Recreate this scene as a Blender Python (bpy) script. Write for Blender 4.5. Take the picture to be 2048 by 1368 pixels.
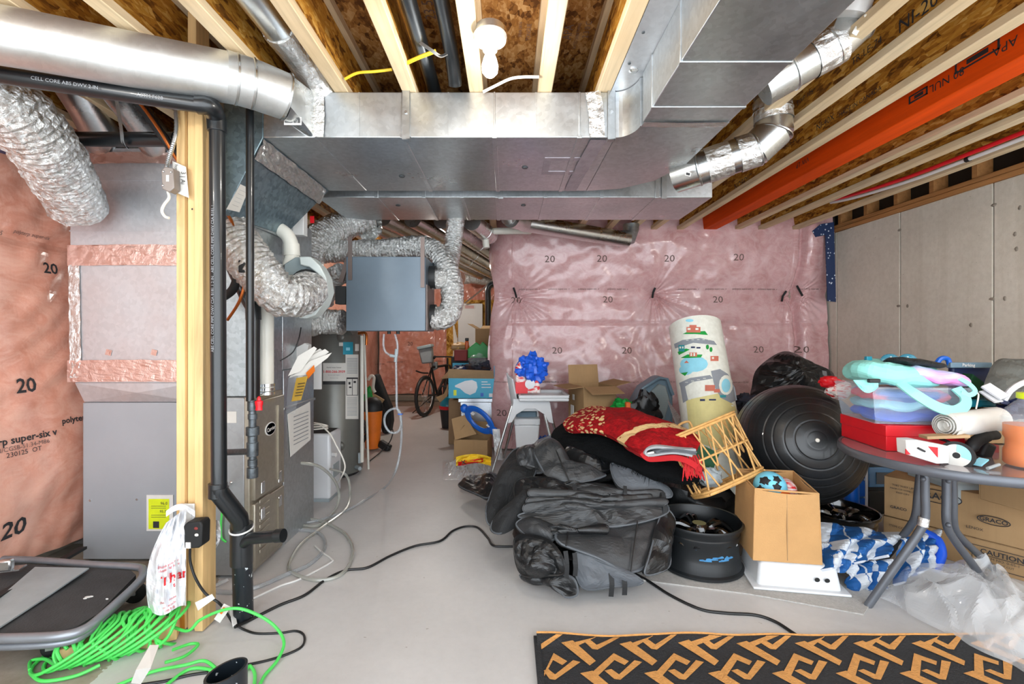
import bpy, bmesh, math, random
from mathutils import Vector, Matrix, noise

for _o in list(bpy.data.objects): bpy.data.objects.remove(_o)
SC = bpy.context.scene
COL = SC.collection
R = math.radians
PI = math.pi
# ---------------------------------------------------------------- camera
F, CX, CY, CH = 950.0, 1015.0, 672.0, 1.22      # focal length (px), vanishing point of the joists, eye height
cam = bpy.data.cameras.new('camera'); cam.sensor_width = 36.0; cam.lens = F / 2048 * 36
cam.shift_x = (1024 - CX) / 2048; cam.shift_y = (CY - 684) / 2048
cam.clip_start = 0.05
camo = bpy.data.objects.new('camera', cam); COL.objects.link(camo)
camo.location = (0, 0, CH); camo.rotation_euler = (R(90), 0, 0)
SC.camera = camo
# ---------------------------------------------------------------- world and exposure
wd = bpy.data.worlds.new('world'); SC.world = wd; wd.use_nodes = True
wd.node_tree.nodes['Background'].inputs[0].default_value = (0.88, 0.94, 1.0, 1)
wd.node_tree.nodes['Background'].inputs[1].default_value = 3.1
vs = SC.view_settings
vs.view_transform = 'Standard'; vs.look = 'None'; vs.gamma = 1.0; vs.use_curve_mapping = False
vs.exposure = 0.74
BULB_W = 16.0
# ---------------------------------------------------------------- helpers
def V(*a): return Vector(a)
def W(px, py, D): return Vector(((px - CX) / F * D, D, CH - (py - CY) / F * D))
def G(px, py, z=0.0):
    D = (CH - z) * F / (py - CY)
    return W(px, py, D)
def fz(y, D): return CH - (y - CY) / F * D
def fx(x, D): return (x - CX) / F * D
def nz(x, y, z, s=1.0): return noise.noise(Vector((x * s, y * s, z * s)))
def fb(x, y, z, s=1.0, o=4): return noise.fractal(Vector((x * s, y * s, z * s)), 0.6, 2.0, o)

class MB:
    def __init__(s): s.v = []; s.f = []; s.a = []
    def add(s, vs, fs, at=None):
        o = len(s.v)
        s.v += [Vector(p) for p in vs]; s.f += [tuple(i + o for i in f) for f in fs]
        if at is not None: s.a += list(at)
        return s
    def box(s, c, d, M=None):
        x, y, z = d[0] / 2, d[1] / 2, d[2] / 2
        p = [V(a, b, e) for e in (-z, z) for b in (-y, y) for a in (-x, x)]
        c = Vector(c)
        p = [(M @ q if M else q) + c for q in p]
        return s.add(p, [(0, 2, 3, 1), (4, 5, 7, 6), (0, 1, 5, 4), (2, 6, 7, 3), (0, 4, 6, 2), (1, 3, 7, 5)])
    def bb(s, x0, x1, y0, y1, z0, z1):
        return s.box(((x0 + x1) / 2, (y0 + y1) / 2, (z0 + z1) / 2), (abs(x1 - x0), abs(y1 - y0), abs(z1 - z0)))
    def bpx(s, x0, y0, x1, y1, D, th):     # axis-aligned box whose front face covers a pixel rectangle at distance D
        a = W(x0, y0, D); b = W(x1, y1, D)
        return s.bb(a.x, b.x, D, D + th, b.z, a.z)
    def bar(s, a, b, w, h, up=(0, 0, 1)):
        a = Vector(a); b = Vector(b); t = (b - a).normalized(); u = Vector(up)
        if abs(t.dot(u)) > .97: u = V(0, 1, 0)
        x = t.cross(u).normalized(); u = x.cross(t)
        p = [q + x * (i * w / 2) + u * (j * h / 2) for q in (a, b) for i, j in ((-1, -1), (1, -1), (1, 1), (-1, 1))]
        return s.add(p, [(0, 1, 2, 3), (7, 6, 5, 4), (0, 4, 5, 1), (1, 5, 6, 2), (2, 6, 7, 3), (3, 7, 4, 0)])
    def tube(s, pts, r, n=10, cap=True, closed=False, rf=None):
        P = [Vector(p) for p in pts]; m = len(P)
        T = []
        for i in range(m):
            if closed: t = P[(i + 1) % m] - P[i - 1]
            else: t = P[min(i + 1, m - 1)] - P[max(i - 1, 0)]
            T.append(t.normalized() if t.length > 1e-9 else V(0, 0, 1))
        u = T[0].orthogonal().normalized()
        if abs(T[0].z) < .95: u = (V(0, 0, 1) - T[0] * T[0].z).normalized()
        vs = []; fs = []
        for i in range(m):
            u = (u - T[i] * u.dot(T[i])).normalized(); w = T[i].cross(u)
            for k in range(n):
                a = 2 * PI * k / n
                rr = rf(i, a) if rf else (r[i] if isinstance(r, (list, tuple)) else r)
                vs.append(P[i] + (u * math.cos(a) + w * math.sin(a)) * rr)
        for i in range(m if closed else m - 1):
            j = (i + 1) % m
            for k in range(n):
                l = (k + 1) % n
                fs.append((i * n + k, i * n + l, j * n + l, j * n + k))
        if cap and not closed:
            fs.append(tuple(range(n - 1, -1, -1))); fs.append(tuple((m - 1) * n + k for k in range(n)))
        return s.add(vs, fs)
    def lathe(s, prof, M=None, n=24, c=(0, 0, 0), caps=True):
        c = Vector(c); vs = []; fs = []; m = len(prof)
        for r, z in prof:
            for k in range(n):
                a = 2 * PI * k / n; q = V(r * math.cos(a), r * math.sin(a), z)
                vs.append((M @ q if M else q) + c)
        for i in range(m - 1):
            for k in range(n):
                l = (k + 1) % n
                fs.append((i * n + k, i * n + l, (i + 1) * n + l, (i + 1) * n + k))
        if caps:
            if prof[0][0] > 1e-4: fs.append(tuple(range(n - 1, -1, -1)))
            if prof[-1][0] > 1e-4: fs.append(tuple((m - 1) * n + k for k in range(n)))
        return s.add(vs, fs)
    def prism(s, poly, z0, z1, M=None, c=(0, 0, 0)):
        c = Vector(c); n = len(poly)
        vs = [V(x, y, z) for z in (z0, z1) for x, y in poly]
        vs = [(M @ q if M else q) + c for q in vs]
        fs = [tuple(range(n - 1, -1, -1)), tuple(range(n, 2 * n))]
        fs += [(i, (i + 1) % n, n + (i + 1) % n, n + i) for i in range(n)]
        return s.add(vs, fs)
    def grid(s, fn, nu, nv, cu=False, cv=False, uv=False):
        vs = []; at = []
        for j in range(nv):
            for i in range(nu):
                u = i / (nu if cu else nu - 1); v = j / (nv if cv else nv - 1)
                vs.append(fn(u, v))
                if uv: at.append((u, v, 0))
        fs = []
        for j in range(nv if cv else nv - 1):
            for i in range(nu if cu else nu - 1):
                a = i; b = (i + 1) % nu; c = j; d = (j + 1) % nv
                fs.append((c * nu + a, c * nu + b, d * nu + b, d * nu + a))
        return s.add(vs, fs, at if uv else None)
    def ball(s, c, r, n=20, m=12, f=None, M=None):
        c = Vector(c)
        if not isinstance(r, (tuple, list)): r = (r, r, r)
        vs = []; fs = []
        for j in range(m + 1):
            t = PI * j / m
            for i in range(n):
                a = 2 * PI * i / n
                q = V(math.sin(t) * math.cos(a), math.sin(t) * math.sin(a), math.cos(t))
                k = f(q) if f else 1.0
                q = V(q.x * r[0], q.y * r[1], q.z * r[2]) * k
                vs.append((M @ q if M else q) + c)
        for j in range(m):
            for i in range(n):
                l = (i + 1) % n
                fs.append((j * n + i, (j + 1) * n + i, (j + 1) * n + l, j * n + l))
        return s.add(vs, fs)
    def xf(s, M):
        s.v = [M @ p for p in s.v]; return s

def spline(pts, k=8, closed=False):
    P = [Vector(p) for p in pts]; n = len(P); out = []
    rng = n if closed else n - 1
    for i in range(rng):
        if closed: a, b, c, d = P[i - 1], P[i], P[(i + 1) % n], P[(i + 2) % n]
        else: a, b, c, d = P[max(i - 1, 0)], P[i], P[i + 1], P[min(i + 2, n - 1)]
        for j in range(k):
            t = j / k
            out.append(.5 * ((2 * b) + (c - a) * t + (2 * a - 5 * b + 4 * c - d) * t * t + (3 * b - a - 3 * c + d) * t ** 3))
    if not closed: out.append(P[-1])
    return out

def rotm(z=0, x=0, y=0):
    return (Matrix.Rotation(R(z), 3, 'Z') @ Matrix.Rotation(R(y), 3, 'Y') @ Matrix.Rotation(R(x), 3, 'X'))
def basis(xa, ya):
    xa = Vector(xa).normalized(); ya = Vector(ya); za = xa.cross(ya).normalized(); ya = za.cross(xa)
    return Matrix((xa, ya, za)).transposed()

def tag(o, label, cat, group=None, kind=None):
    o['label'] = label
    if cat: o['category'] = cat
    if group: o['group'] = group
    if kind: o['kind'] = kind
    return o
def obj(name, mb, mat, parent=None, bevel=0, sharp=40, seg=2, solid=0, sub=0, label=None):
    me = bpy.data.meshes.new(name)
    me.from_pydata([tuple(p) for p in mb.v], [], mb.f)
    if len(mb.a) == len(mb.v) and mb.a:
        at = me.attributes.new('uvp', 'FLOAT_VECTOR', 'POINT')
        for i, q in enumerate(mb.a): at.data[i].vector = q
    bm = bmesh.new(); bm.from_mesh(me)
    if len(bm.verts) < 60000 and not mb.a: bmesh.ops.remove_doubles(bm, verts=bm.verts, dist=1e-5)
    bmesh.ops.recalc_face_normals(bm, faces=bm.faces); bm.to_mesh(me); bm.free()
    if sharp: 
        me.polygons.foreach_set('use_smooth', [True] * len(me.polygons))
        me.set_sharp_from_angle(angle=R(sharp))
    me.materials.append(mats(mat))
    o = bpy.data.objects.new(name, me); COL.objects.link(o)
    if solid:
        m = o.modifiers.new('s', 'SOLIDIFY'); m.thickness = solid; m.offset = 0
    if bevel:
        m = o.modifiers.new('b', 'BEVEL'); m.width = bevel; m.segments = seg; m.limit_method = 'ANGLE'; m.angle_limit = R(40)
    if sub:
        m = o.modifiers.new('u', 'SUBSURF'); m.levels = sub; m.render_levels = sub
    if parent:
        o.parent = parent
        o.matrix_parent_inverse = PINV[parent.name]
    PINV[o.name] = Matrix.Identity(4)
    if label: o['label'] = label
    return o
PINV = {}
def thing(name, label, cat, loc=(0, 0, 0), group=None):
    o = bpy.data.objects.new(name, None); COL.objects.link(o); o.location = loc
    o.empty_display_size = .05
    PINV[o.name] = Matrix.Translation(Vector(loc)).inverted()
    return tag(o, label, cat, group)
def solo(name, mb, mat, label, cat, group=None, **k):
    return tag(obj(name, mb, mat, **k), label, cat, group)
def struct(name, mb, mat, label=None, cat=None, **k):
    o = obj(name, mb, mat, **k); o['kind'] = 'structure'
    if label: o['label'] = label
    if cat: o['category'] = cat
    return o
def dup(root, off, label=None, parent=None):
    c = root.copy(); COL.objects.link(c)
    if parent is None: c.location = root.location + Vector(off)
    else: c.parent = parent
    PINV[c.name] = Matrix.Identity(4)
    if label: c['label'] = label
    for ch in list(root.children): dup(ch, (0, 0, 0), parent=c)
    return c

_TX = {}
def text_mesh(sx, bold=False):
    key = (sx, bold)
    if key not in _TX:
        cu = bpy.data.curves.new('t', 'FONT'); cu.body = sx; cu.size = 1.0; cu.resolution_u = 2
        cu.align_x = 'CENTER'; cu.align_y = 'CENTER'
        if bold: cu.offset = 0.02
        o = bpy.data.objects.new('t', cu)
        me = o.to_mesh()
        _TX[key] = ([v.co.copy() for v in me.vertices], [tuple(p.vertices) for p in me.polygons])
        o.to_mesh_clear(); bpy.data.objects.remove(o); bpy.data.curves.remove(cu)
    return _TX[key]
def lettering(sx, size, o, xd, yd, mat, parent, bold=False, fn=None, lift=.0012, stretch=1.0, name='lettering'):
    vs, fs = text_mesh(sx, bold)
    if not fs: return None
    o = Vector(o); xd = Vector(xd).normalized(); yd = Vector(yd).normalized(); n = xd.cross(yd)
    mb = MB()
    if fn: mb.add([fn(v.x * size * stretch, v.y * size) for v in vs], fs)
    else: mb.add([o + xd * (v.x * size * stretch) + yd * (v.y * size) + n * lift for v in vs], fs)
    return obj(name, mb, mat, parent, sharp=0)

# ---------------------------------------------------------------- materials
_M = {}
def srgb(h):
    h = h.lstrip('#'); c = [int(h[i:i + 2], 16) / 255 for i in (0, 2, 4)]
    return tuple(x / 12.92 if x <= .04045 else ((x + .055) / 1.055) ** 2.4 for x in c)
class N:
    def __init__(s, name):
        s.m = bpy.data.materials.new(name); s.m.use_nodes = True
        s.t = s.m.node_tree; s.b = s.t.nodes['Principled BSDF']
    def n(s, ty, **k):
        d = s.t.nodes.new(ty)
        for a, b in k.items():
            if a.startswith('i_'):
                i = a[2:]; d.inputs[int(i) if i.isdigit() else i.replace('_', ' ')].default_value = b
            else: setattr(d, a, b)
        return d
    def l(s, a, b): s.t.links.new(a, b)
    def co(s, kind='Object', scale=(1, 1, 1), rot=(0, 0, 0)):
        c = s.n('ShaderNodeTexCoord'); m = s.n('ShaderNodeMapping')
        m.inputs['Scale'].default_value = scale; m.inputs['Rotation'].default_value = rot
        s.l(c.outputs[kind], m.inputs[0]); return m.outputs[0]
    def noise(s, vec, sc, det=4, rough=.6, dist=0):
        d = s.n('ShaderNodeTexNoise', i_Scale=sc, i_Detail=det, i_Roughness=rough, i_Distortion=dist)
        s.l(vec, d.inputs['Vector']); return d.outputs[0]
    def ramp(s, fac, stops, interp='LINEAR'):
        d = s.n('ShaderNodeValToRGB'); d.color_ramp.interpolation = interp
        e = d.color_ramp.elements
        while len(e) < len(stops): e.new(.5)
        for q, (p, c) in zip(e, stops):
            q.position = p; q.color = tuple(c) + (1,) if len(c) == 3 else c
        s.l(fac, d.inputs[0]); return d.outputs[0]
    def mix(s, fac, a, b, mode='MIX'):
        d = s.n('ShaderNodeMix', data_type='RGBA', blend_type=mode)
        for i, q in ((0, fac), (6, a), (7, b)):
            if isinstance(q, (int, float)): d.inputs[i].default_value = q
            elif isinstance(q, tuple): d.inputs[i].default_value = q + (1,) if len(q) == 3 else q
            else: s.l(q, d.inputs[i])
        return d.outputs[2]
    def math(s, op, a, b=0.0, c=None):
        d = s.n('ShaderNodeMath', operation=op)
        for i, q in enumerate((a, b) if c is None else (a, b, c)):
            if isinstance(q, (int, float)): d.inputs[i].default_value = q
            else: s.l(q, d.inputs[i])
        return d.outputs[0]
    def bump(s, h, st=.3, dist=.01, chain=None):
        d = s.n('ShaderNodeBump', i_Strength=st, i_Distance=dist); s.l(h, d.inputs['Height'])
        if chain: s.l(chain, d.inputs['Normal'])
        s.l(d.outputs[0], s.b.inputs['Normal']); return d.outputs[0]
    def set(s, **k):
        for a, q in k.items():
            i = s.b.inputs[a.replace('_', ' ')]
            if isinstance(q, tuple) and len(q) == 3: q = q + (1,)
            if hasattr(q, 'is_linked'): s.l(q, i)
            else: i.default_value = q
        return s
def dk(c, f): return tuple(x * f for x in c)
def plain(name, hexc, rough=.5, metal=0, var=.12, sc=6, bump=0, bsc=60, spec=.5, coat=0, alpha=1, trans=0, scale=(1, 1, 1), emit=0, sheen=0):
    n = N(name); c = srgb(hexc)
    vec = n.co('Object', scale)
    f = n.noise(vec, sc, 5, .65)
    col = n.ramp(f, [(.3, dk(c, 1 - var)), (.7, tuple(min(1, x * (1 + var)) for x in c))])
    n.set(Base_Color=col, Roughness=rough, Metallic=metal, Specular_IOR_Level=spec, Coat_Weight=coat, Alpha=alpha, Transmission_Weight=trans)
    if sheen: n.set(Sheen_Weight=sheen)
    if emit: n.set(Emission_Color=c, Emission_Strength=emit)
    if bump: n.bump(n.noise(vec, bsc, 4, .6), bump, .01)
    return n.m
def m_wood(name, hexc, axis=1, rough=.7):
    n = N(name); c = srgb(hexc); sc = [28, 28, 28]; sc[axis] = 1.6
    vec = n.co('Object', tuple(sc)); f = n.noise(vec, 1.0, 6, .62, .6)
    col = n.ramp(f, [(.25, dk(c, .62)), (.5, c), (.75, tuple(min(1, x * 1.22) for x in c))])
    v2 = n.co('Object'); k = n.noise(v2, 2.2, 3)
    col = n.mix(n.ramp(k, [(.35, (0, 0, 0)), (.75, (.55, .55, .55))]), col, tuple(x * y for x, y in zip(c, (.86, .72, .55))))
    n.set(Base_Color=col, Roughness=rough, Specular_IOR_Level=.25); n.bump(f, .25, .004); return n.m
def m_osb(name, cols, scale=(14, 5, 14), rough=.75):
    n = N(name); vec = n.co('Object', scale)
    d = n.n('ShaderNodeTexNoise', i_Scale=.9, i_Detail=2.0); n.l(vec, d.inputs['Vector'])
    w = n.mix(.22, vec, d.outputs['Color'], 'ADD')
    v = n.n('ShaderNodeTexVoronoi', i_Scale=1.3, i_Randomness=1.0); n.l(w, v.inputs['Vector'])
    s = n.n('ShaderNodeSeparateColor'); n.l(v.outputs['Color'], s.inputs[0])
    v2 = n.n('ShaderNodeTexVoronoi', i_Scale=3.1); n.l(w, v2.inputs['Vector'])
    s2 = n.n('ShaderNodeSeparateColor'); n.l(v2.outputs['Color'], s2.inputs[0])
    f = n.math('ADD', n.math('MULTIPLY', s.outputs[0], .6), n.math('MULTIPLY', s2.outputs[1], .4))
    cs = [srgb(h) for h in cols]; k = len(cs) - 1
    col = n.ramp(f, [(.12 + .76 * i / k, c) for i, c in enumerate(cs)])
    g = n.noise(n.co('Object', (90, 9, 90)), 1, 3)
    col = n.mix(.35, col, n.ramp(g, [(.3, (.45, .35, .25)), (.7, (1, 1, 1))]), 'MULTIPLY')
    n.set(Base_Color=col, Roughness=rough, Specular_IOR_Level=.2); n.bump(f, .5, .004); return n.m
def m_galv(name, hexc, rough=.32, sp=.08, metal=.92, bump=.06):
    n = N(name); c = srgb(hexc); vec = n.co('Object')
    v = n.n('ShaderNodeTexVoronoi', i_Scale=55.0); n.l(vec, v.inputs['Vector'])
    s = n.n('ShaderNodeSeparateColor'); n.l(v.outputs['Color'], s.inputs[0])
    col = n.ramp(s.outputs[0], [(0, dk(c, 1 - sp)), (1, tuple(min(1, x * (1 + sp)) for x in c))])
    f = n.noise(vec, 3.0, 5, .65)
    n.set(Base_Color=col, Metallic=metal, Roughness=n.ramp(f, [(.3, (rough * .75,) * 3), (.7, (rough * 1.35,) * 3)]))
    n.bump(n.noise(vec, 2.5, 2), bump, .03); return n.m
def m_foil(name, hexc='#d9dad8', rough=.2, st=.7, sc=26):
    n = N(name); c = srgb(hexc); vec = n.co('Object')
    d = n.n('ShaderNodeTexVoronoi', i_Scale=float(sc), feature='DISTANCE_TO_EDGE'); n.l(n.mix(.12, vec, vec), d.inputs['Vector'])
    f = n.noise(vec, sc * 1.3, 5, .75, 1.5)
    n.set(Base_Color=c, Metallic=.95, Roughness=rough)
    b = n.bump(f, st, .02); n.bump(d.outputs[0], .35, .01, b); return n.m
def m_pink(name, a, b, c2, coat=.9, rough=.2, bump=.1):
    n = N(name); vec = n.co('Object')
    f = n.noise(vec, 1.7, 8, .68, 1.2); g = n.noise(n.co('Object', (1, 1, 1.4)), 5.5, 7, .7, 2.2)
    col = n.ramp(f, [(.3, srgb(a)), (.52, srgb(b)), (.72, srgb(c2))])
    col = n.mix(n.ramp(g, [(.42, (0, 0, 0)), (.62, (.5, .5, .5))]), col, srgb(c2))
    n.set(Base_Color=col, Roughness=.7, Coat_Weight=coat, Coat_Roughness=rough, Specular_IOR_Level=.3)
    w = n.noise(n.co('Object', (1, 1, 1)), 11, 6, .62, 2.5)
    n.bump(w, bump, .02); return n.m
def m_concrete(name, a, b, stain=None, rough=.8):
    n = N(name); vec = n.co('Object')
    f = n.noise(vec, 1.1, 8, .62, .4); g = n.noise(vec, 26, 6, .7)
    col = n.ramp(f, [(.3, srgb(a)), (.7, srgb(b))])
    col = n.mix(.3, col, n.ramp(g, [(.35, (.7, .68, .65)), (.6, (1, 1, 1))]), 'MULTIPLY')
    st = n.noise(n.co('Object', (1, 7, .35)), 1.0, 6, .6)
    col = n.mix(n.ramp(st, [(.52, (0, 0, 0)), (.72, (.4, .4, .4))]), col, srgb(stain or a))
    sp = n.noise(vec, 60, 2); col = n.mix(n.ramp(sp, [(.70, (0, 0, 0)), (.76, (.6, .6, .6))]), col, srgb('#5d5648'))
    n.set(Base_Color=col, Roughness=rough, Specular_IOR_Level=.25); n.bump(g, .22, .005); return n.m
def m_floor(name):
    n = N(name); vec = n.co('Object')
    f = n.noise(vec, 1.6, 7, .6); g = n.noise(vec, 30, 5, .7)
    paint = n.ramp(f, [(.3, srgb('#bcbbba')), (.7, srgb('#cac9c8'))])
    paint = n.mix(.12, paint, n.ramp(g, [(.3, (.6, .6, .6)), (.6, (1, 1, 1))]), 'MULTIPLY')
    sp = n.noise(vec, 34, 2, .5); paint = n.mix(n.ramp(sp, [(.73, (0, 0, 0)), (.78, (.7, .7, .7))]), paint, srgb('#8b857c'))
    raw = n.ramp(n.noise(vec, 4.5, 7, .65), [(.28, srgb('#6f675c')), (.5, srgb('#92897b')), (.72, srgb('#a9a094'))])
    s = n.n('ShaderNodeSeparateXYZ'); n.l(vec, s.inputs[0])
    e = n.math('MULTIPLY', n.math('SUBTRACT', n.noise(vec, 3.2, 5, .6), .5), .55)
    # bare slab: along the left wall under the trolley and in a strip at the foot of the far wall
    a = n.math('LESS_THAN', n.math('ADD', n.math('ADD', s.outputs[0], n.math('MULTIPLY', n.math('MAXIMUM', n.math('SUBTRACT', s.outputs[1], 2.45), 0.0), 3.0)), n.math('MULTIPLY', e, .8)), -1.47)
    b = n.math('GREATER_THAN', n.math('ADD', s.outputs[1], n.math('MULTIPLY', e, .6)), 8.25)
    k = n.math('MAXIMUM', a, b)
    n.set(Base_Color=n.mix(k, paint, raw), Roughness=n.ramp(k, [(0, (.42,) * 3), (1, (.85,) * 3)]), Specular_IOR_Level=.35)
    n.bump(n.noise(vec, 14, 6, .6), .07, .01); return n.m
def m_clear(name, hexc='#eef3f6', alpha=.3, rough=.12, bump=.0, sc=20):
    n = N(name); n.set(Base_Color=srgb(hexc), Roughness=rough, Alpha=alpha, Specular_IOR_Level=.8, Coat_Weight=.6, Coat_Roughness=.08)
    if bump: n.bump(n.noise(n.co('Object'), sc, 4, .6), bump, .01)
    return n.m
def m_splat(name, hexc, dots, rough=.35, th=.66):
    n = N(name); vec = n.co('Object'); f = n.noise(vec, 48, 3, .55); g = n.noise(vec, 5, 2)
    k = n.math('MULTIPLY', n.ramp(f, [(th, (0, 0, 0)), (th + .02, (1, 1, 1))]), n.ramp(g, [(.35, (0, 0, 0)), (.5, (1, 1, 1))]))
    n.set(Base_Color=n.mix(k, srgb(hexc), srgb(dots)), Roughness=rough); return n.m
def m_card(name, hexc='#b08d63'):
    n = N(name); c = srgb(hexc); vec = n.co('Object')
    w = n.noise(n.co('Object', (60, 60, 3)), 1, 3); f = n.noise(vec, 4, 5)
    col = n.mix(.3, n.ramp(f, [(.3, dk(c, .88)), (.7, tuple(x * 1.08 for x in c))]), n.ramp(w, [(.3, (.8, .8, .8)), (.7, (1, 1, 1))]), 'MULTIPLY')
    n.set(Base_Color=col, Roughness=.82, Specular_IOR_Level=.2); return n.m
def m_fur(name, hexc, sc=70):
    n = N(name); c = srgb(hexc); vec = n.co('Object'); f = n.noise(vec, sc, 5, .75, 2)
    n.set(Base_Color=n.ramp(f, [(.3, dk(c, .5)), (.75, tuple(min(1, x * 2.2) for x in c))]), Roughness=.95, Specular_IOR_Level=.15)
    n.bump(f, .9, .02); return n.m
def m_rugred(name):
    n = N(name); a = n.n('ShaderNodeAttribute', attribute_name='uvp'); s = n.n('ShaderNodeSeparateXYZ'); n.l(a.outputs['Vector'], s.inputs[0])
    vec = n.co('Object'); red = n.ramp(n.noise(vec, 40, 5, .7), [(.3, srgb('#6e080d')), (.7, srgb('#a80f16'))])
    f = n.math('ADD', n.math('POWER', n.math('ABSOLUTE', s.outputs[0]), 2.0), n.math('POWER', n.math('ABSOLUTE', s.outputs[1]), 2.0))
    f = n.math('ADD', f, n.math('MULTIPLY', n.math('SUBTRACT', n.noise(vec, 16, 3), .5), .25))
    band = n.math('MULTIPLY', n.math('GREATER_THAN', f, .72), n.math('LESS_THAN', f, 1.12))
    vo = n.n('ShaderNodeTexVoronoi', i_Scale=34.0); n.l(vec, vo.inputs['Vector'])
    fl = n.math('MULTIPLY', n.math('LESS_THAN', vo.outputs['Distance'], .40), n.math('LESS_THAN', s.outputs[0], -1.25))
    k = n.math('MAXIMUM', n.math('MULTIPLY', band, n.ramp(n.noise(vec, 30, 3), [(.34, (0, 0, 0)), (.40, (1, 1, 1))])), fl)
    n.set(Base_Color=n.mix(k, red, srgb('#cfae7c')), Roughness=.95, Specular_IOR_Level=.2); n.bump(n.noise(vec, 90, 3), .5, .01); return n.m
def m_textile(name):
    n = N(name); a = n.n('ShaderNodeAttribute', attribute_name='uvp'); s = n.n('ShaderNodeSeparateXYZ'); n.l(a.outputs['Vector'], s.inputs[0])
    u = n.math('MULTIPLY', s.outputs[0], 3.0); v = n.math('MULTIPLY', s.outputs[1], 2.0)
    par = n.math('PINGPONG', n.math('ADD', n.math('FLOOR', v), n.math('MULTIPLY', n.math('LESS_THAN', s.outputs[0], .35), 1.0)), 1.0)
    st = n.math('GREATER_THAN', n.math('FRACT', n.math('ADD', u, n.math('MULTIPLY', par, .5))), .5)
    w = n.n('ShaderNodeTexChecker', i_Scale=190.0); n.l(a.outputs['Vector'], w.inputs[0])
    blue = n.mix(w.outputs['Fac'], srgb('#1566ad'), srgb('#0c3f7a')); wh = n.mix(w.outputs['Fac'], srgb('#d7dbe0'), srgb('#b4bcc6'))
    n.set(Base_Color=n.mix(st, blue, wh), Roughness=.7); n.bump(w.outputs['Fac'], .2, .002); return n.m
def m_mat(name):
    n = N(name); vec = n.co('Object'); g = n.noise(vec, 30, 4, .6)
    n.set(Base_Color=n.ramp(g, [(.3, srgb('#dfe0d4')), (.7, srgb('#eef0e6'))]), Roughness=.4, Coat_Weight=.2); return n.m
def m_swirl(name, stops, sc=5, rough=.4, alpha=1.0):
    n = N(name); f = n.noise(n.co('Object', (.6, 1, 1.6)), sc, 3, .5, 1.2)
    n.set(Base_Color=n.ramp(f, [(p, srgb(h)) for p, h in stops], 'EASE'), Roughness=rough, Alpha=alpha); return n.m
def m_dots(name, base, dot, sc=26, th=.2):
    n = N(name); v = n.n('ShaderNodeTexVoronoi', i_Scale=float(sc)); n.l(n.co('Object'), v.inputs['Vector'])
    n.set(Base_Color=n.mix(n.math('LESS_THAN', v.outputs['Distance'], th), srgb(base), srgb(dot)), Roughness=.45); return n.m

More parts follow.
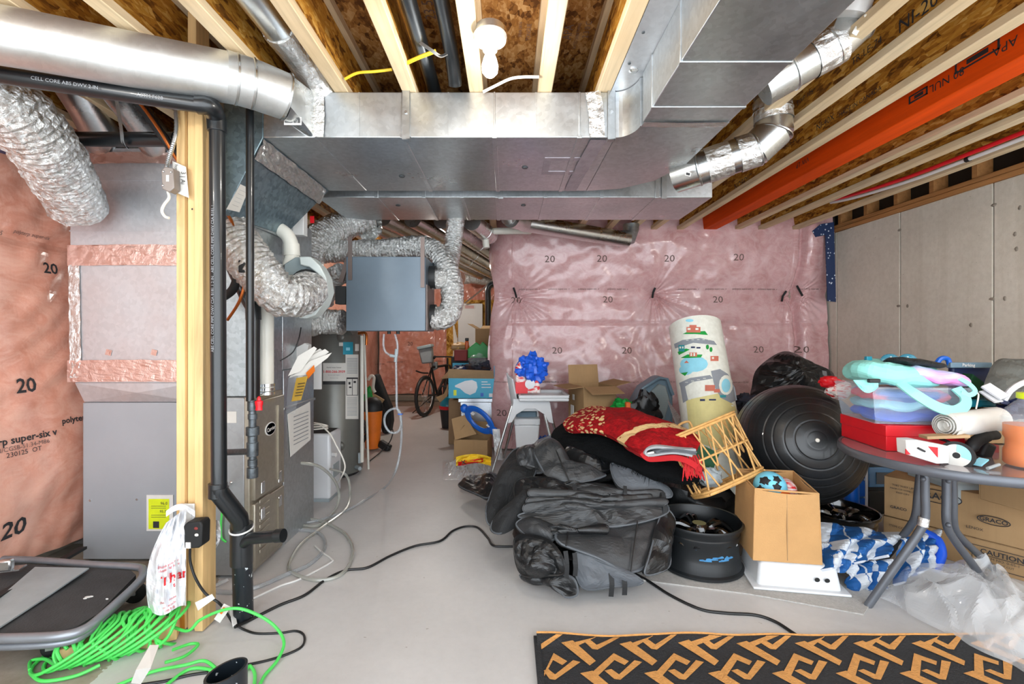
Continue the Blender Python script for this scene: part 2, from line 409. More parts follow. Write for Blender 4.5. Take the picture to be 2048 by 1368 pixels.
DEF = {
 'lumber': lambda: m_wood('lumber', '#d8c4a2', 1), 'lumber_x': lambda: m_wood('lumber_x', '#c79a5f', 0),
 'post': lambda: m_wood('post', '#d9b985', 2), 'sill': lambda: m_wood('sill', '#b58452', 1), 'stain_wood': lambda: m_wood('stain_wood', '#b77b2e', 2),
 'osb_web': lambda: m_osb('osb_web', ['#6b4216', '#9a6420', '#b97f2c', '#c99238', '#dcae5c'], (30, 10, 30)),
 'osb_floor': lambda: m_osb('osb_floor', ['#5a381a', '#875a2c', '#a3733c', '#b58852', '#c59d69'], (26, 14, 26)),
 'osb_wall': lambda: m_osb('osb_wall', ['#7a4f1c', '#b4822f', '#cf9f48', '#e0bb6d'], (12, 12, 7)),
 'lvl': lambda: plain('lvl', '#d84a06', .75, spec=.15, var=.22, sc=2, scale=(6, .5, 6), bump=.1, bsc=12),
 'galv': lambda: m_galv('galv', '#c3c8cb', .34), 'galv_old': lambda: m_galv('galv_old', '#a9b0b3', .38, .12), 'galv_shiny': lambda: m_galv('galv_shiny', '#d3d6d6', .27, .04, 1, .12), 'galv_soft': lambda: m_galv('galv_soft', '#d6d9d9', .42, .04, .9, .1),
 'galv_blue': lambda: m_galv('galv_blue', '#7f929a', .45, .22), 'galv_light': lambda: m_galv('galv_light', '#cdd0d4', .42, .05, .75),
 'foil': lambda: m_foil('foil'), 'foil_tape': lambda: m_foil('foil_tape', '#dcdcda', .24, .5, 18), 'tealscuff': lambda: plain('tealscuff', '#3f7fae', .4, var=.3, sc=40), 'boxgrey': lambda: plain('boxgrey', '#8d8580', .45, .4), 'tape_matte': lambda: plain('tape_matte', '#a99fa6', .5, .5, var=.15, sc=20), 'foil_pink': lambda: m_foil('foil_pink', '#e2c4ba', .38, .3, 14),
 'abs': lambda: plain('abs', '#15191c', .32, var=.25, coat=.25), 'abs_splat': lambda: m_splat('abs_splat', '#141b21', '#c9d0d3'),
 'rubber': lambda: plain('rubber', '#101112', .65), 'blackmetal': lambda: plain('blackmetal', '#0c0d0e', .15, coat=.9, var=.2),
 'iron': lambda: plain('iron', '#565c60', .42, .6, var=.5, sc=30), 'steel': lambda: m_galv('steel', '#d0d2d2', .22, .03), 'zinc': lambda: m_galv('zinc', '#b9bdbf', .35),
 'copper': lambda: plain('copper', '#b5652f', .3, .8), 'pvc': lambda: plain('pvc', '#dcdad0', .4, var=.05), 'white': lambda: plain('white', '#d6d6d4', .4, var=.03),
 'whiteplastic': lambda: plain('whiteplastic', '#d3d6d9', .32, var=.03, coat=.2), 'paper': lambda: plain('paper', '#d4d2cc', .8, var=.05), 'ink': lambda: plain('ink', '#2b2b2e', .7),
 'inkfaint': lambda: plain('inkfaint', '#6d5852', .7), 'inkred': lambda: plain('inkred', '#cc1f28', .6), 'inkgrey': lambda: plain('inkgrey', '#8f9296', .7),
 'pink_left': lambda: m_pink('pink_left', '#c9836b', '#de9f89', '#eab9a5', .85, .2), 'pink_wall': lambda: m_pink('pink_wall', '#bd8a88', '#cfa2a2', '#dfc0c2', 1.0, .17, .08),
 'pink_far': lambda: m_pink('pink_far', '#cf7f6c', '#dd957f', '#e8ad99'),
 'concrete': lambda: m_concrete('concrete', '#cfc9ba', '#e0dbce', '#b5ac9a'), 'concrete_grey': lambda: m_concrete('concrete_grey', '#847d72', '#a39b8e'),
 'floor': lambda: m_floor('floor'), 'furnace': lambda: m_galv('furnace', '#a9a294', .38, .05, .75), 'furnace_side': lambda: m_galv('furnace_side', '#a3a6a8', .4, .04, .7),
 'cabinet_grey': lambda: plain('cabinet_grey', '#a4aab0', .42, .35, var=.06, sc=2), 'hrv': lambda: plain('hrv', '#616e79', .4, .3, var=.12, sc=1.5), 'hrv_dark': lambda: plain('hrv_dark', '#6a5d58', .4, .5),
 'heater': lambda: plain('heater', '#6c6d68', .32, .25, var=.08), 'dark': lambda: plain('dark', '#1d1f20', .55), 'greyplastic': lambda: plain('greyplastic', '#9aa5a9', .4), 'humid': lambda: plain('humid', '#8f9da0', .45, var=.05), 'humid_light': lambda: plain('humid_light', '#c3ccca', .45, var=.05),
 'leather': lambda: plain('leather', '#141618', .36, var=.08, sc=3, bump=.12, bsc=140), 'leather_grey': lambda: plain('leather_grey', '#292b2d', .45, var=.14, bump=.12, bsc=160), 'mesh_black': lambda: plain('mesh_black', '#121416', .75, bump=.4, bsc=220), 'piping': lambda: plain('piping', '#4d5257', .5), 'lining': lambda: plain('lining', '#4f545a', .6, var=.1), 'strap': lambda: plain('strap', '#191b1d', .75, bump=.2, bsc=200),
 'fur': lambda: m_fur('fur', '#0e1113'), 'redrug': lambda: m_rugred('redrug'), 'rugback': lambda: plain('rugback', '#9b9ea0', .9, bump=.4, bsc=120), 'tassel': lambda: plain('tassel', '#ad0f17', .85),
 'ballrub': lambda: plain('ballrub', '#1b1d1f', .36, var=.12, coat=.15), 'rattan': lambda: plain('rattan', '#c79a5b', .55, var=.25, sc=30), 'card': lambda: m_card('card', '#a88862'), 'card2': lambda: m_card('card2', '#93775a'), 'card_light': lambda: m_card('card_light', '#b69772'), 'fabric_tan': lambda: plain('fabric_tan', '#bd925f', .85, var=.08, sc=5, bump=.25, bsc=170),
 'mat': lambda: m_mat('mat'), 'textile': lambda: m_textile('textile'), 'film': lambda: m_clear('film', '#e2e5e8', .34, .2, .7, 9), 'clear': lambda: m_clear('clear', '#d8dee2', .13), 'hose': lambda: m_clear('hose', '#aab2b8', .42, .12), 'hose_cloudy': lambda: m_clear('hose_cloudy', '#aeb0a8', .65, .2), 'tote_clear': lambda: m_clear('tote_clear', '#cfdbe8', .16, .2),
 'green_cord': lambda: plain('green_cord', '#4fd15c', .45, var=.12), 'black_cord': lambda: plain('black_cord', '#141516', .5), 'yellow': lambda: plain('yellow', '#e8c22a', .5), 'green': lambda: plain('green', '#159a3f', .45), 'dkgreen': lambda: plain('dkgreen', '#0f4a2a', .6), 'red': lambda: plain('red', '#d2101f', .4), 'blue': lambda: plain('blue', '#0d5fc4', .35), 'blue2': lambda: plain('blue2', '#1557d6', .4), 'orange': lambda: plain('orange', '#e8761a', .5), 'teal': lambda: plain('teal', '#1f8fa8', .3), 'mint': lambda: plain('mint', '#8fd8cf', .6, var=.08, bump=.15, bsc=30), 'navy': lambda: plain('navy', '#16264f', .5),
 'tubegrey': lambda: plain('tubegrey', '#8b9097', .35, .5), 'trolleymat': lambda: plain('trolleymat', '#3a3c3e', .8, var=.25, bump=.4, bsc=120), 'tablegrey': lambda: plain('tablegrey', '#5b5f66', .4, .3), 'tabletop': lambda: plain('tabletop', '#8f878b', .18, .2, var=.2, sc=9, coat=.6),
 'rug_black': lambda: plain('rug_black', '#26282b', .7, var=.3, sc=80, bump=.6, bsc=160), 'rug_tan': lambda: plain('rug_tan', '#cc9352', .7, var=.15, sc=60, bump=.5, bsc=160), 'greymat': lambda: plain('greymat', '#b0aeaa', .95, var=.14, sc=70, bump=.5, bsc=180), 'tote_blue': lambda: plain('tote_blue', '#6f8898', .4), 'blackbag': lambda: plain('blackbag', '#131416', .32, var=.3, bump=.5, bsc=12), 'boxblue': lambda: plain('boxblue', '#2aa6c9', .4, var=.05), 'silver_tin': lambda: m_galv('silver_tin', '#ccd2d8', .25, .02), 'skin_cloth': lambda: plain('skin_cloth', '#5f5b52', .9, var=.2, bump=.3, bsc=50), 'tape_blue': lambda: m_dots('tape_blue', '#1d3157', '#c9d3de'), 'bluebag': lambda: plain('bluebag', '#1e5fd8', .35, var=.2), 'clothes': lambda: m_swirl('clothes', [(.3, '#3f86cf'), (.46, '#2c62b8'), (.54, '#e8607c'), (.66, '#ef4d55'), (.8, '#f07fb2')], 3),
 'dark_clothes': lambda: m_swirl('dark_clothes', [(.3, '#15161c'), (.5, '#232634'), (.66, '#3d2620'), (.8, '#8a2a2a')], 9, .9), 'pinkcloth': lambda: m_swirl('pinkcloth', [(.3, '#9fd6e0'), (.5, '#c7b6e6'), (.7, '#ef8fd0')], 6, .6), 'redwhite': lambda: m_swirl('redwhite', [(.35, '#d8141f'), (.5, '#e8e4e0'), (.62, '#d8141f')], 14, .4), 'sequin': lambda: plain('sequin', '#25292b', .35, .5, var=.6, sc=160, bump=.8, bsc=200), 'greycloth': lambda: plain('greycloth', '#595a55', .9, var=.18, bump=.3, bsc=30), 'amber': lambda: plain('amber', '#e87a08', .35, var=.05), 'lime': lambda: plain('lime', '#d3e021', .4), 'bulb': lambda: plain('bulb', '#fff6e6', .3, emit=9), 'ceramic': lambda: plain('ceramic', '#e9e7e2', .35, var=.02), 'scratched': lambda: m_splat('scratched', '#15191c', '#2f6ea3', .4, .74), 'soccer': lambda: plain('soccer', '#6fc1da', .4, var=.04), 'gold': lambda: plain('gold', '#c9a13f', .5), 'skyblue': lambda: plain('skyblue', '#8fd3e6', .5), 'roadgrey': lambda: plain('roadgrey', '#8d939a', .6), 'brick': lambda: plain('brick', '#c96f5a', .6), 'khaki': lambda: plain('khaki', '#d9cf8f', .6), 'tealhouse': lambda: plain('tealhouse', '#2c8f97', .6), 'bagwhite': lambda: m_clear('bagwhite', '#eceef2', .82, .3, .4, 16), 'bikeblack': lambda: plain('bikeblack', '#242322', .5), 'bikegrey': lambda: plain('bikegrey', '#8d9395', .45), 'orangeball': lambda: plain('orangeball', '#e0621c', .4), 'brownred': lambda: plain('brownred', '#7c2a26', .7), 'wirewhite': lambda: plain('wirewhite', '#e2ded4', .45), 'lens': lambda: m_clear('lens', '#2d9fc0', .6, .1), 'clearblue': lambda: m_clear('clearblue', '#5f9fd8', .55, .25),
}
def mats(n):
    if n not in _M: _M[n] = DEF[n]()
    return _M[n]
# ================================================================ STRUCTURE
ZJ, ZS = 2.34, 2.64            # underside of joists, underside of subfloor
XR, XL, DB, DF = 3.45, -2.55, 5.22, 9.0
Y0 = -0.6
struct('floor', MB().bb(-2.9, 3.8, Y0, 9.3, -.15, 0), 'floor', 'light grey painted concrete floor', 'floor')
# right concrete wall in formwork panels with seams between them
wr = struct('wall_right', MB().bb(XR + .012, XR + .2, Y0, DB + .2, 0, 2.307), 'greycloth', 'poured concrete wall with vertical form seams', 'wall')
ys = [-.6, .975, 1.775, 2.575, 3.375, 4.175, 4.975, 5.4]
for a, b in zip(ys, ys[1:]):
    obj('concrete_panel', MB().bb(XR, XR + .02, a + .005, b - .005, 0, 2.307), 'concrete', wr, bevel=.004, seg=1)
for k, (px, py) in enumerate([(1799, 460), (1797, 612), (1988, 410), (1984, 598), (2010, 597), (1815, 612), (1942, 650), (2030, 468), (2033, 498), (2040, 415)]):
    D = XR * F / (px - CX); p = W(px, py, D)
    mb = MB().ball((XR, p.y, p.z), (.004, .022 if k < 4 else .012, .011 if k < 4 else .016), 10, 6, f=lambda q: 1 + .3 * nz(q.x, q.y, q.z + k, 3))
    obj('tie_patch', mb, 'concrete_grey', wr)
struct('wall_back', MB().bb(-.05, XR + .2, DB, DB + .2, 0, ZS), 'concrete_grey', 'foundation wall behind the pink insulation', 'wall')
struct('wall_jog', MB().bb(-.05, .15, DB + .2, DF, 0, ZS), 'concrete_grey', 'side of the foundation recess', 'wall')
struct('wall_far', MB().bb(-2.75, .15, DF, DF + .2, 0, ZS), 'concrete_grey', 'far foundation wall', 'wall')
struct('wall_left', MB().bb(XL - .2, XL, Y0, DF + .2, 0, ZS), 'concrete_grey', 'left foundation wall behind insulation', 'wall')
struct('baseboard_far', MB().bb(-2.5, -.06, DF - .14, DF, 0, .11), 'concrete_grey', 'rough concrete curb at the foot of the far wall', 'curb', bevel=.02)
# sill on the right wall
sp = MB().bb(XR - .012, XR + .2, Y0, DB, 2.307, 2.345); sp.bb(XR + .004, XR + .2, Y0, DB, 2.349, 2.387)
struct('trim_1', sp, 'sill', 'double wooden sill plate on top of the concrete wall', 'plate', bevel=.003, seg=1)
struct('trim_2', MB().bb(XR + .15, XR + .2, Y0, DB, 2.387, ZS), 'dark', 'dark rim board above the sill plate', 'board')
for k in range(12):
    y = 1.0 + k * .36
    struct('trim_3', MB().bb(XR + .03, XR + .15, y, y + .04, 2.387, ZS), 'sill', 'short wooden block above the sill plate', 'block')
# ceiling: subfloor and I-joists
ceil = struct('ceiling', MB().bb(-2.75, 3.7, Y0, 9.2, ZS, ZS + .02), 'osb_floor', 'strand board subfloor on wooden joists', 'ceiling')
def joist(xl, y1, txt=()):
    xc = xl + .032
    w = obj('joist', MB().bb(xc - .005, xc + .005, Y0, y1, ZJ + .03, ZS - .03), 'osb_web', ceil)
    obj('flange', MB().bb(xl, xl + .0635, Y0, y1, ZJ, ZJ + .038), 'lumber', w, bevel=.003, seg=1)
    obj('flange', MB().bb(xl, xl + .0635, Y0, y1, ZS - .039, ZS - .001), 'lumber', w)
    for s, px, py, sz in txt:
        D = xc * F / (px - CX)
        lettering(s, sz, (xc - .005, D, fz(py, D)), (0, -1, 0), (0, 0, 1), 'ink', w)
far = 8.9
for x in (-2.34, -2.04, -1.727, -1.42, -1.103, -.795, -.483): joist(x, far)
for x in (-.175, .14, .41, .72, 1.03, 1.28): joist(x, DB)
joist(1.507, DB, [('NI-20', 1838, 27, .075), ('TR-LE-74', 1735, 103, .045), ('EWP 105', 1612, 195, .035)])
joist(1.787, DB, [('NI-40X', 1652, 245, .05), ('MADE IN CANADA', 1720, 205, .035), ('NORDIC', 1487, 365, .07), ('MADE IN', 1580, 288, .04)])
for x in (2.39, 2.64, 3.0): joist(x, DB)
lv = obj('laminated_beam', MB().bb(2.06, 2.20, Y0, DB, ZJ, ZS - .001), 'lvl', ceil, bevel=.004, seg=1, label='orange coated laminated beam between the joists')
for s, px, py, sz in (('80 NUL', 1893, 160, .055), ('VW LP', 1605, 325, .05), ('APA', 2010, 92, .055)):
    D = 2.06 * F / (px - CX); lettering(s, sz, (2.06, D, fz(py, D)), (0, 1, 0), (0, 0, -1), 'ink', lv)
lg = MB()
for px, py, w, h in ((1955, 112, .19, .05), (1838, 190, .10, .04)):
    D = 2.06 * F / (px - CX); z = fz(py, D)
    for a, b in ((-1, 0), (1, 0)): lg.bb(2.0575, 2.0595, D + a * w / 2, D + a * w / 2 + .008, z - h / 2, z + h / 2)
    lg.bb(2.0575, 2.0595, D - w / 2, D + w / 2, z - h / 2, z - h / 2 + .007); lg.bb(2.0575, 2.0595, D - w / 2, D + w / 2, z + h / 2 - .007, z + h / 2)
    lg.bb(2.0575, 2.0595, D - w / 4, D + w / 4, z - h / 5, z + h / 5)
obj('stamp', lg, 'ink', lv)
for s, x, D, sz in (('APA', .285, 2.22, .06), ('RATED SHEATHING', .33, 2.25, .022), ('2 3 0 C', .37, 2.2, .04), ('15/32  EXPOSURE 1', .245, 2.25, .022), ('SPAN 24/16', .06, 2.2, .022), ('TONGUE', .10, 2.22, .03), ('OSB 122', -.28, 2.3, .05), ('23 51', -.34, 2.05, .07)):
    lettering(s, sz, (x, D, ZS), (0, -1, 0), (-1, 0, 0), 'inkfaint', ceil)
# ---------------------------------------------------------------- insulation blankets under clear poly
ties = [(W(1034, 590, 5.0), 1.0), (W(1315, 586, 5.0), 1.25), (W(1587, 588, 5.0), .8), (W(1611, 584, 5.0), .6)]
def S_back(x, z):
    d = .14 + .035 * math.sin(z * 3.1 + .4) + .02 * nz(x, 3, z, 1.3)
    seam = .012 * math.exp(-((z - 1.36) / .02) ** 2) + .03 * math.exp(-((z - 1.67) / .10) ** 2)
    d -= seam
    for t, k in ties:
        dx = x - t.x; dz = z - t.z; r = math.hypot(dx, dz) + 1e-4; th = math.atan2(dz, dx)
        d -= .085 * k * math.exp(-(r / .11) ** 1.0)
        n = math.sin(th * 9 + 5 * nz(th * 1.2, t.x, r * .6)) + .7 * math.sin(th * 23 + 4 * nz(th, t.x, 2))
        w = .55 + .45 * math.cos(th + .75)
        d += .013 * k * n * w * math.exp(-r / .33) * min(1, r / .05)
    d += .05 * math.exp(-((z - 2.2) / .3) ** 2)
    d += .003 * math.sin((x * 1.0 + z * .5) * 45 + 6 * nz(x, 1, z, 2)) * max(0, nz(x, 7, z, 1.6))
    d += .02 * fb(x, 5, z, 2.2, 3)
    if x > 3.02: d += .05 * math.exp(-((x - 3.2) / .1) ** 2) - .06 * math.exp(-((x - 3.1) / .025) ** 2)
    e = min(1, max(0, (x + .19) / .22)); d *= math.sqrt(max(0, 1 - (1 - e) ** 2)) * .92 + .08
    if x < .05: d += .04 * nz(4, x * 2, z * 3)
    return V(x, DB - .012 - d, z)
def edge_x(v): return -.20 + .06 * math.exp(-((v - 1.62) / .22) ** 2) - .03 * math.exp(-((v - .7) / .4) ** 2) + .02 * nz(v, 2, 0, 3)
bl = MB().grid(lambda u, v: S_back(edge_x(.02 + 2.58 * v) + u * (XR - .02 - edge_x(.02 + 2.58 * v)), .02 + 2.58 * v), 330, 190)
bk = struct('insulation_blanket', bl, 'pink_wall', 'pink insulation blanket under clear plastic behind the rolled play mat', 'insulation', sharp=0)
def on_back(px, py, D=5.0):
    p = W(px, py, D)
    return lambda a, b: S_back(p.x + a, p.z + b) + V(0, -.004, 0)
for px, py in ((1100, 518), (1205, 517), (1340, 517), (1478, 515), (1220, 598), (1445, 598), (1033, 599), (1116, 702), (1257, 702), (1525, 700), (1611, 700), (1003, 828)):
    lettering('20', .10, (0, 0, 0), (1, 0, 0), (0, 0, 1), 'inkfaint', bk, fn=on_back(px, py), stretch=1.15)
for px in (1060, 1120, 1180, 1240, 1385, 1440, 1495, 1548, 1635):
    lettering('polyterp super-six  v', .027, (0, 0, 0), (1, 0, 0), (0, 0, 1), 'inkfaint', bk, fn=on_back(px, 576))
for px in (1010, 1090, 1110, 1262, 1330, 1475):
    lettering('polyterp super-six v 51.34', .024, (0, 0, 0), (1, 0, 0), (0, 0, 1), 'inkfaint', bk, fn=on_back(px, 765))
for k, (px, py, sl) in enumerate(((1031, 583, -1), (1315, 583, 1), (1582, 590, 1.6), (1612, 580, -1.8))):
    p = W(px, py, 5.0); s = S_back(p.x, p.z)
    a = s + V(.02 * sl, -.05, .055); b = s + V(-.012 * sl, -.055, -.055)
    obj('tie_strap', MB().tube([a, s + V(0, -.04, 0), b], .011, 6), 'strap', bk)
def S_left(D, z):
    d = .12 + .05 * math.sin(z * 2.6 + .5) + .03 * nz(1, D, z, 1.5) + .015 * fb(2, D, z, 2.6, 3)
    d += .007 * math.sin((D * .9 - z * .7) * 40 + 7 * nz(D, 1, z, 1.4)) * max(0, .3 + nz(D, 4, z, 1.5))
    d -= .02 * math.exp(-((z - 1.72) / .03) ** 2)
    return V(XL + d, D, z)
def lz(D): return .17 - .10 * min(1, max(0, (D - 2.1) / .5)) + .02 * nz(D, 1, 1, 4)
bl = MB().grid(lambda u, v: S_left(1.3 + 3.4 * u, lz(1.3 + 3.4 * u) * (1 - v) + 2.6 * v), 200, 150)
bL = struct('insulation_blanket', bl, 'pink_left', 'pink insulation blanket under clear plastic beside the trolley', 'insulation', sharp=0)
def on_left(px, py):
    D = 2.38 * F / (CX - px); z = fz(py, D)
    return lambda a, b: S_left(D + a, z + b) + V(.004, 0, 0)
for s, px, py, sz in (('20', 66, 772, .10), ('20', 27, 1058, .115), ('20', 140, 538, .08), ('polyterp super-six v', 32, 880, .05), ('M-CAN/CGSB-51.34-M86', 32, 896, .03), ('230125  OT', 48, 890 + 14, .033), ('polyterp', 150, 838, .045), ('230225', 35, 463, .03), ('polyterp super-six', 108, 470, .026), ('01', 36, 453, .03)):
    lettering(s, sz, (0, 0, 0), (0, 1, 0), (0, 0, 1), 'ink' if sz > .031 else 'inkfaint', bL, fn=on_left(px, py), bold=sz > .04)
bl = MB().grid(lambda u, v: V(XL + .10 + .05 * nz(1, u * 4, v * 3, 2), 4.6 + 4.4 * u, .1 + 2.5 * v), 40, 30)
struct('insulation_blanket', bl, 'pink_left', 'pink insulation on the left wall behind the water heater', 'insulation', sharp=0)
def S_far(x, z):
    d = .10 + .05 * math.sin(x * 4.2) * math.sin(z * 2 + 1) + .03 * fb(x, 1, z, 2, 4) + .01 * math.sin(x * 22 + 5 * nz(x, 2, z, 2)) * max(0, nz(x, 9, z, 1.3))
    if x > -1.35: d += .035 * abs(math.sin(x * 19 + 2.5 * nz(x, 0, z, 3))) * max(0, min(1, (z - .4)))
    return V(x, DF - d, z)
bl = MB().grid(lambda u, v: S_far(-2.4 + 2.3 * u, .13 + .04 * nz(u * 6, 1, 1) + 2.45 * v), 140, 90)
bF = struct('insulation_blanket', bl, 'pink_far', 'pink insulation blanket on the far wall behind the bicycle', 'insulation', sharp=0)
for s, px, py, sz in (('20', 819, 688, .10), ('polyterp super-six', 752, 728, .04), ('polyterp super-six v', 790, 724, .04), ('polyterp v', 880, 722, .04), ('polyterp', 935, 720, .04)):
    p = W(px, py, 8.85); lettering(s, sz, (0, 0, 0), (1, 0, 0), (0, 0, 1), 'inkfaint', bF, fn=lambda a, b, p=p: S_far(p.x + a, p.z + b) + V(0, -.006, 0))
# ---------------------------------------------------------------- lampholders with bare bulbs
def lampholder(x, y, z, label, watts):
    t = thing('bare_bulb_lampholder', label, 'lamp', (x, y, z + .03), 'bare bulbs under the joists')
    b = MB().lathe([(.0, .042), (.052, .042), (.052, .012)], n=24, c=(x, y, z)); obj('junction_box', b, 'galv', t)
    mb = MB().lathe([(.0, .012), (.060, .012), (.062, .004), (.058, -.010), (.032, -.018), (.026, -.045), (.018, -.046)], n=28, c=(x, y, z)); obj('porcelain_base', mb, 'ceramic', t)
    mb = MB().lathe([(.0135, -.040), (.016, -.055), (.024, -.075), (.0305, -.10), (.028, -.122), (.016, -.136), (.0, -.14)], n=24, c=(x, y, z)); obj('bulb', mb, 'bulb', t)
    L = bpy.data.lights.new('bulb_light', 'POINT'); L.energy = watts; L.color = (1.0, .95, .88); L.shadow_soft_size = .035
    lo = bpy.data.objects.new('bulb_light', L); COL.objects.link(lo); lo.parent = t; lo.location = (0, 0, -.20)
    return t
lampholder(fx(980, 1.73), 1.73, fz(72, 1.73) - .01, 'white porcelain lampholder with glowing bare bulb above the main duct', BULB_W * .65)
lampholder(2.75, 1.1, 2.32, 'lampholder with bare bulb under the joists by the concrete wall', BULB_W * 1.0)
lampholder(-1.05, 6.65, 2.28, 'lampholder with bare bulb in the recess near the bicycle', BULB_W * 1.7)
lampholder(-1.7, .6, 2.30, 'added out of view lampholder with bare bulb lighting the side before the wooden post', BULB_W * .8)  # extra lamp outside the view, added to brighten the left side
# ================================================================ DUCTS, PIPES, FURNACE
ZB, ZT = 2.129, 2.338
def flexduct(name, pts, r, parent=None, mat='foil', seed=0, k=10, pitch=.012, amp=.05):
    P = spline(pts, k); L = [0]
    for a, b in zip(P, P[1:]): L.append(L[-1] + (b - a).length)
    n = max(8, int(L[-1] / pitch)); Q = []
    j = 0
    for i in range(n + 1):
        t = L[-1] * i / n
        while j < len(P) - 2 and L[j + 1] < t: j += 1
        Q.append(P[j].lerp(P[j + 1], (t - L[j]) / max(1e-6, L[j + 1] - L[j])))
    def rf(i, a):
        q = Q[min(i, n)]
        return r * (1 + amp * (.5 if i % 2 else -.5) + .10 * nz(math.cos(a) * 2.2 + seed, math.sin(a) * 2.2, i * .33) + .05 * nz(math.cos(a) * 7, math.sin(a) * 7 + seed, i * .9))
    mb = MB().tube(Q, r, 36, rf=rf)
    return obj(name, mb, mat, parent, sharp=0)
def pipe_rings(mb, pts, r): 
    for p, t in pts:
        t = Vector(t).normalized(); mb.tube([Vector(p) - t * .006, Vector(p) - t * .003, Vector(p) + t * .003, Vector(p) + t * .006], [r, r + .004, r + .004, r], 24)
    return mb
# ---- main supply trunk
tr = thing('supply_trunk_duct', 'wide galvanized supply duct with elbow hanging under the joists beside the bulb', 'duct', (0, 2.5, ZB))
xs = [-1.12, -.88, -.481, -.06, .33, .494]
for a, b in zip(xs, xs[1:]): obj('duct_section', MB().bb(a + .0006, b - .0006, 2.176, 2.977, ZB, ZT), 'galv', tr, bevel=.004)
cl = MB()
for x in xs[2:5]:
    cl.bb(x - .011, x + .011, 2.172, 2.98, ZB - .004, ZB + .01); cl.bb(x - .004, x + .004, 2.172, 2.18, ZB, ZT)
obj('drive_cleat', cl, 'galv', tr, bevel=.002)
for x in (-.68, -.27, .13): obj('standing_seam', MB().bb(x - .003, x + .003, 2.1735, 2.18, ZB + .004, ZT - .002), 'galv', tr)
for x in (fx(812, 2.17), .475):
    s = MB().bb(x - .018, x + .018, 2.166, 2.172, ZB - .012, ZJ + .02); s.bb(x - .018, x + .018, 2.166, 2.20, ZB - .012, ZB - .006)
    h = obj('hanger_strap', s, 'zinc', tr, bevel=.002)
    sc = MB().lathe([(0, -.004), (.007, -.002), (.007, .002)], rotm(x=90), 10, (x, 2.163, 2.24)); obj('screw', sc, 'steel', h)
inner = [(.494, 2.176)] + [(.494 + .081 * math.sin(t), 2.056 + .12 * math.cos(t)) for t in [PI / 2 * i / 8 for i in range(1, 9)]]
outer = [(.943, 2.02), (.943, 2.52), (.86, 2.78), (.70, 2.93), (.494, 2.977)]
poly = inner + outer
el = MB(); n = len(poly); c = (.66, 2.46)
vs = [V(x, y, ZT) for x, y in poly] + [V(x, y, ZB) for x, y in poly] + [V(c[0], c[1], ZB - .022)]
el.add(vs, [tuple(range(n))] + [(i, (i + 1) % n, n + (i + 1) % n, n + i) for i in range(n)] + [(n + i, n + (i + 1) % n, 2 * n) for i in range(n)])
obj('elbow', el, 'galv', tr, sharp=14)
br = obj('branch', MB().bb(.575, .943, -.3, 2.02, ZB, ZT), 'galv', tr, bevel=.004)
for D in (1.89, 1.58, .9): obj('drive_cleat', MB().bb(.571, .947, D - .008, D + .008, ZB - .003, ZT), 'galv', tr, bevel=.002)
def tape(name, pts, w, parent, mat='foil_tape', nrm=(0, -1, 0), seed=0, th=.0015, crumple=.003):
    P = spline(pts, 14); mb = MB(); nn = Vector(nrm).normalized(); m = len(P)
    def fn(u, v):
        i = min(m - 1, int(u * (m - 1) + .5)); t = (P[min(i + 1, m - 1)] - P[max(i - 1, 0)]).normalized(); s = t.cross(nn).normalized()
        ww = w * (1 + .12 * nz(i * .4, v * 3, seed))
        return P[i] + s * (v - .5) * ww + nn * (th + crumple * abs(nz(i * .8, v * 6, seed + 3)))
    mb.grid(fn, m, 9)
    return obj(name, mb, mat, parent, sharp=0)
tape('foil_tape', [(.39, 2.172, ZT), (.405, 2.172, 2.24), (.41, 2.172, ZB)], .07, tr)
tape('foil_tape', [(.42, 2.19, ZB - .003), (.40, 2.6, ZB - .003), (.39, 2.96, ZB - .003)], .075, tr, 'tape_matte', (0, 0, -1))
tape('foil_tape', [(.578, 2.03, ZB - .003), (.76, 2.035, ZB - .004), (.94, 2.03, ZB - .003)], .045, tr, nrm=(0, 0, -1))
rp = MB()
for a, b, c_, d in ((.19, .40, 2.42, 2.46), (.19, .40, 2.62, 2.67), (.19, .225, 2.4605, 2.6195)): rp.bb(a, b, c_, d, ZB - .0025, ZB)
obj('patch_tape', rp, 'tape_matte', tr)
for x, y in ((.094, 2.56), (-.6, 2.7)): obj('test_plug', MB().lathe([(0, -.006), (.014, -.005), (.018, 0)], None, 16, (x, y, ZB - .001)), 'iron', tr)
pan = solo('joist_pan', MB().bb(.475, .66, -.2, 2.30, ZJ + .0005, ZJ + .003), 'galv_light', 'flat sheet metal pan fixed under the joist bay along the branch duct', 'sheet metal')
for y in (1.25, 1.5, 1.75, 1.95): obj('screw', MB().lathe([(0, -.005), (.006, -.004), (.006, 0)], None, 10, (.50, y, ZJ)), 'iron', pan)
obj('plug', MB().lathe([(0, -.012), (.012, -.012), (.02, -.004), (.02, 0)], None, 16, (.53, 2.0, ZJ)), 'steel', pan)
# ---- return trunk behind
tb = thing('return_trunk_duct', 'long galvanized duct running behind the supply duct above the pink wall', 'duct', (0, 3.4, ZB))
xs = [-1.25, -.86, -.55, -.30, -.07, .25, .62, .98, 1.346]
for a, b in zip(xs, xs[1:]): obj('duct_section', MB().bb(a + .0006, b - .0006, 3.118, 3.72, ZB, ZT), 'galv', tb, bevel=.004)
for x in xs[1:-1]: obj('drive_cleat', MB().bb(x - .012, x + .012, 3.114, 3.723, ZB - .004, ZT), 'galv', tb, bevel=.002)
for x in (-.09, .98): obj('hanger_strap', MB().bb(x + .03, x + .062, 3.108, 3.114, ZB - .01, ZJ + .01), 'zinc', tb)
for x in (.11, -.76): obj('test_plug', MB().lathe([(0, -.006), (.014, -.005), (.018, 0)], None, 16, (x, 3.3, ZB - .001)), 'iron', tb)
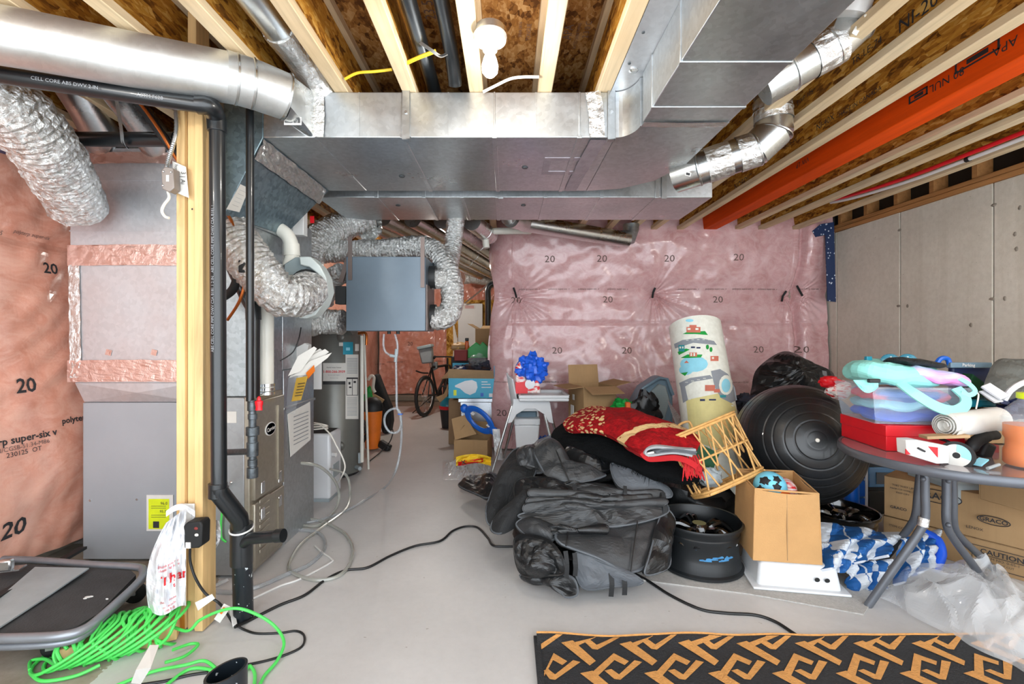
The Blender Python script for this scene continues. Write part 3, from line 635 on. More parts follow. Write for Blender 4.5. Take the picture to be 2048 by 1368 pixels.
# ---- supply plenum and slanted transition
pl = thing('supply_plenum', 'galvanized plenum with slanted blue grey underside joining furnace and main duct', 'duct', (-1.48, 2.55, .912))
obj('plenum_box', MB().bb(-1.66, -1.30, 2.40, 2.745, .913, 1.95), 'galv_old', pl, bevel=.004)
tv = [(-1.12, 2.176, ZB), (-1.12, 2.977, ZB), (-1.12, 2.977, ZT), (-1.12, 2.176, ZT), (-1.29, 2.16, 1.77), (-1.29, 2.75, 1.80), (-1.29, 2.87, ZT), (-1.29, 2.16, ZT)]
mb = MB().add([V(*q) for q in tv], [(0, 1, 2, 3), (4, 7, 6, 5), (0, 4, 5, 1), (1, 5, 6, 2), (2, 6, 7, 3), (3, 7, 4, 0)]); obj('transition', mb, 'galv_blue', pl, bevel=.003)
obj('upper_box', MB().bb(-1.465, -1.291, 2.16, 2.75, 1.78, ZT), 'galv_old', pl, bevel=.004)
tape('foil_tape', [(-1.142, 2.18, ZB - .05), (-1.142, 2.55, ZB - .05), (-1.142, 2.93, ZB - .05)], .10, pl, nrm=(.904, 0, -.428), seed=4, crumple=.014)
nn = (V(-1.12, 0, ZB) - V(-1.29, 0, 1.77)).normalized(); nd = V(nn.z, 0, -nn.x)
def slant(px, py):   # where the view ray meets the slanted underside
    d = W(px, py, 1.0) - V(0, 0, CH); p0 = V(-1.12, 0, ZB); k = (p0 - V(0, 0, CH)).dot(nd) / d.dot(nd); return V(0, 0, CH) + d * k
lc = [slant(*q) for q in ((480, 368), (497, 376), (478, 424), (452, 418))]
cd = obj('label_card', MB().add([q + nd * .002 for q in lc], [(0, 1, 2, 3)]), 'paper', pl, solid=.001, sharp=0)
obj('print', MB().add([lc[0].lerp(lc[1], .5).lerp(lc[3].lerp(lc[2], .5), t) + nd * .003 + (lc[1] - lc[0]) * s * .35 + V(0, 0, .003 * e) for t in (.2, .35, .5, .65, .8) for s, e in ((-1, 0), (1, 0), (1, 1), (-1, 1))], [tuple(range(4 * i, 4 * i + 4)) for i in range(5)]), 'inkgrey', cd, sharp=0)
# ---- return air drop beside the left wall
rd = thing('return_air_drop', 'tall galvanized return duct with taped joints on a grey cabinet', 'duct', (-2.0, 2.75, 0))
D0 = 2.558; xr0 = -1.67
xa = fx(165, D0)
obj('filter_cabinet', MB().bb(xa, xr0, D0, D0 + .46, .015, fz(805, D0)), 'cabinet_grey', rd, bevel=.006)
za, zb_ = fz(804, D0), fz(765, D0); xb = fx(150, 2.53)
q = [V(xa + .005, D0 + .005, za), V(xr0, D0 + .005, za), V(xr0, D0 + .45, za), V(xa + .005, D0 + .45, za), V(xb, 2.53, zb_), V(xr0, 2.53, zb_), V(xr0, 2.53 + .45, zb_), V(xb, 2.53 + .45, zb_), V((xa + xr0) / 2, D0 - .022, (za + zb_) / 2)]
obj('transition_piece', MB().add(q, [(0, 1, 8), (1, 5, 8), (5, 4, 8), (4, 0, 8), (1, 2, 6, 5), (2, 3, 7, 6), (3, 0, 4, 7)]), 'galv_light', rd, sharp=8)
obj('duct_section', MB().bb(xb, xr0, 2.53, 2.98, zb_, fz(512, 2.53)), 'galv_light', rd, bevel=.003)
x2 = fx(140, 2.53); zt = fz(296, 2.53)
obj('duct_section', MB().bb(x2, xr0, 2.53, 2.98, fz(512, 2.53), zt), 'galv_light', rd, bevel=.003)
obj('duct_section', MB().bb(x2, xr0, 2.60, 2.98, zt, 2.33), 'galv_old', rd, bevel=.003)
for y in (360, 462): obj('seam', MB().bb(x2 - .002, xr0, 2.527, 2.54, fz(y, 2.53) - .003, fz(y, 2.53) + .003), 'galv_light', rd)
for y, w in ((503, .065), (521, .06), (735, .075), (754, .055)): tape('tape_band', [(x2 - .01, 2.526, fz(y, 2.53)), (-2.0, 2.524, fz(y, 2.53) + .004), (xr0, 2.526, fz(y, 2.53))], w, rd, 'foil_pink', seed=y)
tape('tape_band', [(x2 + .025, 2.526, fz(530, 2.53)), (x2 + .03, 2.526, fz(640, 2.53)), (x2 + .035, 2.526, fz(755, 2.53))], .06, rd, 'foil_tape', seed=2)
tape('tape_band', [(x2 + .1, 2.526, fz(318, 2.53)), (-2.0, 2.524, fz(316, 2.53)), (xr0, 2.526, fz(318, 2.53))], .06, rd, 'foil_pink', seed=9)
for px in (217, 308): obj('tape_patch', MB().box(W(px, 705, 2.526), (.03, .002, .03), rotm(y=15)), 'foil_pink', rd)
for px, py in ((180, 1001), (274, 999)): obj('screw', MB().lathe([(0, -.004), (.006, -.003), (.006, .002)], rotm(x=90), 10, W(px, py, D0 - .001)), 'steel', rd)
lb = MB().bpx(293, 990, 346, 1062, D0 - .006, .004); lo = obj('energy_label', lb, 'paper', rd, label='white and yellow energy rating sheet')
obj('yellow_field', MB().bpx(297, 998, 338, 1058, D0 - .008, .002), 'lime', lo)
for s, px, py, sz in (('96.0', 328, 1007, .022), ('95.7', 326, 1023, .02)): lettering(s, sz, W(px, py, D0 - .0085), (1, 0, 0), (0, 0, 1), 'ink', lo)
lm = MB()
for y in (1012, 1016, 1030, 1034): lm.bpx(302, y, 332, y + .8, D0 - .0092, .001)
lm.bpx(306, 1043, 318, 1056, D0 - .0092, .001); obj('print', lm, 'ink', lo)
for k, (a, b) in enumerate((((148, 178), (222, 300)), ((238, 185), (330, 305)))):
    p = W(a[0], a[1], 2.25); q = W(b[0], b[1], 2.62); m = p.lerp(q, .35)
    mb = MB().tube([p + (p - q) * .6, p, m, q], [.075, .075, .075, .10], 28)
    solo('takeoff_pipe', mb, 'galv_shiny', ('foil lined round takeoff pipe entering the return duct beside the left wall', 'foil lined round takeoff pipe entering the return duct beside the wooden post')[k], 'pipe')
flexduct_o = flexduct('insulated_flex_duct', [W(-190, 135, 1.72), W(-75, 165, 1.80), W(10, 205, 1.88), W(75, 275, 2.02), W(120, 345, 2.2), W(155, 410, 2.42)], .125, seed=3)
tag(flexduct_o, 'fat foil flexible duct slanting down in front of the left pink wall', 'duct')
# ---- round pipe at upper left with boot to the trunk
rp_ = thing('round_supply_pipe', 'large shiny round pipe crossing in front of the wooden post into the main duct', 'pipe', W(450, 152, 1.87))
zc = ZJ - .104
def at_z(px, py): return W(px, py, (zc - CH) * F / (CY - py))
P0, P1, P2 = at_z(-420, -6), at_z(452, 153), at_z(520, 172)
mb = MB().tube([P0, P0.lerp(P1, .5), P1 + (P2 - P1) * .3], .0945, 40); obj('pipe', mb, 'galv_soft', rp_)
P3 = P2 + V(.075, .065, -.012)
el = MB().tube([P1, P1.lerp(P2, .35), P2 + V(-.01, 0, 0), P3], [.095, .095, .095, .093], 40); obj('adjustable_elbow', el, 'galv_soft', rp_)
for a_ in [(P1.lerp(P2, .3), P2 - P1), (P1.lerp(P2, .78), P2 - P1), (P3, P3 - P2)]: obj('crimp_ring', pipe_rings(MB(), [a_], .094), 'galv_shiny', rp_)
n = 32; bo = MB(); ax = (P3 - P2).normalized(); u = ax.cross(V(0, 0, 1)).normalized(); w = u.cross(ax) * -1
ring = [P3 + (u * math.cos(2 * PI * k / n) + V(0, 0, 1) * math.sin(2 * PI * k / n)) * .092 for k in range(n)]
def sq(a):
    c_, s_ = math.cos(a), math.sin(a); m = max(abs(c_), abs(s_)); return V(-.885 + .0 , 2.30 - c_ / m * .118, ZB + .105 + s_ / m * .10)
sgn = 1 if u.y > 0 else -1
rect = [sq(2 * PI * k / n) if sgn < 0 else sq(PI - 2 * PI * k / n) for k in range(n)]
bo.add(ring + rect, [(k, (k + 1) % n, n + (k + 1) % n, n + k) for k in range(n)]); obj('boot', bo, 'galv_shiny', rp_, sharp=25)
tape('foil_tape', [V(-.865, 2.17, ZT - .005), V(-.86, 2.168, 2.23), V(-.865, 2.17, ZB)], .05, rp_, seed=11)
tape('foil_tape', [P1 + V(-.14, -.02, .094), P1 + V(-.135, -.092, 0), P1 + V(-.13, -.02, -.094)], .07, rp_, nrm=(.1, -1, 0), seed=14)
lbx = obj('barcode_label', MB().bpx(568, 234, 603, 250, 2.03, .001), 'paper', rp_)
bcode = MB(); random.seed(3)
for i in range(12): bcode.bpx(570 + i * 2.6, 237, 571 + i * 2.6 + random.random(), 246, 2.0285, .001)
obj('bars', bcode, 'ink', lbx)
p2 = thing('round_branch_pipe', 'round branch pipe in the joist bay ending on top of the main duct', 'pipe', (-.917, 1.5, 2.46))
obj('pipe', MB().tube([(-.917, -.2, 2.455), (-.917, 1.2, 2.455), (-.915, 1.98, 2.455)], .066, 30), 'galv_shiny', p2)
fl = MB().tube([(-.915, 1.90, 2.455), (-.90, 2.05, 2.44), (-.88, 2.16, 2.40), (-.86, 2.24, 2.35)], .072, 28, rf=lambda i, a: .072 * (1 + .06 * nz(i * 1.7, math.cos(a) * 3, math.sin(a) * 3))); obj('taped_elbow', fl, 'foil_tape', p2, sharp=0)
# ---- elbow pipes on the right of the branch duct
def elbowpipe(name, label, pts, r, tapes, label_px=None):
    t = thing(name, label, 'pipe', pts[0]); m = len(pts)
    P = [Vector(p) for p in pts]
    mb = MB()
    for i in range(m - 1):
        d = (P[i + 1] - P[i]).normalized(); mb.tube([P[i] - d * .012, P[i + 1] + d * .012], r * (1 - .006 * (i % 2)), 36)
    obj('pipe', mb, 'galv_shiny', t, sharp=50)
    for i in range(1, m - 1): obj('crimp_ring', pipe_rings(MB(), [(P[i], P[i + 1] - P[i - 1])], r + .001), 'galv_shiny', t)
    for k, (i, f, wd) in enumerate(tapes):
        a = P[i].lerp(P[i + 1], f); d = (P[i + 1] - P[i]).normalized()
        obj('foil_tape', MB().tube([a, a + d * wd * .5, a + d * wd], r + .003, 30, cap=False, rf=lambda i, q: r + .003 + .004 * nz(math.cos(q) * 4, math.sin(q) * 4, i + k)), 'foil_tape', t, sharp=0)
    return t
e1 = elbowpipe('round_elbow_pipe', 'round pipe with gored elbow turning up between joists beside the orange beam', [W(1355, 352, 2.62), W(1396, 338, 2.55), W(1512, 298, 2.45), W(1548, 264, 2.42), W(1546, 222, 2.42), W(1546, 168, 2.42)], .088, [(1, .15, .12), (1, .7, .09), (3, .5, .11)])
lb = obj('barcode_label', MB().box(W(1376, 348, 2.455), (.03, .002, .02), rotm(y=15)), 'paper', e1); obj('bars', MB().box(W(1376, 348, 2.453), (.02, .001, .012), rotm(y=15)), 'ink', lb)
e2 = elbowpipe('round_elbow_pipe', 'round pipe rising to the joists beside the near end of the branch duct', [W(1530, 172, 1.93), W(1580, 142, 1.90), W(1660, 95, 1.86), W(1705, 52, 1.83), W(1716, 10, 1.83)], .076, [(1, .5, .11)])
lb = obj('barcode_label', MB().box(W(1712, 62, 1.742), (.03, .002, .02), rotm(y=-60)), 'paper', e2)
# white panel and cable at the top right
solo('white_duct_cap', MB().tube([W(1700, 30, 1.75), W(1720, -20, 1.72)], .06, 24), 'white', 'white round duct end above the shiny elbow at the top of the branch', 'duct')
solo('white_cable', MB().tube(spline([W(1728, 32, 1.70), W(1760, 20, 1.68), W(1808, 2, 1.66), W(1840, -20, 1.66)]), .0045, 8), 'wirewhite', 'thin white cable leaving over the printed joist beside the elbow pipe', 'cable')
# ---- round pipe behind, beneath the return trunk
rb = thing('round_pipe', 'dull round pipe slanting along the top of the pink wall', 'pipe', W(1130, 465, 4.6))
obj('pipe', MB().tube([W(1022, 437, 4.1), W(1050, 446, 4.35), W(1255, 480, 4.72)], .078, 30), 'galv_shiny', rb)
obj('elbow', MB().tube([W(1015, 415, 4.1), W(1018, 432, 4.12), W(1050, 446, 4.35)], .082, 24), 'galv_shiny', rb)
obj('end_elbow', MB().tube([W(1236, 478, 4.70), W(1258, 474, 4.74), W(1262, 458, 4.76), W(1262, 449, 4.76)], .08, 24), 'galv_old', rb)
pv = MB().tube(spline([W(1060, 462, 4.75), W(1010, 462, 4.5), W(985, 463, 4.45), W(972, 468, 4.42), W(971, 478, 4.42), W(973, 496, 4.42)], 5), .032, 14)
solo('white_drain_pipe', pv, 'pvc', 'short white pipe elbow under the ceiling at the left end of the pink wall', 'pipe')
# ---- bundle of pipes running back under the far ceiling
for k in range(5):
    x0 = -1.3 + .25 * k; y1 = min(7.9, 4.0 + (-.17 - x0) * 3.9 / .85); p = V(x0, 4.0, 2.235 - .012 * k); q = V(x0 + (y1 - 4.0) * .85 / 3.9, y1, 2.235 - .012 * k)
    t = thing('long_round_pipe', ('long round pipe running back under the recess ceiling beside the bare bulb', 'second long round pipe from the bare bulb under the recess ceiling', 'third long round pipe from the bare bulb under the recess ceiling', 'round pipe under the recess ceiling next to the shortest one by the pink wall', 'shortest round pipe under the recess ceiling ending at the pink wall')[k], 'pipe', p, 'long pipes under the recess ceiling')
    obj('pipe', MB().tube([p, p.lerp(q, .5), q], .078, 24), 'galv_shiny', t); obj('crimp_ring', pipe_rings(MB(), [(p.lerp(q, .6), q - p)], .078), 'galv_shiny', t)
fo = flexduct('foil_elbow', [W(925, 556, 8.05), W(950, 556, 8.2), W(985, 562, 8.4)], .10, seed=8); tag(fo, 'crumpled foil elbow at the end of the long round pipes', 'duct')
solo('recess_drain_pipe', MB().tube(spline([W(1003, 566, 6.6), W(985, 568, 6.6), W(976, 578, 6.6), W(976, 600, 6.6), W(976, 668, 6.6)], 5), .042, 14), 'abs', 'black drain pipe dropping beside the white electrical panel', 'pipe')
# ---- black drain stack with splattered foot
ab = thing('drain_pipe', 'black plastic drain pipe turning down beside the wooden post to the floor', 'pipe', G(487, 1240))
DA = 1.93
pts = [W(-300, 105, 1.63), W(404, 211, 1.84)]
hz = obj('horizontal_pipe', MB().tube(pts, .030, 24), 'abs', ab)
vx = fx(434, DA)
elb = spline([W(395, 209, 1.84), W(420, 213, 1.855), V(vx, DA - .01, fz(235, DA)), V(vx, DA, fz(262, DA))], 6); obj('elbow', MB().tube(elb, .036, 24), 'abs', ab)
obj('vertical_pipe', MB().tube([V(vx, DA, fz(240, DA)), V(fx(438, DA), DA, fz(985, DA))], .0295, 24), 'abs', ab)
for y in (250, 980): obj('coupling', MB().tube([V(vx + .003 * (y > 500), DA, fz(y, DA) + .03), V(vx + .003 * (y > 500), DA, fz(y, DA) - .03)], .035, 24), 'abs', ab, bevel=.003)
A0 = V(fx(438, DA), DA, fz(985, DA)); A1 = W(478, 1036, 2.0); A2 = W(483, 1066, 2.02); A3 = G(487, 1238); A3.z = .0
obj('offset_bend', MB().tube([A0 + V(0, 0, .02), A0, A1, A2], [.036, .036, .036, .037], 24), 'abs', ab)
obj('foot_pipe', MB().tube([A2 + V(0, 0, .03), A3], .0395, 24), 'abs_splat', ab)
obj('wye', MB().tube([A2 + V(0, 0, .04), A2 + V(0, 0, -.13)], .044, 24), 'abs', ab)
st = MB().tube([A2 + V(.0, -.01, -.05), W(500, 1077, 1.99), W(566, 1071, 1.96)], .024, 20); obj('stub', st, 'abs', ab)
obj('stub_cap', MB().tube([W(552, 1072, 1.963), W(567, 1071, 1.958)], .027, 20), 'abs', ab)
obj('cable_tie', MB().tube([A2 + V(math.cos(a) * .045, math.sin(a) * .045, .02 + .01 * math.sin(a)) for a in [2 * PI * k / 20 for k in range(20)]], .004, 6, closed=True), 'white', ab)
prt = (W(404, 211, 1.84) - W(-60, 141, 1.70)).normalized()
for px, py, s in ((130, 166, 'CELL CORE ABS DWV 2 IN'), (300, 193, 'ASTM F628')): lettering(s, .018, W(px, py, 1.72), prt, (0, 0, 1), 'inkgrey', hz)
lv_ = MB()
lettering('ABS CELL CORE PIPE DWV CSA B181.1 2 IN   ABS CELL CORE PIPE DWV CSA B181.1', .016, (vx + .002, DA - .0305, 1.45), (0, 0, 1), (-1, 0, 0), 'inkgrey', ab)
solo('drain_pipe', MB().tube([W(-20, 278, 2.26), W(352, 279, 2.26)], .034, 20), 'abs', 'level black drain pipe hung by metal strap in front of the return duct', 'pipe')
def perf_strap(pts, label, w=.016):
    t = thing('perforated_strap', label, 'strap', pts[0]); P = spline(pts, 12); mb = MB(); d = V(0, -1, 0)
    for a, b in zip(P, P[1:]): mb.bar(a, b, w, .0015, d)
    obj('band', mb, 'zinc', t, sharp=0); hb = MB()
    for i in range(1, len(P) - 1): hb.lathe([(0, -.002), (.0045, -.0018)], rotm(x=90), 8, P[i] + V(0, -.0015, 0))
    obj('holes', hb, 'dark', t, sharp=0)
perf_strap([W(232, 195, 2.21), W(238, 230, 2.21), W(243, 262, 2.2), W(246, 285, 2.21), W(256, 297, 2.25)], 'perforated steel strap holding the level black pipe before the return duct')
perf_strap([W(157, 115, 1.9), W(162, 125, 1.89), W(168, 135, 1.9)], 'perforated steel strap around the copper line above the drain pipe')
perf_strap([W(840, 85, 1.75), W(862, 100, 1.74), W(880, 112, 1.75), W(893, 108, 1.78)], 'perforated strap slung under the black pipes in the joist bay', .012)
# joist bay pipes
solo('black_pipe', MB().tube([(-.36, -.1, 2.43), (-.36, 2.9, 2.43)], .032, 18), 'abs', 'straight black plastic pipe in the joist bay beside the bulb', 'pipe')
solo('black_pipe', MB().tube(spline([(-.245, -.1, 2.47), (-.245, 1.2, 2.47), (-.245, 1.78, 2.46), (-.24, 2.0, 2.43), (-.235, 2.1, 2.37), (-.235, 2.13, 2.345)], 6), .030, 18), 'abs', 'black plastic pipe with elbow bending down behind the duct next to the bulb', 'pipe')
solo('yellow_cable', MB().tube(spline([W(690, 158, 2.1), W(715, 146, 2.08), W(750, 143, 2.06), W(784, 139, 2.05)]), .006, 8), 'yellow', 'yellow cable crossing the joist bay over the main duct', 'cable')
solo('yellow_cable', MB().tube(spline([W(806, 130, 2.0), W(822, 122, 1.98), W(845, 112, 1.96), W(872, 102, 1.95)]), .008, 8), 'yellow', 'pair of yellow cables under the black pipes in the joist bay', 'cable')
solo('white_cable', MB().tube(spline([W(966, 184, 2.05), W(990, 172, 2.04), W(1020, 158, 2.03), W(1046, 154, 2.03), W(1078, 154, 2.03)]), .006, 8), 'wirewhite', 'white cable looping between joists below the bulb', 'cable')
# ---- furnace
fu = thing('furnace', 'metal furnace cabinet with two latched doors and oval badge', 'furnace', (-1.47, 2.55, 0))
X0, X1, Y1, Y2, H = -1.655, -1.285, 2.375, 2.72, .912
obj('side_panel', MB().bb(X0, X1 - .03, Y1, Y2, .02, H), 'furnace_side', fu, bevel=.006)
obj('corner_edge', MB().bb(X1 - .031, X1 - .004, Y1 - .003, Y2 + .003, .02, H + .003), 'furnace', fu, bevel=.004)
zd = fz(1000, 2.45)
for z0, z1, nm in ((zd + .012, H - .025, 'upper_door'), (.045, zd - .004, 'lower_door')):
    d = obj(nm, MB().bb(X1 - .01, X1 + .012, Y1 + .02, Y2 - .01, z0, z1), 'furnace', fu, bevel=.006)
    for y in (Y1 + .09, Y2 - .07):
        zz = z0 + .05 if nm == 'upper_door' else z1 - .07
        lt = MB().bb(X1 + .012, X1 + .02, y - .018, y + .018, zz - .03, zz + .03); obj('latch', lt, 'steel', d, bevel=.005)
    if nm == 'upper_door':
        M = basis((0, 1, 0), (0, 0, 1)); zc_ = fz(857, 2.55); yc = 2.545
        M2 = M @ Matrix.Diagonal((1.35, .85, 1)).to_3x3()
        bd = obj('badge', MB().lathe([(0, .0), (.040, .0), (.042, .004), (.038, .006), (0, .006)], M2, 28, (X1 + .011, yc, zc_)), 'white', d)
        obj('badge_field', MB().lathe([(0, .0065), (.036, .0065)], M2, 28, (X1 + .011, yc, zc_)), 'navy', bd)
        lettering('Carrier', .030, (X1 + .0185, yc, zc_), (0, 1, .08), (0, -.08, 1), 'white', bd, bold=True)
    else:
        rb_ = MB()
        for k in range(9): rb_.bb(X1 + .012, X1 + .017, Y1 + .06, Y1 + .16, z0 + .06 + k * .032, z0 + .078 + k * .032)
        obj('louvre', rb_, 'furnace', d, bevel=.003)
    obj('rib', MB().bar((X1 + .014, Y2 - .09, z0 + .04), (X1 + .014, Y2 - .09, z1 - .05), .012, .006), 'furnace', d)
obj('rating_plate', MB().bpx(452, 823, 473, 846, Y1 - .002, .0015), 'paper', fu)
for px, py in ((463, 965), (427, 1000)): obj('screw', MB().ball(W(px, py, Y1), .008, 10, 6), 'steel', fu)
# rear duct next to furnace with papers
rdk = thing('rear_return_duct', 'plain galvanized duct standing behind the furnace', 'duct', (-1.5, 3.0, 0))
obj('duct_section', MB().bb(-1.70, -1.30, 2.76, 3.19, .0, 1.02), 'galv', rdk, bevel=.004)
obj('duct_section', MB().bb(-1.69, -1.31, 2.77, 3.18, 1.021, 1.93), 'galv', rdk, bevel=.004)
obj('flange', MB().bb(-1.71, -1.292, 2.75, 3.20, .79, .805), 'galv', rdk, bevel=.003)
pp = obj('notice_sheet', MB().add([V(-1.297, 2.80, .76), V(-1.297, 3.12, .79), V(-1.293, 3.12, .54), V(-1.293, 2.83, .50)], [(0, 1, 2, 3)]), 'paper', rdk, solid=.002, sharp=0, label='white printed notice')
pl_ = MB()
for k in range(8): pl_.bb(-1.2915, -1.2905, 2.87, 3.08, .56 + k * .024, .565 + k * .024)
obj('print', pl_, 'inkgrey', pp)
# gas line
gp = thing('gas_pipe', 'thin black gas pipe with red handled valve dropping to the furnace', 'pipe', W(505, 955, 2.28))
DG = 2.06; gx = fx(500, DG)
obj('pipe', MB().tube([V(gx, DG, fz(192, DG)), V(gx, DG, fz(802, DG))], .0165, 16), 'abs', gp)
mb = MB().tube([V(gx + .01, DG, fz(800, DG)), V(gx + .012, DG, fz(952, DG))], .0155, 14)
for y, r, h in ((812, .021, .02), (833, .019, .012), (862, .027, .018), (880, .02, .02), (898, .024, .03), (925, .02, .014), (945, .023, .022)): mb.tube([V(gx + .011, DG, fz(y, DG) + h), V(gx + .011, DG, fz(y, DG) - h)], r, 14)
mb.tube([V(gx + .01, DG, fz(903, DG)), V(fx(412, 2.2), 2.2, fz(906, 2.2))], .014, 12)
obj('fittings', mb, 'iron', gp, bevel=.002)
obj('valve_handle', MB().ball(W(518, 808, DG - .03), (.017, .012, .03), 12, 8, f=lambda q: 1 + .25 * math.sin(q.z * 7)), 'red', gp)
# vent pipes
solo('intake_pipe', MB().tube(spline([W(400, 395, 2.36), W(440, 480, 2.36), W(490, 590, 2.36), W(506, 625, 2.37), W(507, 680, 2.37), W(507, 795, 2.37)], 6), .030, 20).tube([W(506, 610, 2.37), W(507, 640, 2.37)], .036, 20), 'abs', 'thick black intake pipe bending down onto the furnace top', 'pipe')
vt = thing('white_vent_pipe', 'white plastic vent pipe standing on the furnace in a metal collar', 'pipe', W(533, 780, 2.52))
obj('pipe', MB().tube([W(533, 555, 2.52), W(533, 782, 2.52)], .036, 24), 'pvc', vt)
mb = MB(); 
for y in (770, 778, 786): mb.tube([W(533, y - 3, 2.52), W(533, y + 3, 2.52)], .042, 24)
obj('collar', mb, 'steel', vt)
ve = thing('white_vent_pipe', 'white plastic pipe elbow curving down behind the foil duct', 'pipe', W(583, 520, 2.68))
obj('elbow', MB().tube(spline([W(528, 450, 2.68), W(552, 455, 2.68), W(574, 470, 2.68), W(583, 492, 2.68), W(584, 520, 2.68)], 6), .038, 22), 'pvc', ve)
obj('coupling', MB().tube([W(583, 488, 2.68), W(584, 512, 2.68)], .043, 22), 'pvc', ve)
obj('lower_pipe', MB().tube([W(584, 512, 2.68), W(578, 535, 2.66)], .037, 22), 'pvc', ve)
# humidifier
hu = thing('bypass_humidifier', 'grey and white bypass humidifier with curved cover fed by foil duct', 'humidifier', W(612, 640, 2.72))
def pxpoly(pts, D0, D1):
    mb = MB(); n = len(pts); mb.add([W(x, y, D0) for x, y in pts] + [W(x, y, D0) + V(0, D1 - D0, 0) for x, y in pts], [tuple(range(n)), tuple(range(2 * n - 1, n - 1, -1))] + [(i, n + i, n + (i + 1) % n, (i + 1) % n) for i in range(n)]); return mb
obj('body', pxpoly([(568, 528), (590, 514), (612, 514), (612, 634), (582, 634), (568, 630)], 2.62, 2.74), 'humid', hu, bevel=.006)
obj('side_body', pxpoly([(600, 514), (625, 516), (645, 545), (655, 578), (645, 612), (620, 636), (600, 636)], 2.63, 2.74), 'humid', hu, bevel=.008)
obj('cover', pxpoly([(598, 513), (620, 513), (640, 532), (652, 556), (656, 582), (648, 606), (630, 630), (612, 637), (597, 636), (599, 626), (622, 616), (640, 596), (644, 574), (636, 548), (618, 534), (600, 530)], 2.59, 2.69), 'humid_light', hu, bevel=.006)
obj('collar_ring', MB().tube([W(612 + 34 * math.cos(a), 578 + 38 * math.sin(a), 2.60 + .02 * math.cos(a)) for a in [2 * PI * k / 24 for k in range(24)]], .006, 8, closed=True), 'dark', hu)
fo = flexduct('foil_flex_duct', [W(436, 440, 2.34), W(474, 486, 2.26), W(520, 548, 2.24), W(560, 588, 2.28), W(595, 592, 2.38), W(618, 580, 2.56)], .10, seed=1, amp=.06); tag(fo, 'fat crinkled foil duct curving from the plenum to the white humidifier', 'duct')
# ---- HRV unit
hr = thing('ventilator_unit', 'blue grey metal ventilator box hanging under the ducts', 'ventilator', W(775, 662, 3.2))
obj('case', MB().bpx(692, 513, 851, 662, 3.2, .34), 'hrv', hr, bevel=.004)
a = W(851, 570, 3.22); obj('side_panel', MB().bb(a.x + .001, a.x + .012, 3.22, 3.53, fz(661, 3.22), fz(569, 3.22)), 'hrv_dark', hr)
for px, D in ((700, 3.19), (845, 3.19)): obj('hanger_bracket', MB().bb(fx(px - 4, D), fx(px + 4, D), D, D + .005, fz(575, D) if px > 800 else fz(560, D), fz(474, D)), 'hrv_dark', hr)
obj('control_box', MB().bpx(670, 572, 691, 608, 3.22, .08), 'dark', hr, bevel=.003)
obj('bracket_arm', MB().bar(W(682, 565, 3.22), W(700, 505, 3.22), .02, .03), 'hrv_dark', hr)
for y in (555, 632): obj('duct_collar', MB().tube([V(a.x, 3.37, fz(y, 3.37)), V(a.x + .05, 3.37, fz(y, 3.37))], .082, 24), 'dark', hr)
for x, D in ((778, 3.26), (796, 3.26)): obj('drain_spout', MB().tube([W(x, 660, D), W(x, 668, D)], .012, 10), 'dark', hr)
for k, (nm, pts, r, lab) in enumerate((
  ('foil_flex_duct', [W(632, 506, 3.62), W(680, 503, 3.64), W(760, 500, 3.64), W(845, 494, 3.62), W(885, 520, 3.52), W(903, 570, 3.44), W(902, 618, 3.40), W(885, 636, 3.37), W(866, 636, 3.37)], .082, 'long foil duct over the ventilator box bending down into its right side'),
  ('foil_flex_duct', [W(858, 556, 3.37), W(880, 556, 3.40), W(897, 528, 3.62), W(906, 485, 3.75), W(912, 432, 3.72)], .07, 'foil duct rising from the ventilator box to the return trunk'),
  ('foil_flex_duct', [W(686, 645, 3.30), W(655, 643, 3.32), W(628, 646, 3.30), W(606, 652, 3.22)], .085, 'foil duct leaving the lower left of the ventilator box'),
  ('foil_flex_duct', [W(686, 545, 3.40), W(668, 556, 3.44), W(655, 575, 3.5), W(645, 605, 3.55)], .075, 'foil duct tucked between the humidifier and the ventilator box'),
  ('foil_flex_duct', [W(740, 432, 3.85), W(690, 450, 3.75), W(650, 468, 3.62), W(622, 492, 3.50), W(612, 530, 3.42)], .115, 'wide foil duct drooping from the ceiling behind the humidifier'))):
    o = flexduct(nm, pts, r, seed=20 + k); tag(o, lab, 'duct')
solo('foil_sheet', MB().grid(lambda u, v: W(716 + 48 * u, 436 + 52 * v * (1 - .7 * abs(u - .45)), 3.85 + .06 * nz(u * 5, v * 5, 1)), 16, 12), 'foil', 'loose crumpled foil hanging behind the ventilator ducts', 'foil', sharp=0, solid=.002)
solo('smoke_switch_box', MB().bpx(585, 412, 607, 470, 2.9, .06), 'white', 'pale junction box fixed behind the white pipe elbow', 'box', bevel=.004)
solo('red_tag', MB().bpx(620, 432, 628, 446, 3.0, .004), 'red', 'small red tag hanging behind the slanted duct', 'tag')
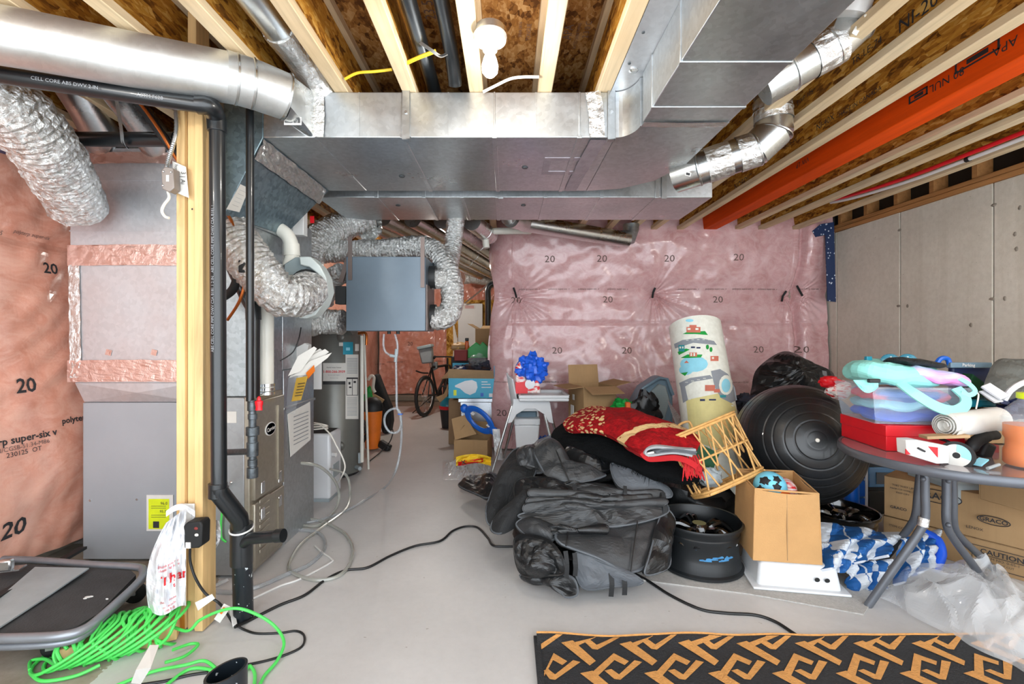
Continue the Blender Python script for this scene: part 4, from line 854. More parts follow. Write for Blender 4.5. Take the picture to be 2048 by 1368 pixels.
# ---- line set, conduit and cables near the post
solo('copper_line', MB().tube(spline([W(-20, 128, 1.86), W(60, 122, 1.87), W(150, 118, 1.88), W(215, 140, 1.95), W(270, 195, 2.04), W(320, 262, 2.06), W(365, 335, 2.12), W(420, 385, 2.2), W(462, 440, 2.2), W(486, 505, 2.18), W(492, 550, 2.18), W(480, 600, 2.2), W(455, 640, 2.24)]), .007, 8), 'copper', 'bare copper line looping down beside the black drain pipe', 'pipe')
solo('insulated_line', MB().tube(spline([W(-20, 138, 1.88), W(60, 134, 1.89), W(150, 128, 1.90), W(215, 152, 2.0), W(275, 205, 2.1), W(335, 285, 2.14), W(400, 370, 2.25), W(452, 440, 2.26), W(476, 520, 2.25), W(468, 575, 2.26), W(440, 598, 2.3)]), .02, 12), 'rubber', 'black foam insulated line running beside the copper pipe', 'pipe')
solo('pipe_clamp', MB().bpx(476, 520, 490, 545, 2.14, .04), 'rubber', 'black clamp on the copper loop next to the gas pipe', 'clamp', bevel=.004)
solo('pipe_union', MB().tube([W(402, 606, 2.2), W(424, 601, 2.2)], .012, 12), 'rubber', 'short black fitting poking out beside the post', 'fitting')
# ================================================================ LEFT: POST, TROLLEY, CORDS
DP = 1.954
po = thing('wooden_post', 'built up wooden post of pale studs standing beside the return duct', 'post', (fx(385, DP), DP + .045, 0))
xa, xb = fx(352, DP), fx(406, DP); w3 = (xb - xa) / 3
for k in range(3):
    y0 = DP + (.014 if k == 1 else 0); mb = MB().bb(xa + k * w3 + .0008, xa + (k + 1) * w3 - .0008, y0, y0 + .089, .004 if k else .01, ZS - .002 if k == 1 else ZJ - .002)
    obj('stud', mb, 'post', po, bevel=.002, seg=1)
ns = MB()
for px, py in ((360, 575), (358, 625), (360, 665), (361, 690), (362, 720), (402, 1232), (398, 1242), (384, 418)): ns.lathe([(0, -.0015), (.004, -.001)], rotm(x=90), 8, W(px, py, DP))
obj('nail_holes', ns, 'dark', po)
obj('stained_end', MB().bb(xa + .0004, xa + w3 - .0004, DP - .0015, DP, .012, .075), 'stain_wood', po)
solo('sill_block', MB().bb(xa - .12, xa + .01, DP - .10, DP - .005, 0, .022), 'post', 'small pale wood offcut on the floor at the foot of the post', 'wood', bevel=.002)
# switch box, conduit, card
bxs = thing('switch_box', 'small grey metal switch box with a looped white wire fixed to the post', 'switch box', W(336, 358, DP - .03))
obj('box', pxpoly([(322, 340), (330, 333), (346, 336), (348, 376), (338, 384), (324, 378)], DP - .06, DP - .02), 'boxgrey', bxs, bevel=.003)
for px, py in ((327, 343), (342, 344), (326, 371)): obj('screw', MB().ball(W(px, py, DP - .061), .005, 8, 6), 'steel', bxs)
tg = obj('sticker', MB().bpx(332, 350, 338, 363, DP - .0615, .001), 'paper', bxs)
obj('white_wire', MB().tube(spline([W(336, 384, DP - .04), W(338, 396, DP - .05), W(328, 410, DP - .06), W(324, 422, DP - .06), W(330, 433, DP - .06), W(338, 436, DP - .06)]), .0055, 8), 'wirewhite', bxs)
def conduit(pts, label, r=.008):
    P = spline(pts, 14); solo('flexible_conduit', MB().tube(P, r, 10, rf=lambda i, a: r * (1.12 if i % 2 else .9)), 'zinc', label, 'conduit')
conduit([W(346, 150, 1.96), W(350, 200, 1.95), W(353, 255, 1.93), W(346, 290, 1.92), W(338, 315, 1.91), W(333, 335, 1.91)], 'ribbed metal conduit running up the post from the switch box')
conduit([W(422, 185, 2.05), W(428, 220, 2.07), W(417, 290, 2.07), W(404, 360, 2.06), W(401, 420, 2.06), W(400, 470, 2.06)], 'ribbed metal conduit behind the black drain pipe')
conduit([W(404, 930, 2.2), W(415, 955, 2.18), W(432, 968, 2.25), W(455, 975, 2.38)], 'short ribbed conduit curving behind the drain pipe to the furnace')
cdp = solo('paper_card', MB().add([W(345, 322, DP - .02), W(372, 334, DP - .012), W(378, 396, DP - .012), W(347, 383, DP - .02)], [(0, 1, 2, 3)]), 'paper', 'white card with handwriting tacked to the post', 'card', solid=.002, sharp=0)
lettering('humidex 44', .018, W(352, 350, DP - .023), (-.05, 0, -1), (1, .2, 0), 'ink', cdp)
lettering('3 | Ai', .024, W(366, 356, DP - .019), (-.05, 0, -1), (1, .2, 0), 'ink', cdp)
for m_, pts, lab in (('green_cord', [W(402, 300, 2.07), W(409, 320, 2.06), W(403, 350, 2.06), W(401, 420, 2.06), W(406, 520, 2.07), W(403, 600, 2.07)], 'thin green wire running down the back of the post'),
                     ('yellow', [W(440, 210, 2.1), W(420, 290, 2.09), W(404, 350, 2.08), W(402, 450, 2.08), W(404, 560, 2.08), W(402, 660, 2.08), W(405, 760, 2.08)], 'yellow cable stapled down the edge of the post'),
                     ('yellow', [W(403, 800, 2.08), W(407, 860, 2.08), W(404, 930, 2.08)], 'yellow wire looping at the lower part of the post'),
                     ('green_cord', [W(404, 780, 2.07), W(413, 805, 2.07), W(412, 825, 2.07), W(405, 860, 2.07)], 'green wire looping beside the furnace top'),
                     ('green_cord', [W(444, 1022, 2.36), W(442, 1050, 2.36), W(443, 1075, 2.36), W(452, 1084, 2.37)], 'short green wire on the furnace side panel')):
    solo('wire', MB().tube(spline(pts), .005, 8), m_, lab, 'wire')
# outlet and plug
ot = thing('wall_outlet', 'white duplex outlet plate on the wooden post', 'outlet', W(372, 1035, DP - .01))
obj('plate', MB().bpx(358, 1008, 388, 1072, DP - .012, .010), 'white', ot, bevel=.003)
obj('receptacle', MB().bpx(364, 1018, 383, 1046, DP - .016, .006), 'white', ot, bevel=.002)
pgc = thing('black_adapter_plug', 'black adapter plug with cord plugged into the outlet on the post', 'plug', W(385, 1070, DP - .05))
obj('body', pxpoly([(366, 1052), (374, 1045), (400, 1043), (404, 1050), (403, 1092), (396, 1097), (368, 1098)], DP - .075, DP - .018), 'rubber', pgc, bevel=.006)
obj('test_button', MB().ball(W(392, 1057, DP - .076), (.008, .003, .006), 10, 6), 'brownred', pgc); obj('reset_button', MB().ball(W(393, 1070, DP - .076), (.008, .003, .006), 10, 6), 'wirewhite', pgc)
obj('label', MB().bpx(371, 1085, 381, 1097, DP - .077, .002), 'paper', pgc)
cord1 = [W(380, 1098, DP - .045), W(381, 1125, DP - .04), W(392, 1158, DP - .04), W(412, 1188, DP - .03), W(440, 1208, DP - .03), G(462, 1240, .012), G(470, 1253, .008)]
obj('cord', MB().tube(spline(cord1, 10), .005, 8), 'black_cord', pgc)
for k, (q, m_) in enumerate((([(390, 1205), (424, 1188), (430, 1197), (396, 1221)], 'paper'), ([(428, 1238), (448, 1207), (462, 1214), (440, 1246)], 'paper'))):
    o = obj('paper_tag', MB().add([W(x, y, DP - .05 + .002 * i) for i, (x, y) in enumerate(q)], [(0, 1, 2, 3)]), m_, pgc, solid=.001, sharp=0)
    if k: obj('orange_mark', MB().add([W(x, y, DP - .054) for x, y in ((439, 1226), (447, 1214), (451, 1216), (443, 1229))], [(0, 1, 2, 3)]), 'orange', o, sharp=0)
# grocery bag
gb = thing('plastic_bag', 'white plastic shopping bag with red lettering hanging on the post', 'bag', G(340, 1228))
def bag_fn(u, v):
    x = (292 + 8 * v + (1 - v) * 40 * (1 - v)) * (1 - u) + (372 - 0 * v) * u; y = 1016 + (205 + 10 * math.sin(u * 5)) * v + 30 * (1 - v) * (1 - u)
    x -= 10 * math.sin(v * 3) * (1 - u); D = 1.90 - .045 * math.sin(u * PI) * (0.4 + v) + .02 * fb(u * 2, v * 2, 1, 2, 3) + .006 * math.sin(u * 24 + 3 * nz(u, v, 2, 4))
    return W(x, y, min(D, DP - .016))
fr = obj('bag_front', MB().grid(bag_fn, 40, 44), 'bagwhite', gb, sharp=0, solid=.001)
def bag2(u, v):
    x = 378 + (60 - 38 * v + 14 * math.sin(v * 4)) * u + 6 * v; y = 1020 + (165 - 45 * u) * v + 22 * u * (1 - v)
    D = DP + .10 + .03 * math.sin(u * PI) + .02 * fb(u * 2, v * 2, 5, 2, 3); return W(x, y, D)
obj('bag_side', MB().grid(bag2, 30, 34), 'bagwhite', gb, sharp=0, solid=.001)
obj('handle_loop', MB().grid(lambda u, v: W(332 + 58 * u, 1022 - 14 * math.sin(u * PI) + 12 * v, 1.915 + .03 * (u - .5) * nz(u * 3, v, 2)), 20, 5), 'bagwhite', gb, sharp=0)
for s, px, py, sz, b in (('Than', 352, 1152, .058, True), ('to', 354, 1170, .026, True), ('Thank you for', 338, 1120, .016, False), ('shopping here', 340, 1128, .016, False), ('Please reuse', 338, 1195, .014, False), ('or recycle', 340, 1206, .014, False), ('this bag', 340, 1214, .014, False)):
    u0 = (px - 296) / 76; v0 = (py - 1016) / 205
    lettering(s, sz, (0, 0, 0), (1, 0, 0), (0, 0, 1), 'inkred', gb, bold=b, fn=lambda a, b_, u0=u0, v0=v0: bag_fn(min(1, u0 + a / .165), v0 - b_ / .41) + V(0, -.004, 0))
# platform trolley
tl = thing('platform_trolley', 'grey tubular platform trolley with black mat lying beside the left wall', 'trolley', G(150, 1190))
zt_ = .16
def T(px, py, z=zt_): return G(px, py, z)
corners = [T(-60, 1118), T(60, 1120), T(180, 1129), T(270, 1134), T(286, 1142), T(276, 1165), T(200, 1235), T(165, 1260), T(120, 1272), T(40, 1276), T(-60, 1278)]
obj('rim_tube', MB().tube(spline(corners, 6), .016, 12), 'tubegrey', tl)
low = [T(-60, 1292, .12), T(30, 1292, .12), T(130, 1284, .12), T(180, 1262, .12), T(230, 1215, .12), T(285, 1160, .12)]
obj('lower_rim', MB().tube(spline(low, 6), .014, 12), 'tubegrey', tl)
dk_ = [T(-60, 1125), T(60, 1128), T(175, 1136), T(262, 1141), T(272, 1150), T(195, 1228), T(155, 1252), T(115, 1264), T(-60, 1270)]
n = len(dk_); obj('deck', MB().add(dk_ + [q - V(0, 0, .025) for q in dk_], [tuple(range(n)), tuple(range(2 * n - 1, n - 1, -1))] + [(i, (i + 1) % n, n + (i + 1) % n, n + i) for i in range(n)]), 'trolleymat', tl)
for k, (px, py) in enumerate(((270, 1205), (112, 1315))):
    c = G(px, py, .0); c.z = .045; M = rotm(z=20) @ rotm(x=90)
    w_ = obj('caster', MB().lathe([(0, -.013), (.036, -.013), (.045, -.007), (.045, .007), (.036, .013), (0, .013)], M, 22, c), 'rubber', tl)
    obj('bracket', MB().box(c + V(.0, -.02, .025), (.03, .012, .055), rotm(z=20)), 'zinc', w_)
dst = MB()
for px, py, s in ((176, 1194, .014), (182, 1193, .01), (170, 1197, .008), (214, 1198, .006)): dst.ball(T(px, py, zt_ + .002), (s, s * .5, .003), 8, 5)
obj('plaster_crumbs', dst, 'white', tl)
fz_ = [T(-80, 1245, .17), T(0, 1195, .18), T(70, 1135, .18), T(178, 1137, .18), T(100, 1190, .17), T(0, 1255, .17), T(-60, 1290, .17)]
solo('grey_strip', MB().add(fz_, [tuple(range(len(fz_)))]), 'greyplastic', 'flat grey plastic strip lying across the trolley', 'strip', solid=.006, sharp=0)
solo('dark_rail', MB().bar(G(-60, 1225, .20), G(166, 1096, .10), .035, .014), 'rubber', 'long dark metal rail leaning across the trolley to the wall', 'rail')
cst = thing('caster_bracket', 'bare metal caster bracket at the edge of the trolley by the wall', 'caster', T(15, 1135, .17))
obj('plate', MB().box(T(18, 1138, .19), (.10, .05, .006), rotm(z=15)), 'steel', cst); obj('fork', MB().box(T(12, 1130, .215), (.05, .03, .05), rotm(z=15)), 'steel', cst, bevel=.008)
# green extension cord coil wound on a wood block
gc = thing('green_extension_cord', 'bright green extension cord wound around a wood block on the floor', 'cord', G(215, 1300))
b0, b1 = G(120, 1322), G(365, 1268); ax = (b1 - b0).normalized(); sd = V(-ax.y, ax.x, 0)
random.seed(5); pts = []
L = (b1 - b0).length
for i in range(17):
    t = (.10 + .80 * i / 16); base = b0 + ax * L * t; sk = .055 * math.sin(i * 1.7); r1 = .085 + .02 * random.random(); h = .055 + .022 * random.random()
    for k in range(10):
        a = 2 * PI * k / 10; pts.append(base + sd * (math.cos(a) * r1) + V(0, 0, .05 + math.sin(a) * h) + ax * (sk * math.sin(a) + .02 * random.uniform(-1, 1)))
obj('coil', MB().tube(spline(pts, 3), .0062, 8), 'green_cord', gc)
pts = []
for i in range(8):
    t = .12 + .09 * i; base = b0 + ax * L * t; r1 = .10 + .02 * random.random()
    for k in range(8):
        a = 2 * PI * k / 8; pts.append(base + sd * (math.cos(a) * r1 - .01) + V(0, 0, max(.008, .058 + math.sin(a) * .062)) + ax * (.12 * math.sin(a)))
obj('coil', MB().tube(spline(pts, 4), .0062, 8), 'green_cord', gc)
tail = [b1 + V(-.10, 0, .06), W(372, 1262, 1.87), W(400, 1240, 1.88), W(440, 1222, 1.88), W(478, 1217, 1.88), W(520, 1232, 1.9), W(552, 1255, 1.9), G(568, 1285, .03), G(555, 1320, .012), G(530, 1350, .008), G(515, 1375, .008), G(480, 1400, .008)]
obj('tail', MB().tube(spline(tail, 8), .0058, 8), 'green_cord', gc)
for q in ([G(60, 1340, .01), G(62, 1322, .01), G(90, 1318, .02), G(112, 1330, .03), G(108, 1310, .06), G(120, 1285, .1), G(135, 1298, .08)], [G(200, 1385, .01), G(300, 1345, .01), G(370, 1330, .02), G(410, 1322, .02), G(440, 1345, .01)],
          [G(330, 1372, .008), G(380, 1338, .01), G(430, 1342, .01), G(460, 1360, .01), G(490, 1342, .01), G(500, 1332, .01), G(510, 1350, .01), G(505, 1390, .01)], [G(60, 1345, .008), G(85, 1362, .008), G(150, 1352, .01), G(200, 1330, .02)], [G(345, 1300, .03), G(380, 1288, .02), G(396, 1290, .02), G(370, 1312, .02), G(330, 1325, .03)]):
    obj('loop', MB().tube(spline(q, 8), .0058, 8), 'green_cord', gc)
tgq = [G(300, 1290, .13), G(318, 1290, .13), G(302, 1335, .12), G(272, 1340, .11), G(262, 1366, .03), G(282, 1368, .03)]
obj('paper_tag', MB().add(tgq, [(0, 1, 2, 3), (3, 2, 5, 4)]), 'paper', gc, solid=.0015, sharp=0)
wb = MB().box(b0.lerp(b1, .5) + V(0, 0, .035), (L * .94, .09, .06), Matrix.Rotation(math.atan2(ax.y, ax.x), 3, 'Z'))
solo('wood_block', wb, 'post', 'pale wood block inside the green cord coil', 'wood', bevel=.003)
# black floor stub in the foreground
fs = thing('floor_drain_stub', 'short paint splattered black pipe stub rising from the floor', 'pipe', G(450, 1400))
c0 = V(fx(452, 1.36), 1.36, 0); n = 36; r_ = .055
o_ = [V(r_ * math.cos(2 * PI * k / n), r_ * math.sin(2 * PI * k / n), 0) for k in range(n)]
tp = [q + V(0, 0, .262 + .012 * q.x / r_) for q in o_]; ii = [V(q.x * .88, q.y * .88, q.z) for q in tp]; ib = [V(q.x * .88, q.y * .88, .08) for q in o_]
mb = MB().add([c0 + q for q in o_ + tp + ii + ib], [(a * n + k, a * n + (k + 1) % n, (a + 1) * n + (k + 1) % n, (a + 1) * n + k) for a in range(3) for k in range(n)] + [tuple(3 * n + k for k in range(n))])
obj('pipe', mb, 'abs_splat', fs); obj('sticker', MB().box(c0 + V(.028, -.049, .225), (.03, .002, .016), rotm(z=30, y=-15)), 'paper', fs)
# ---- cords and hoses on the floor
def floorcord(name, px, r, mat, label, cat, k=10):
    return solo(name, MB().tube(spline([G(a, b, c if len(q) > 2 else r) for q in px for a, b, c in [tuple(q) + ((r,) if len(q) < 3 else ())]], k), r, 8), mat, label, cat)
floorcord('black_power_cord', [(470, 1254, .02), (500, 1240), (560, 1210), (610, 1190), (650, 1160), (690, 1141), (735, 1135), (780, 1112), (830, 1092), (880, 1082), (905, 1062), (930, 1053), (955, 1055), (975, 1075), (985, 1090), (1005, 1093), (1060, 1092)], .0065, 'black_cord', 'thin black power cord snaking over the floor into the seat cover pile', 'cord')
floorcord('black_power_cord', [(1235, 1130), (1290, 1158), (1340, 1190), (1400, 1218), (1450, 1226), (1510, 1230), (1550, 1243), (1585, 1265), (1612, 1283), (1640, 1310)], .0065, 'black_cord', 'black power cord running from under the seat covers to the patterned rug', 'cord')
floorcord('black_power_cord', [(472, 1250, .02), (490, 1260), (515, 1267), (560, 1266), (590, 1262), (606, 1268), (609, 1282), (600, 1296), (570, 1310), (530, 1322), (490, 1330)], .0045, 'black_cord', 'thin black cord looping beside the splattered floor stub', 'cord')
floorcord('black_power_cord', [(415, 1345), (380, 1350), (330, 1362), (280, 1370), (200, 1385)], .005, 'black_cord', 'black cord passing under the green coil to the floor stub', 'cord')
solo('white_plug_end', MB().bar(G(463, 1216, .04), G(470, 1252, .012), .018, .012), 'white', 'white cord connector lying against the foot of the drain pipe', 'plug', bevel=.003)
hoses = [([(455, 1160, .02), (420, 1180), (470, 1184), (520, 1172), (570, 1150), (620, 1128), (650, 1095), (640, 1068), (600, 1060), (570, 1062)], .0105, 'hose', 'clear drain hose curling from the furnace base over the floor'),
         ([(565, 1035), (620, 1038), (650, 1045), (690, 1068), (706, 1100), (695, 1135), (670, 1155), (630, 1160), (590, 1148), (578, 1130), (600, 1090), (640, 1058), (690, 1020), (700, 985, .06), (692, 950, .18), (660, 938, .26)], .0095, 'hose_cloudy', 'cloudy hose looped over the floor from the white dehumidifier'),
         ([(565, 928, .42), (600, 926, .42), (640, 934, .36), (668, 960, .22), (678, 990, .08), (670, 1020), (640, 1050), (600, 1050), (560, 1040)], .010, 'hose_cloudy', 'hose arching from behind the furnace down to the floor')]
for q, r, m_, lab in hoses: floorcord('drain_hose', q, r, m_, lab, 'hose', 12)
floorcord('condensate_line', [(500, 1200), (560, 1172), (600, 1158), (660, 1126), (663, 1118), (645, 1105), (630, 1092)], .005, 'white', 'thin white tube with fitting lying across the drain hoses', 'tube', 4)
hv = thing('ventilator_drain_hose', 'clear drain hose with a tied loop hanging from the ventilator box', 'hose', W(795, 830, 3.3))
DH = 3.28
obj('hose', MB().tube(spline([W(768, 668, DH), W(767, 690, DH), W(772, 705, DH), W(785, 712, DH), W(792, 714, DH)], 6), .008, 10), 'hose', hv)
obj('hose', MB().tube(spline([W(790, 668, DH), W(795, 690, DH), W(794, 712, DH)], 6), .008, 10), 'hose', hv)
obj('tee', MB().tube([W(793, 698, DH), W(791, 724, DH)], .011, 10).tube([W(780, 711, DH), W(793, 713, DH)], .011, 10), 'greyplastic', hv)
lp = [W(792, 720, DH), W(793, 780, DH), W(794, 815, DH), W(800, 830, DH), W(802, 850, DH), W(795, 864, DH), W(780, 864, DH), W(770, 850, DH), W(770, 832, DH), W(780, 820, DH), W(795, 818, DH), W(802, 835, DH), W(803, 870, DH + .02), W(800, 905, DH + .05), W(790, 945, DH + .05), G(770, 975, .012), G(730, 1000, .012), G(690, 1022, .012), G(640, 1040, .012), G(590, 1048, .012)]
obj('hose', MB().tube(spline(lp, 8), .0085, 10), 'hose', hv)
obj('cable_tie', MB().box(W(801, 828, DH), (.03, .03, .006)), 'blue', hv)
# ---- dehumidifier, water heater
dh = thing('dehumidifier', 'small white dehumidifier standing beside the dark water heater', 'dehumidifier', G(625, 1000))
dx0, dx1, dd = fx(592, 3.48), fx(660, 3.48), 3.48
zt2 = fz(868, 3.48)
obj('body', MB().bb(dx0, dx1, dd, dd + .24, .02, zt2), 'whiteplastic', dh, bevel=.02, seg=3)
obj('top_grille', MB().bb(dx0 + .02, dx1 - .02, dd + .02, dd + .22, zt2 - .004, zt2 + .003), 'dark', dh)
obj('foot', MB().bb(dx0 + .01, dx1 - .01, dd + .01, dd + .23, 0, .022), 'greyplastic', dh)
obj('hose_port', MB().tube([V(dx1, dd + .05, .34), V(dx1 + .03, dd + .04, .34)], .015, 10), 'white', dh)
obj('side_vent', MB().bb(dx1 - .002, dx1 + .004, dd + .06, dd + .18, .16, .26), 'greyplastic', dh)
cr = []
for k in range(30): a = k / 30 * 4 * PI; cr.append(V(dx0 + .11 + (.07 + .006 * (k % 5)) * math.cos(a), dd + .11 + .07 * math.sin(a), zt2 + .012 + .0012 * k))
cr += [W(625, 845, 3.52), W(640, 850, 3.47), W(660, 868, 3.44), W(672, 890, 3.44), W(685, 915, 3.44), W(690, 935, 3.44), W(682, 955, 3.46), G(668, 975, .01), G(655, 985, .01)]
obj('power_cord', MB().tube(spline(cr, 4), .0055, 8), 'wirewhite', dh)
wh = thing('water_heater', 'dark grey cylindrical water heater with printed labels behind the dehumidifier', 'water heater', (fx(664, 4.25), 4.25, 0))
wc = V(fx(666, 4.25), 4.25, 0); wr_ = .255; wz = fz(662, 4.0)
obj('tank', MB().lathe([(0, .03), (wr_, .03), (wr_ + .003, .05), (wr_, .06), (wr_, wz - .05), (wr_ - .02, wz - .01), (wr_ - .06, wz), (0, wz + .012)], None, 56, wc), 'heater', wh, sharp=30)
obj('base_ring', MB().lathe([(wr_ - .03, 0), (wr_ - .03, .03)], None, 40, wc), 'dark', wh)
def on_tank(px, py, r=wr_ + .0015):
    d = (W(px, py, 1.0) - V(0, 0, CH)); ox, oy = -wc.x, -wc.y; a = d.x ** 2 + d.y ** 2; b = 2 * (ox * d.x + oy * d.y); c_ = ox * ox + oy * oy - r * r
    disc = max(0, b * b - 4 * a * c_); t = (-b - math.sqrt(disc)) / (2 * a); return V(0, 0, CH) + d * t
def tank_label(name, x0, y0, x1, y1, mat, r=.0015, parent=None): return obj(name, MB().grid(lambda u, v: on_tank(x0 + (x1 - x0) * u, y0 + (y1 - y0) * v, wr_ + r), 12, 3), mat, parent or wh, sharp=0)
l1 = tank_label('white_label', 646, 726, 691, 762, 'paper'); tank_label('black_plate', 646, 763, 691, 769, 'dark')
for s, py, sz, m_ in (('1-800-266-3939', 743.5, .030, 'inkred'), ('Rental water heater', 735, .016, 'ink'), ('Service and repairs', 750, .014, 'inkgrey'), ('24 hours a day', 756, .012, 'inkgrey')):
    p = on_tank(668, py); lettering(s, sz, (0, 0, 0), (1, 0, 0), (0, 0, 1), m_, l1, fn=lambda a, b, py=py: on_tank(668 + a * 228, py - b * 228, wr_ + .003), bold=sz > .025)
l2 = tank_label('instruction_label', 691, 709, 717, 838, 'paper')
pm = MB()
for k in range(18): 
    y = 716 + k * 2.3
    if k < 14: pm.grid(lambda u, v: on_tank(694 + 21 * u, y + v, wr_ + .003), 5, 2)
for k in range(14): y = 795 + k * 2.7; pm.grid(lambda u, v: on_tank(694 + 20 * u, y + v, wr_ + .003), 5, 2)
obj('print', pm, 'inkgrey', l2, sharp=0)
pm = MB()
for x0, y0, x1, y1 in ((693, 755, 716, 758), (693, 790, 716, 791), (693, 755, 694, 791), (704, 757, 705, 791), (715, 757, 716, 791), (697, 764, 701, 769), (707, 762, 712, 766), (698, 773, 703, 776)): pm.grid(lambda u, v: on_tank(x0 + (x1 - x0) * u, y0 + (y1 - y0) * v, wr_ + .0035), 4, 2)
obj('diagram', pm, 'ink', l2, sharp=0)
l3 = tank_label('blue_sticker', 686, 684, 706, 709, 'teal'); tank_label('mark', 692, 695, 700, 701, 'skyblue', .003, l3)
tank_label('small_sticker', 678, 685, 686, 692, 'paper'); tank_label('small_sticker', 710, 688, 718, 702, 'paper')
for px, py in ((682, 674), (680, 892)): 
    p = on_tank(px, py); obj('element_cover', MB().lathe([(0, .02), (.02, .02), (.035, .012), (.04, 0)], basis((1, 0, 0), (0, 0, 1)), 20, p), 'heater', wh)
obj('drain_valve', MB().tube([on_tank(712, 934), on_tank(712, 934) + V(.05, -.05, 0)], .018, 12).box(on_tank(714, 915) + V(.03, -.01, 0), (.03, .03, .09)), 'greyplastic', wh, bevel=.004)
obj('top_vent', MB().tube([wc + V(.10, -.05, wz - .02), wc + V(.16, -.12, wz + .02), wc + V(.24, -.16, wz + .02)], .05, 18), 'heater', wh)
obj('relief_pipe', MB().tube([wc + V(.29, -.1, wz - .04), wc + V(.29, -.1, .12)], .016, 12), 'pvc', wh)
obj('copper_stub', MB().tube(spline([wc + V(.26, -.1, wz - .02), wc + V(.33, -.12, wz - .02), wc + V(.335, -.12, wz - .12)], 4), .012, 10), 'copper', wh)
solo('white_pole', MB().tube([G(737, 938), W(728, 660, 4.35)], .011, 10), 'pvc', 'thin white pole leaning beside the water heater', 'pole')
# manuals and paper bundle on the rear duct
mw = thing('document_pouch', 'clear pouch stuffed with papers and a yellow tag on the rear duct', 'documents', W(595, 830, 3.0))
def sheet(pts, mat, name, par, th=.0015): return obj(name, MB().add(pts, [tuple(range(len(pts)))]), mat, par, solid=th, sharp=0)
sheet([W(577, 754, 2.72), W(605, 756, 2.68), W(590, 828, 2.70), W(572, 826, 2.73)], 'clear', 'pouch', mw)
sheet([W(593, 756, 2.67), W(616, 752, 2.65), W(602, 800, 2.66), W(583, 803, 2.68)], 'gold', 'yellow_tag', mw)
pt_ = MB()
for k in range(5): pt_.bar(W(596 - k * 1.6, 768 + k * 6, 2.655), W(610 - k * 1.6, 766 + k * 6, 2.645), .004, .001, (0, -1, 0))
obj('print', pt_, 'ink', mw)
for k, q in enumerate(([(578, 756), (600, 720), (640, 697), (646, 702), (604, 750)], [(580, 754), (612, 716), (650, 698), (658, 704), (612, 742)], [(585, 752), (620, 722), (664, 705), (655, 716), (610, 750)], [(576, 752), (596, 712), (628, 693), (634, 697), (602, 742)])):
    sheet([W(x, y, 2.70 - .02 * k + (x - 578) * .0012) for x, y in q], 'paper', 'sheet', mw)
sheet([W(612, 746, 2.69), W(628, 730, 2.70), (W(630, 742, 2.69)), W(616, 758, 2.67)], 'orange', 'orange_leaf', mw)
vb = thing('white_filter_box', 'flat white boxed filter leaning on the rear duct behind the papers', 'box', W(600, 760, 3.1))
obj('box', pxpoly([(583, 700), (609, 686), (617, 690), (604, 765), (584, 756)], 2.95, 3.0), 'white', vb, bevel=.003)
obj('window', pxpoly([(587, 704), (592, 701), (590, 735), (586, 735)], 2.945, 2.95), 'skyblue', vb)
solo('ribbed_sheet', MB().bpx(612, 715, 642, 779, 3.3, .02), 'white', 'white ribbed sheet propped behind the paper bundle', 'sheet', bevel=.003)
solo('thin_cable', MB().tube(spline([W(560, 722, 2.7), W(585, 705, 2.74), W(597, 680, 2.76), W(602, 655, 2.8)]), .0035, 6), 'black_cord', 'thin black wire hanging on the rear duct', 'wire')
# ================================================================ FAR RECESS AND MIDDLE
def carton(name, label, c, s, rz, mat='card', flaps=(None,) * 4, cat='box', group=None, t=.006, open_=True, parent_extra=None):
    """open cardboard box: c = centre of the base, s = (w, d, h), flaps = opening angle from vertical for front, back, left, right"""
    o = thing(name, label, cat, c, group); M = Matrix.Rotation(R(rz), 3, 'Z'); c = Vector(c); w, d, h = s
    def put(nm, lc, ls, par=o, m=mat): return obj(nm, MB().box(c + M @ Vector(lc), ls, M), m, par, bevel=.002, seg=1)
    put('bottom', (0, 0, t / 2 + .001), (w - 2 * t, d - 2 * t, t))
    for nm, lc, ls, fi in (('front_panel', (0, -d / 2 + t / 2, h / 2), (w, t, h), 0), ('back_panel', (0, d / 2 - t / 2, h / 2), (w, t, h), 1), ('side_panel', (-w / 2 + t / 2, 0, h / 2), (t, d - 2 * t, h), 2), ('side_panel', (w / 2 - t / 2, 0, h / 2), (t, d - 2 * t, h), 3)):
        p = put(nm, lc, ls)
        if flaps[fi] is None: continue
        a = R(flaps[fi]); L = (d if fi < 2 else w) * .5
        hd = [V(0, -1, 0), V(0, 1, 0), V(-1, 0, 0), V(1, 0, 0)][fi]; al = V(1, 0, 0) if fi < 2 else V(0, 1, 0); wl = (w if fi < 2 else d) * .98
        hp = V(lc[0], lc[1], h) ; tip = hp + (hd * math.sin(a) + V(0, 0, 1) * math.cos(a)) * L
        q = [hp - al * wl / 2, hp + al * wl / 2, tip + al * wl / 2 * .98, tip - al * wl / 2 * .98]
        obj('flap', MB().add([c + M @ x for x in q], [(0, 1, 2, 3)]), mat, p, solid=.004, sharp=0)
    if not open_: put('lid', (0, 0, h - t / 2), (w, d, t))
    return o
def blob(c, r, seed=0, amp=.25, sc=2.0, n=28, m=18, M=None, flat=None):
    def f(q):
        k = 1 + amp * fb(q.x + seed, q.y, q.z, sc, 3)
        if flat is not None and q.z < flat: k *= 1
        return k
    return MB().ball(c, r, n, m, f, M)
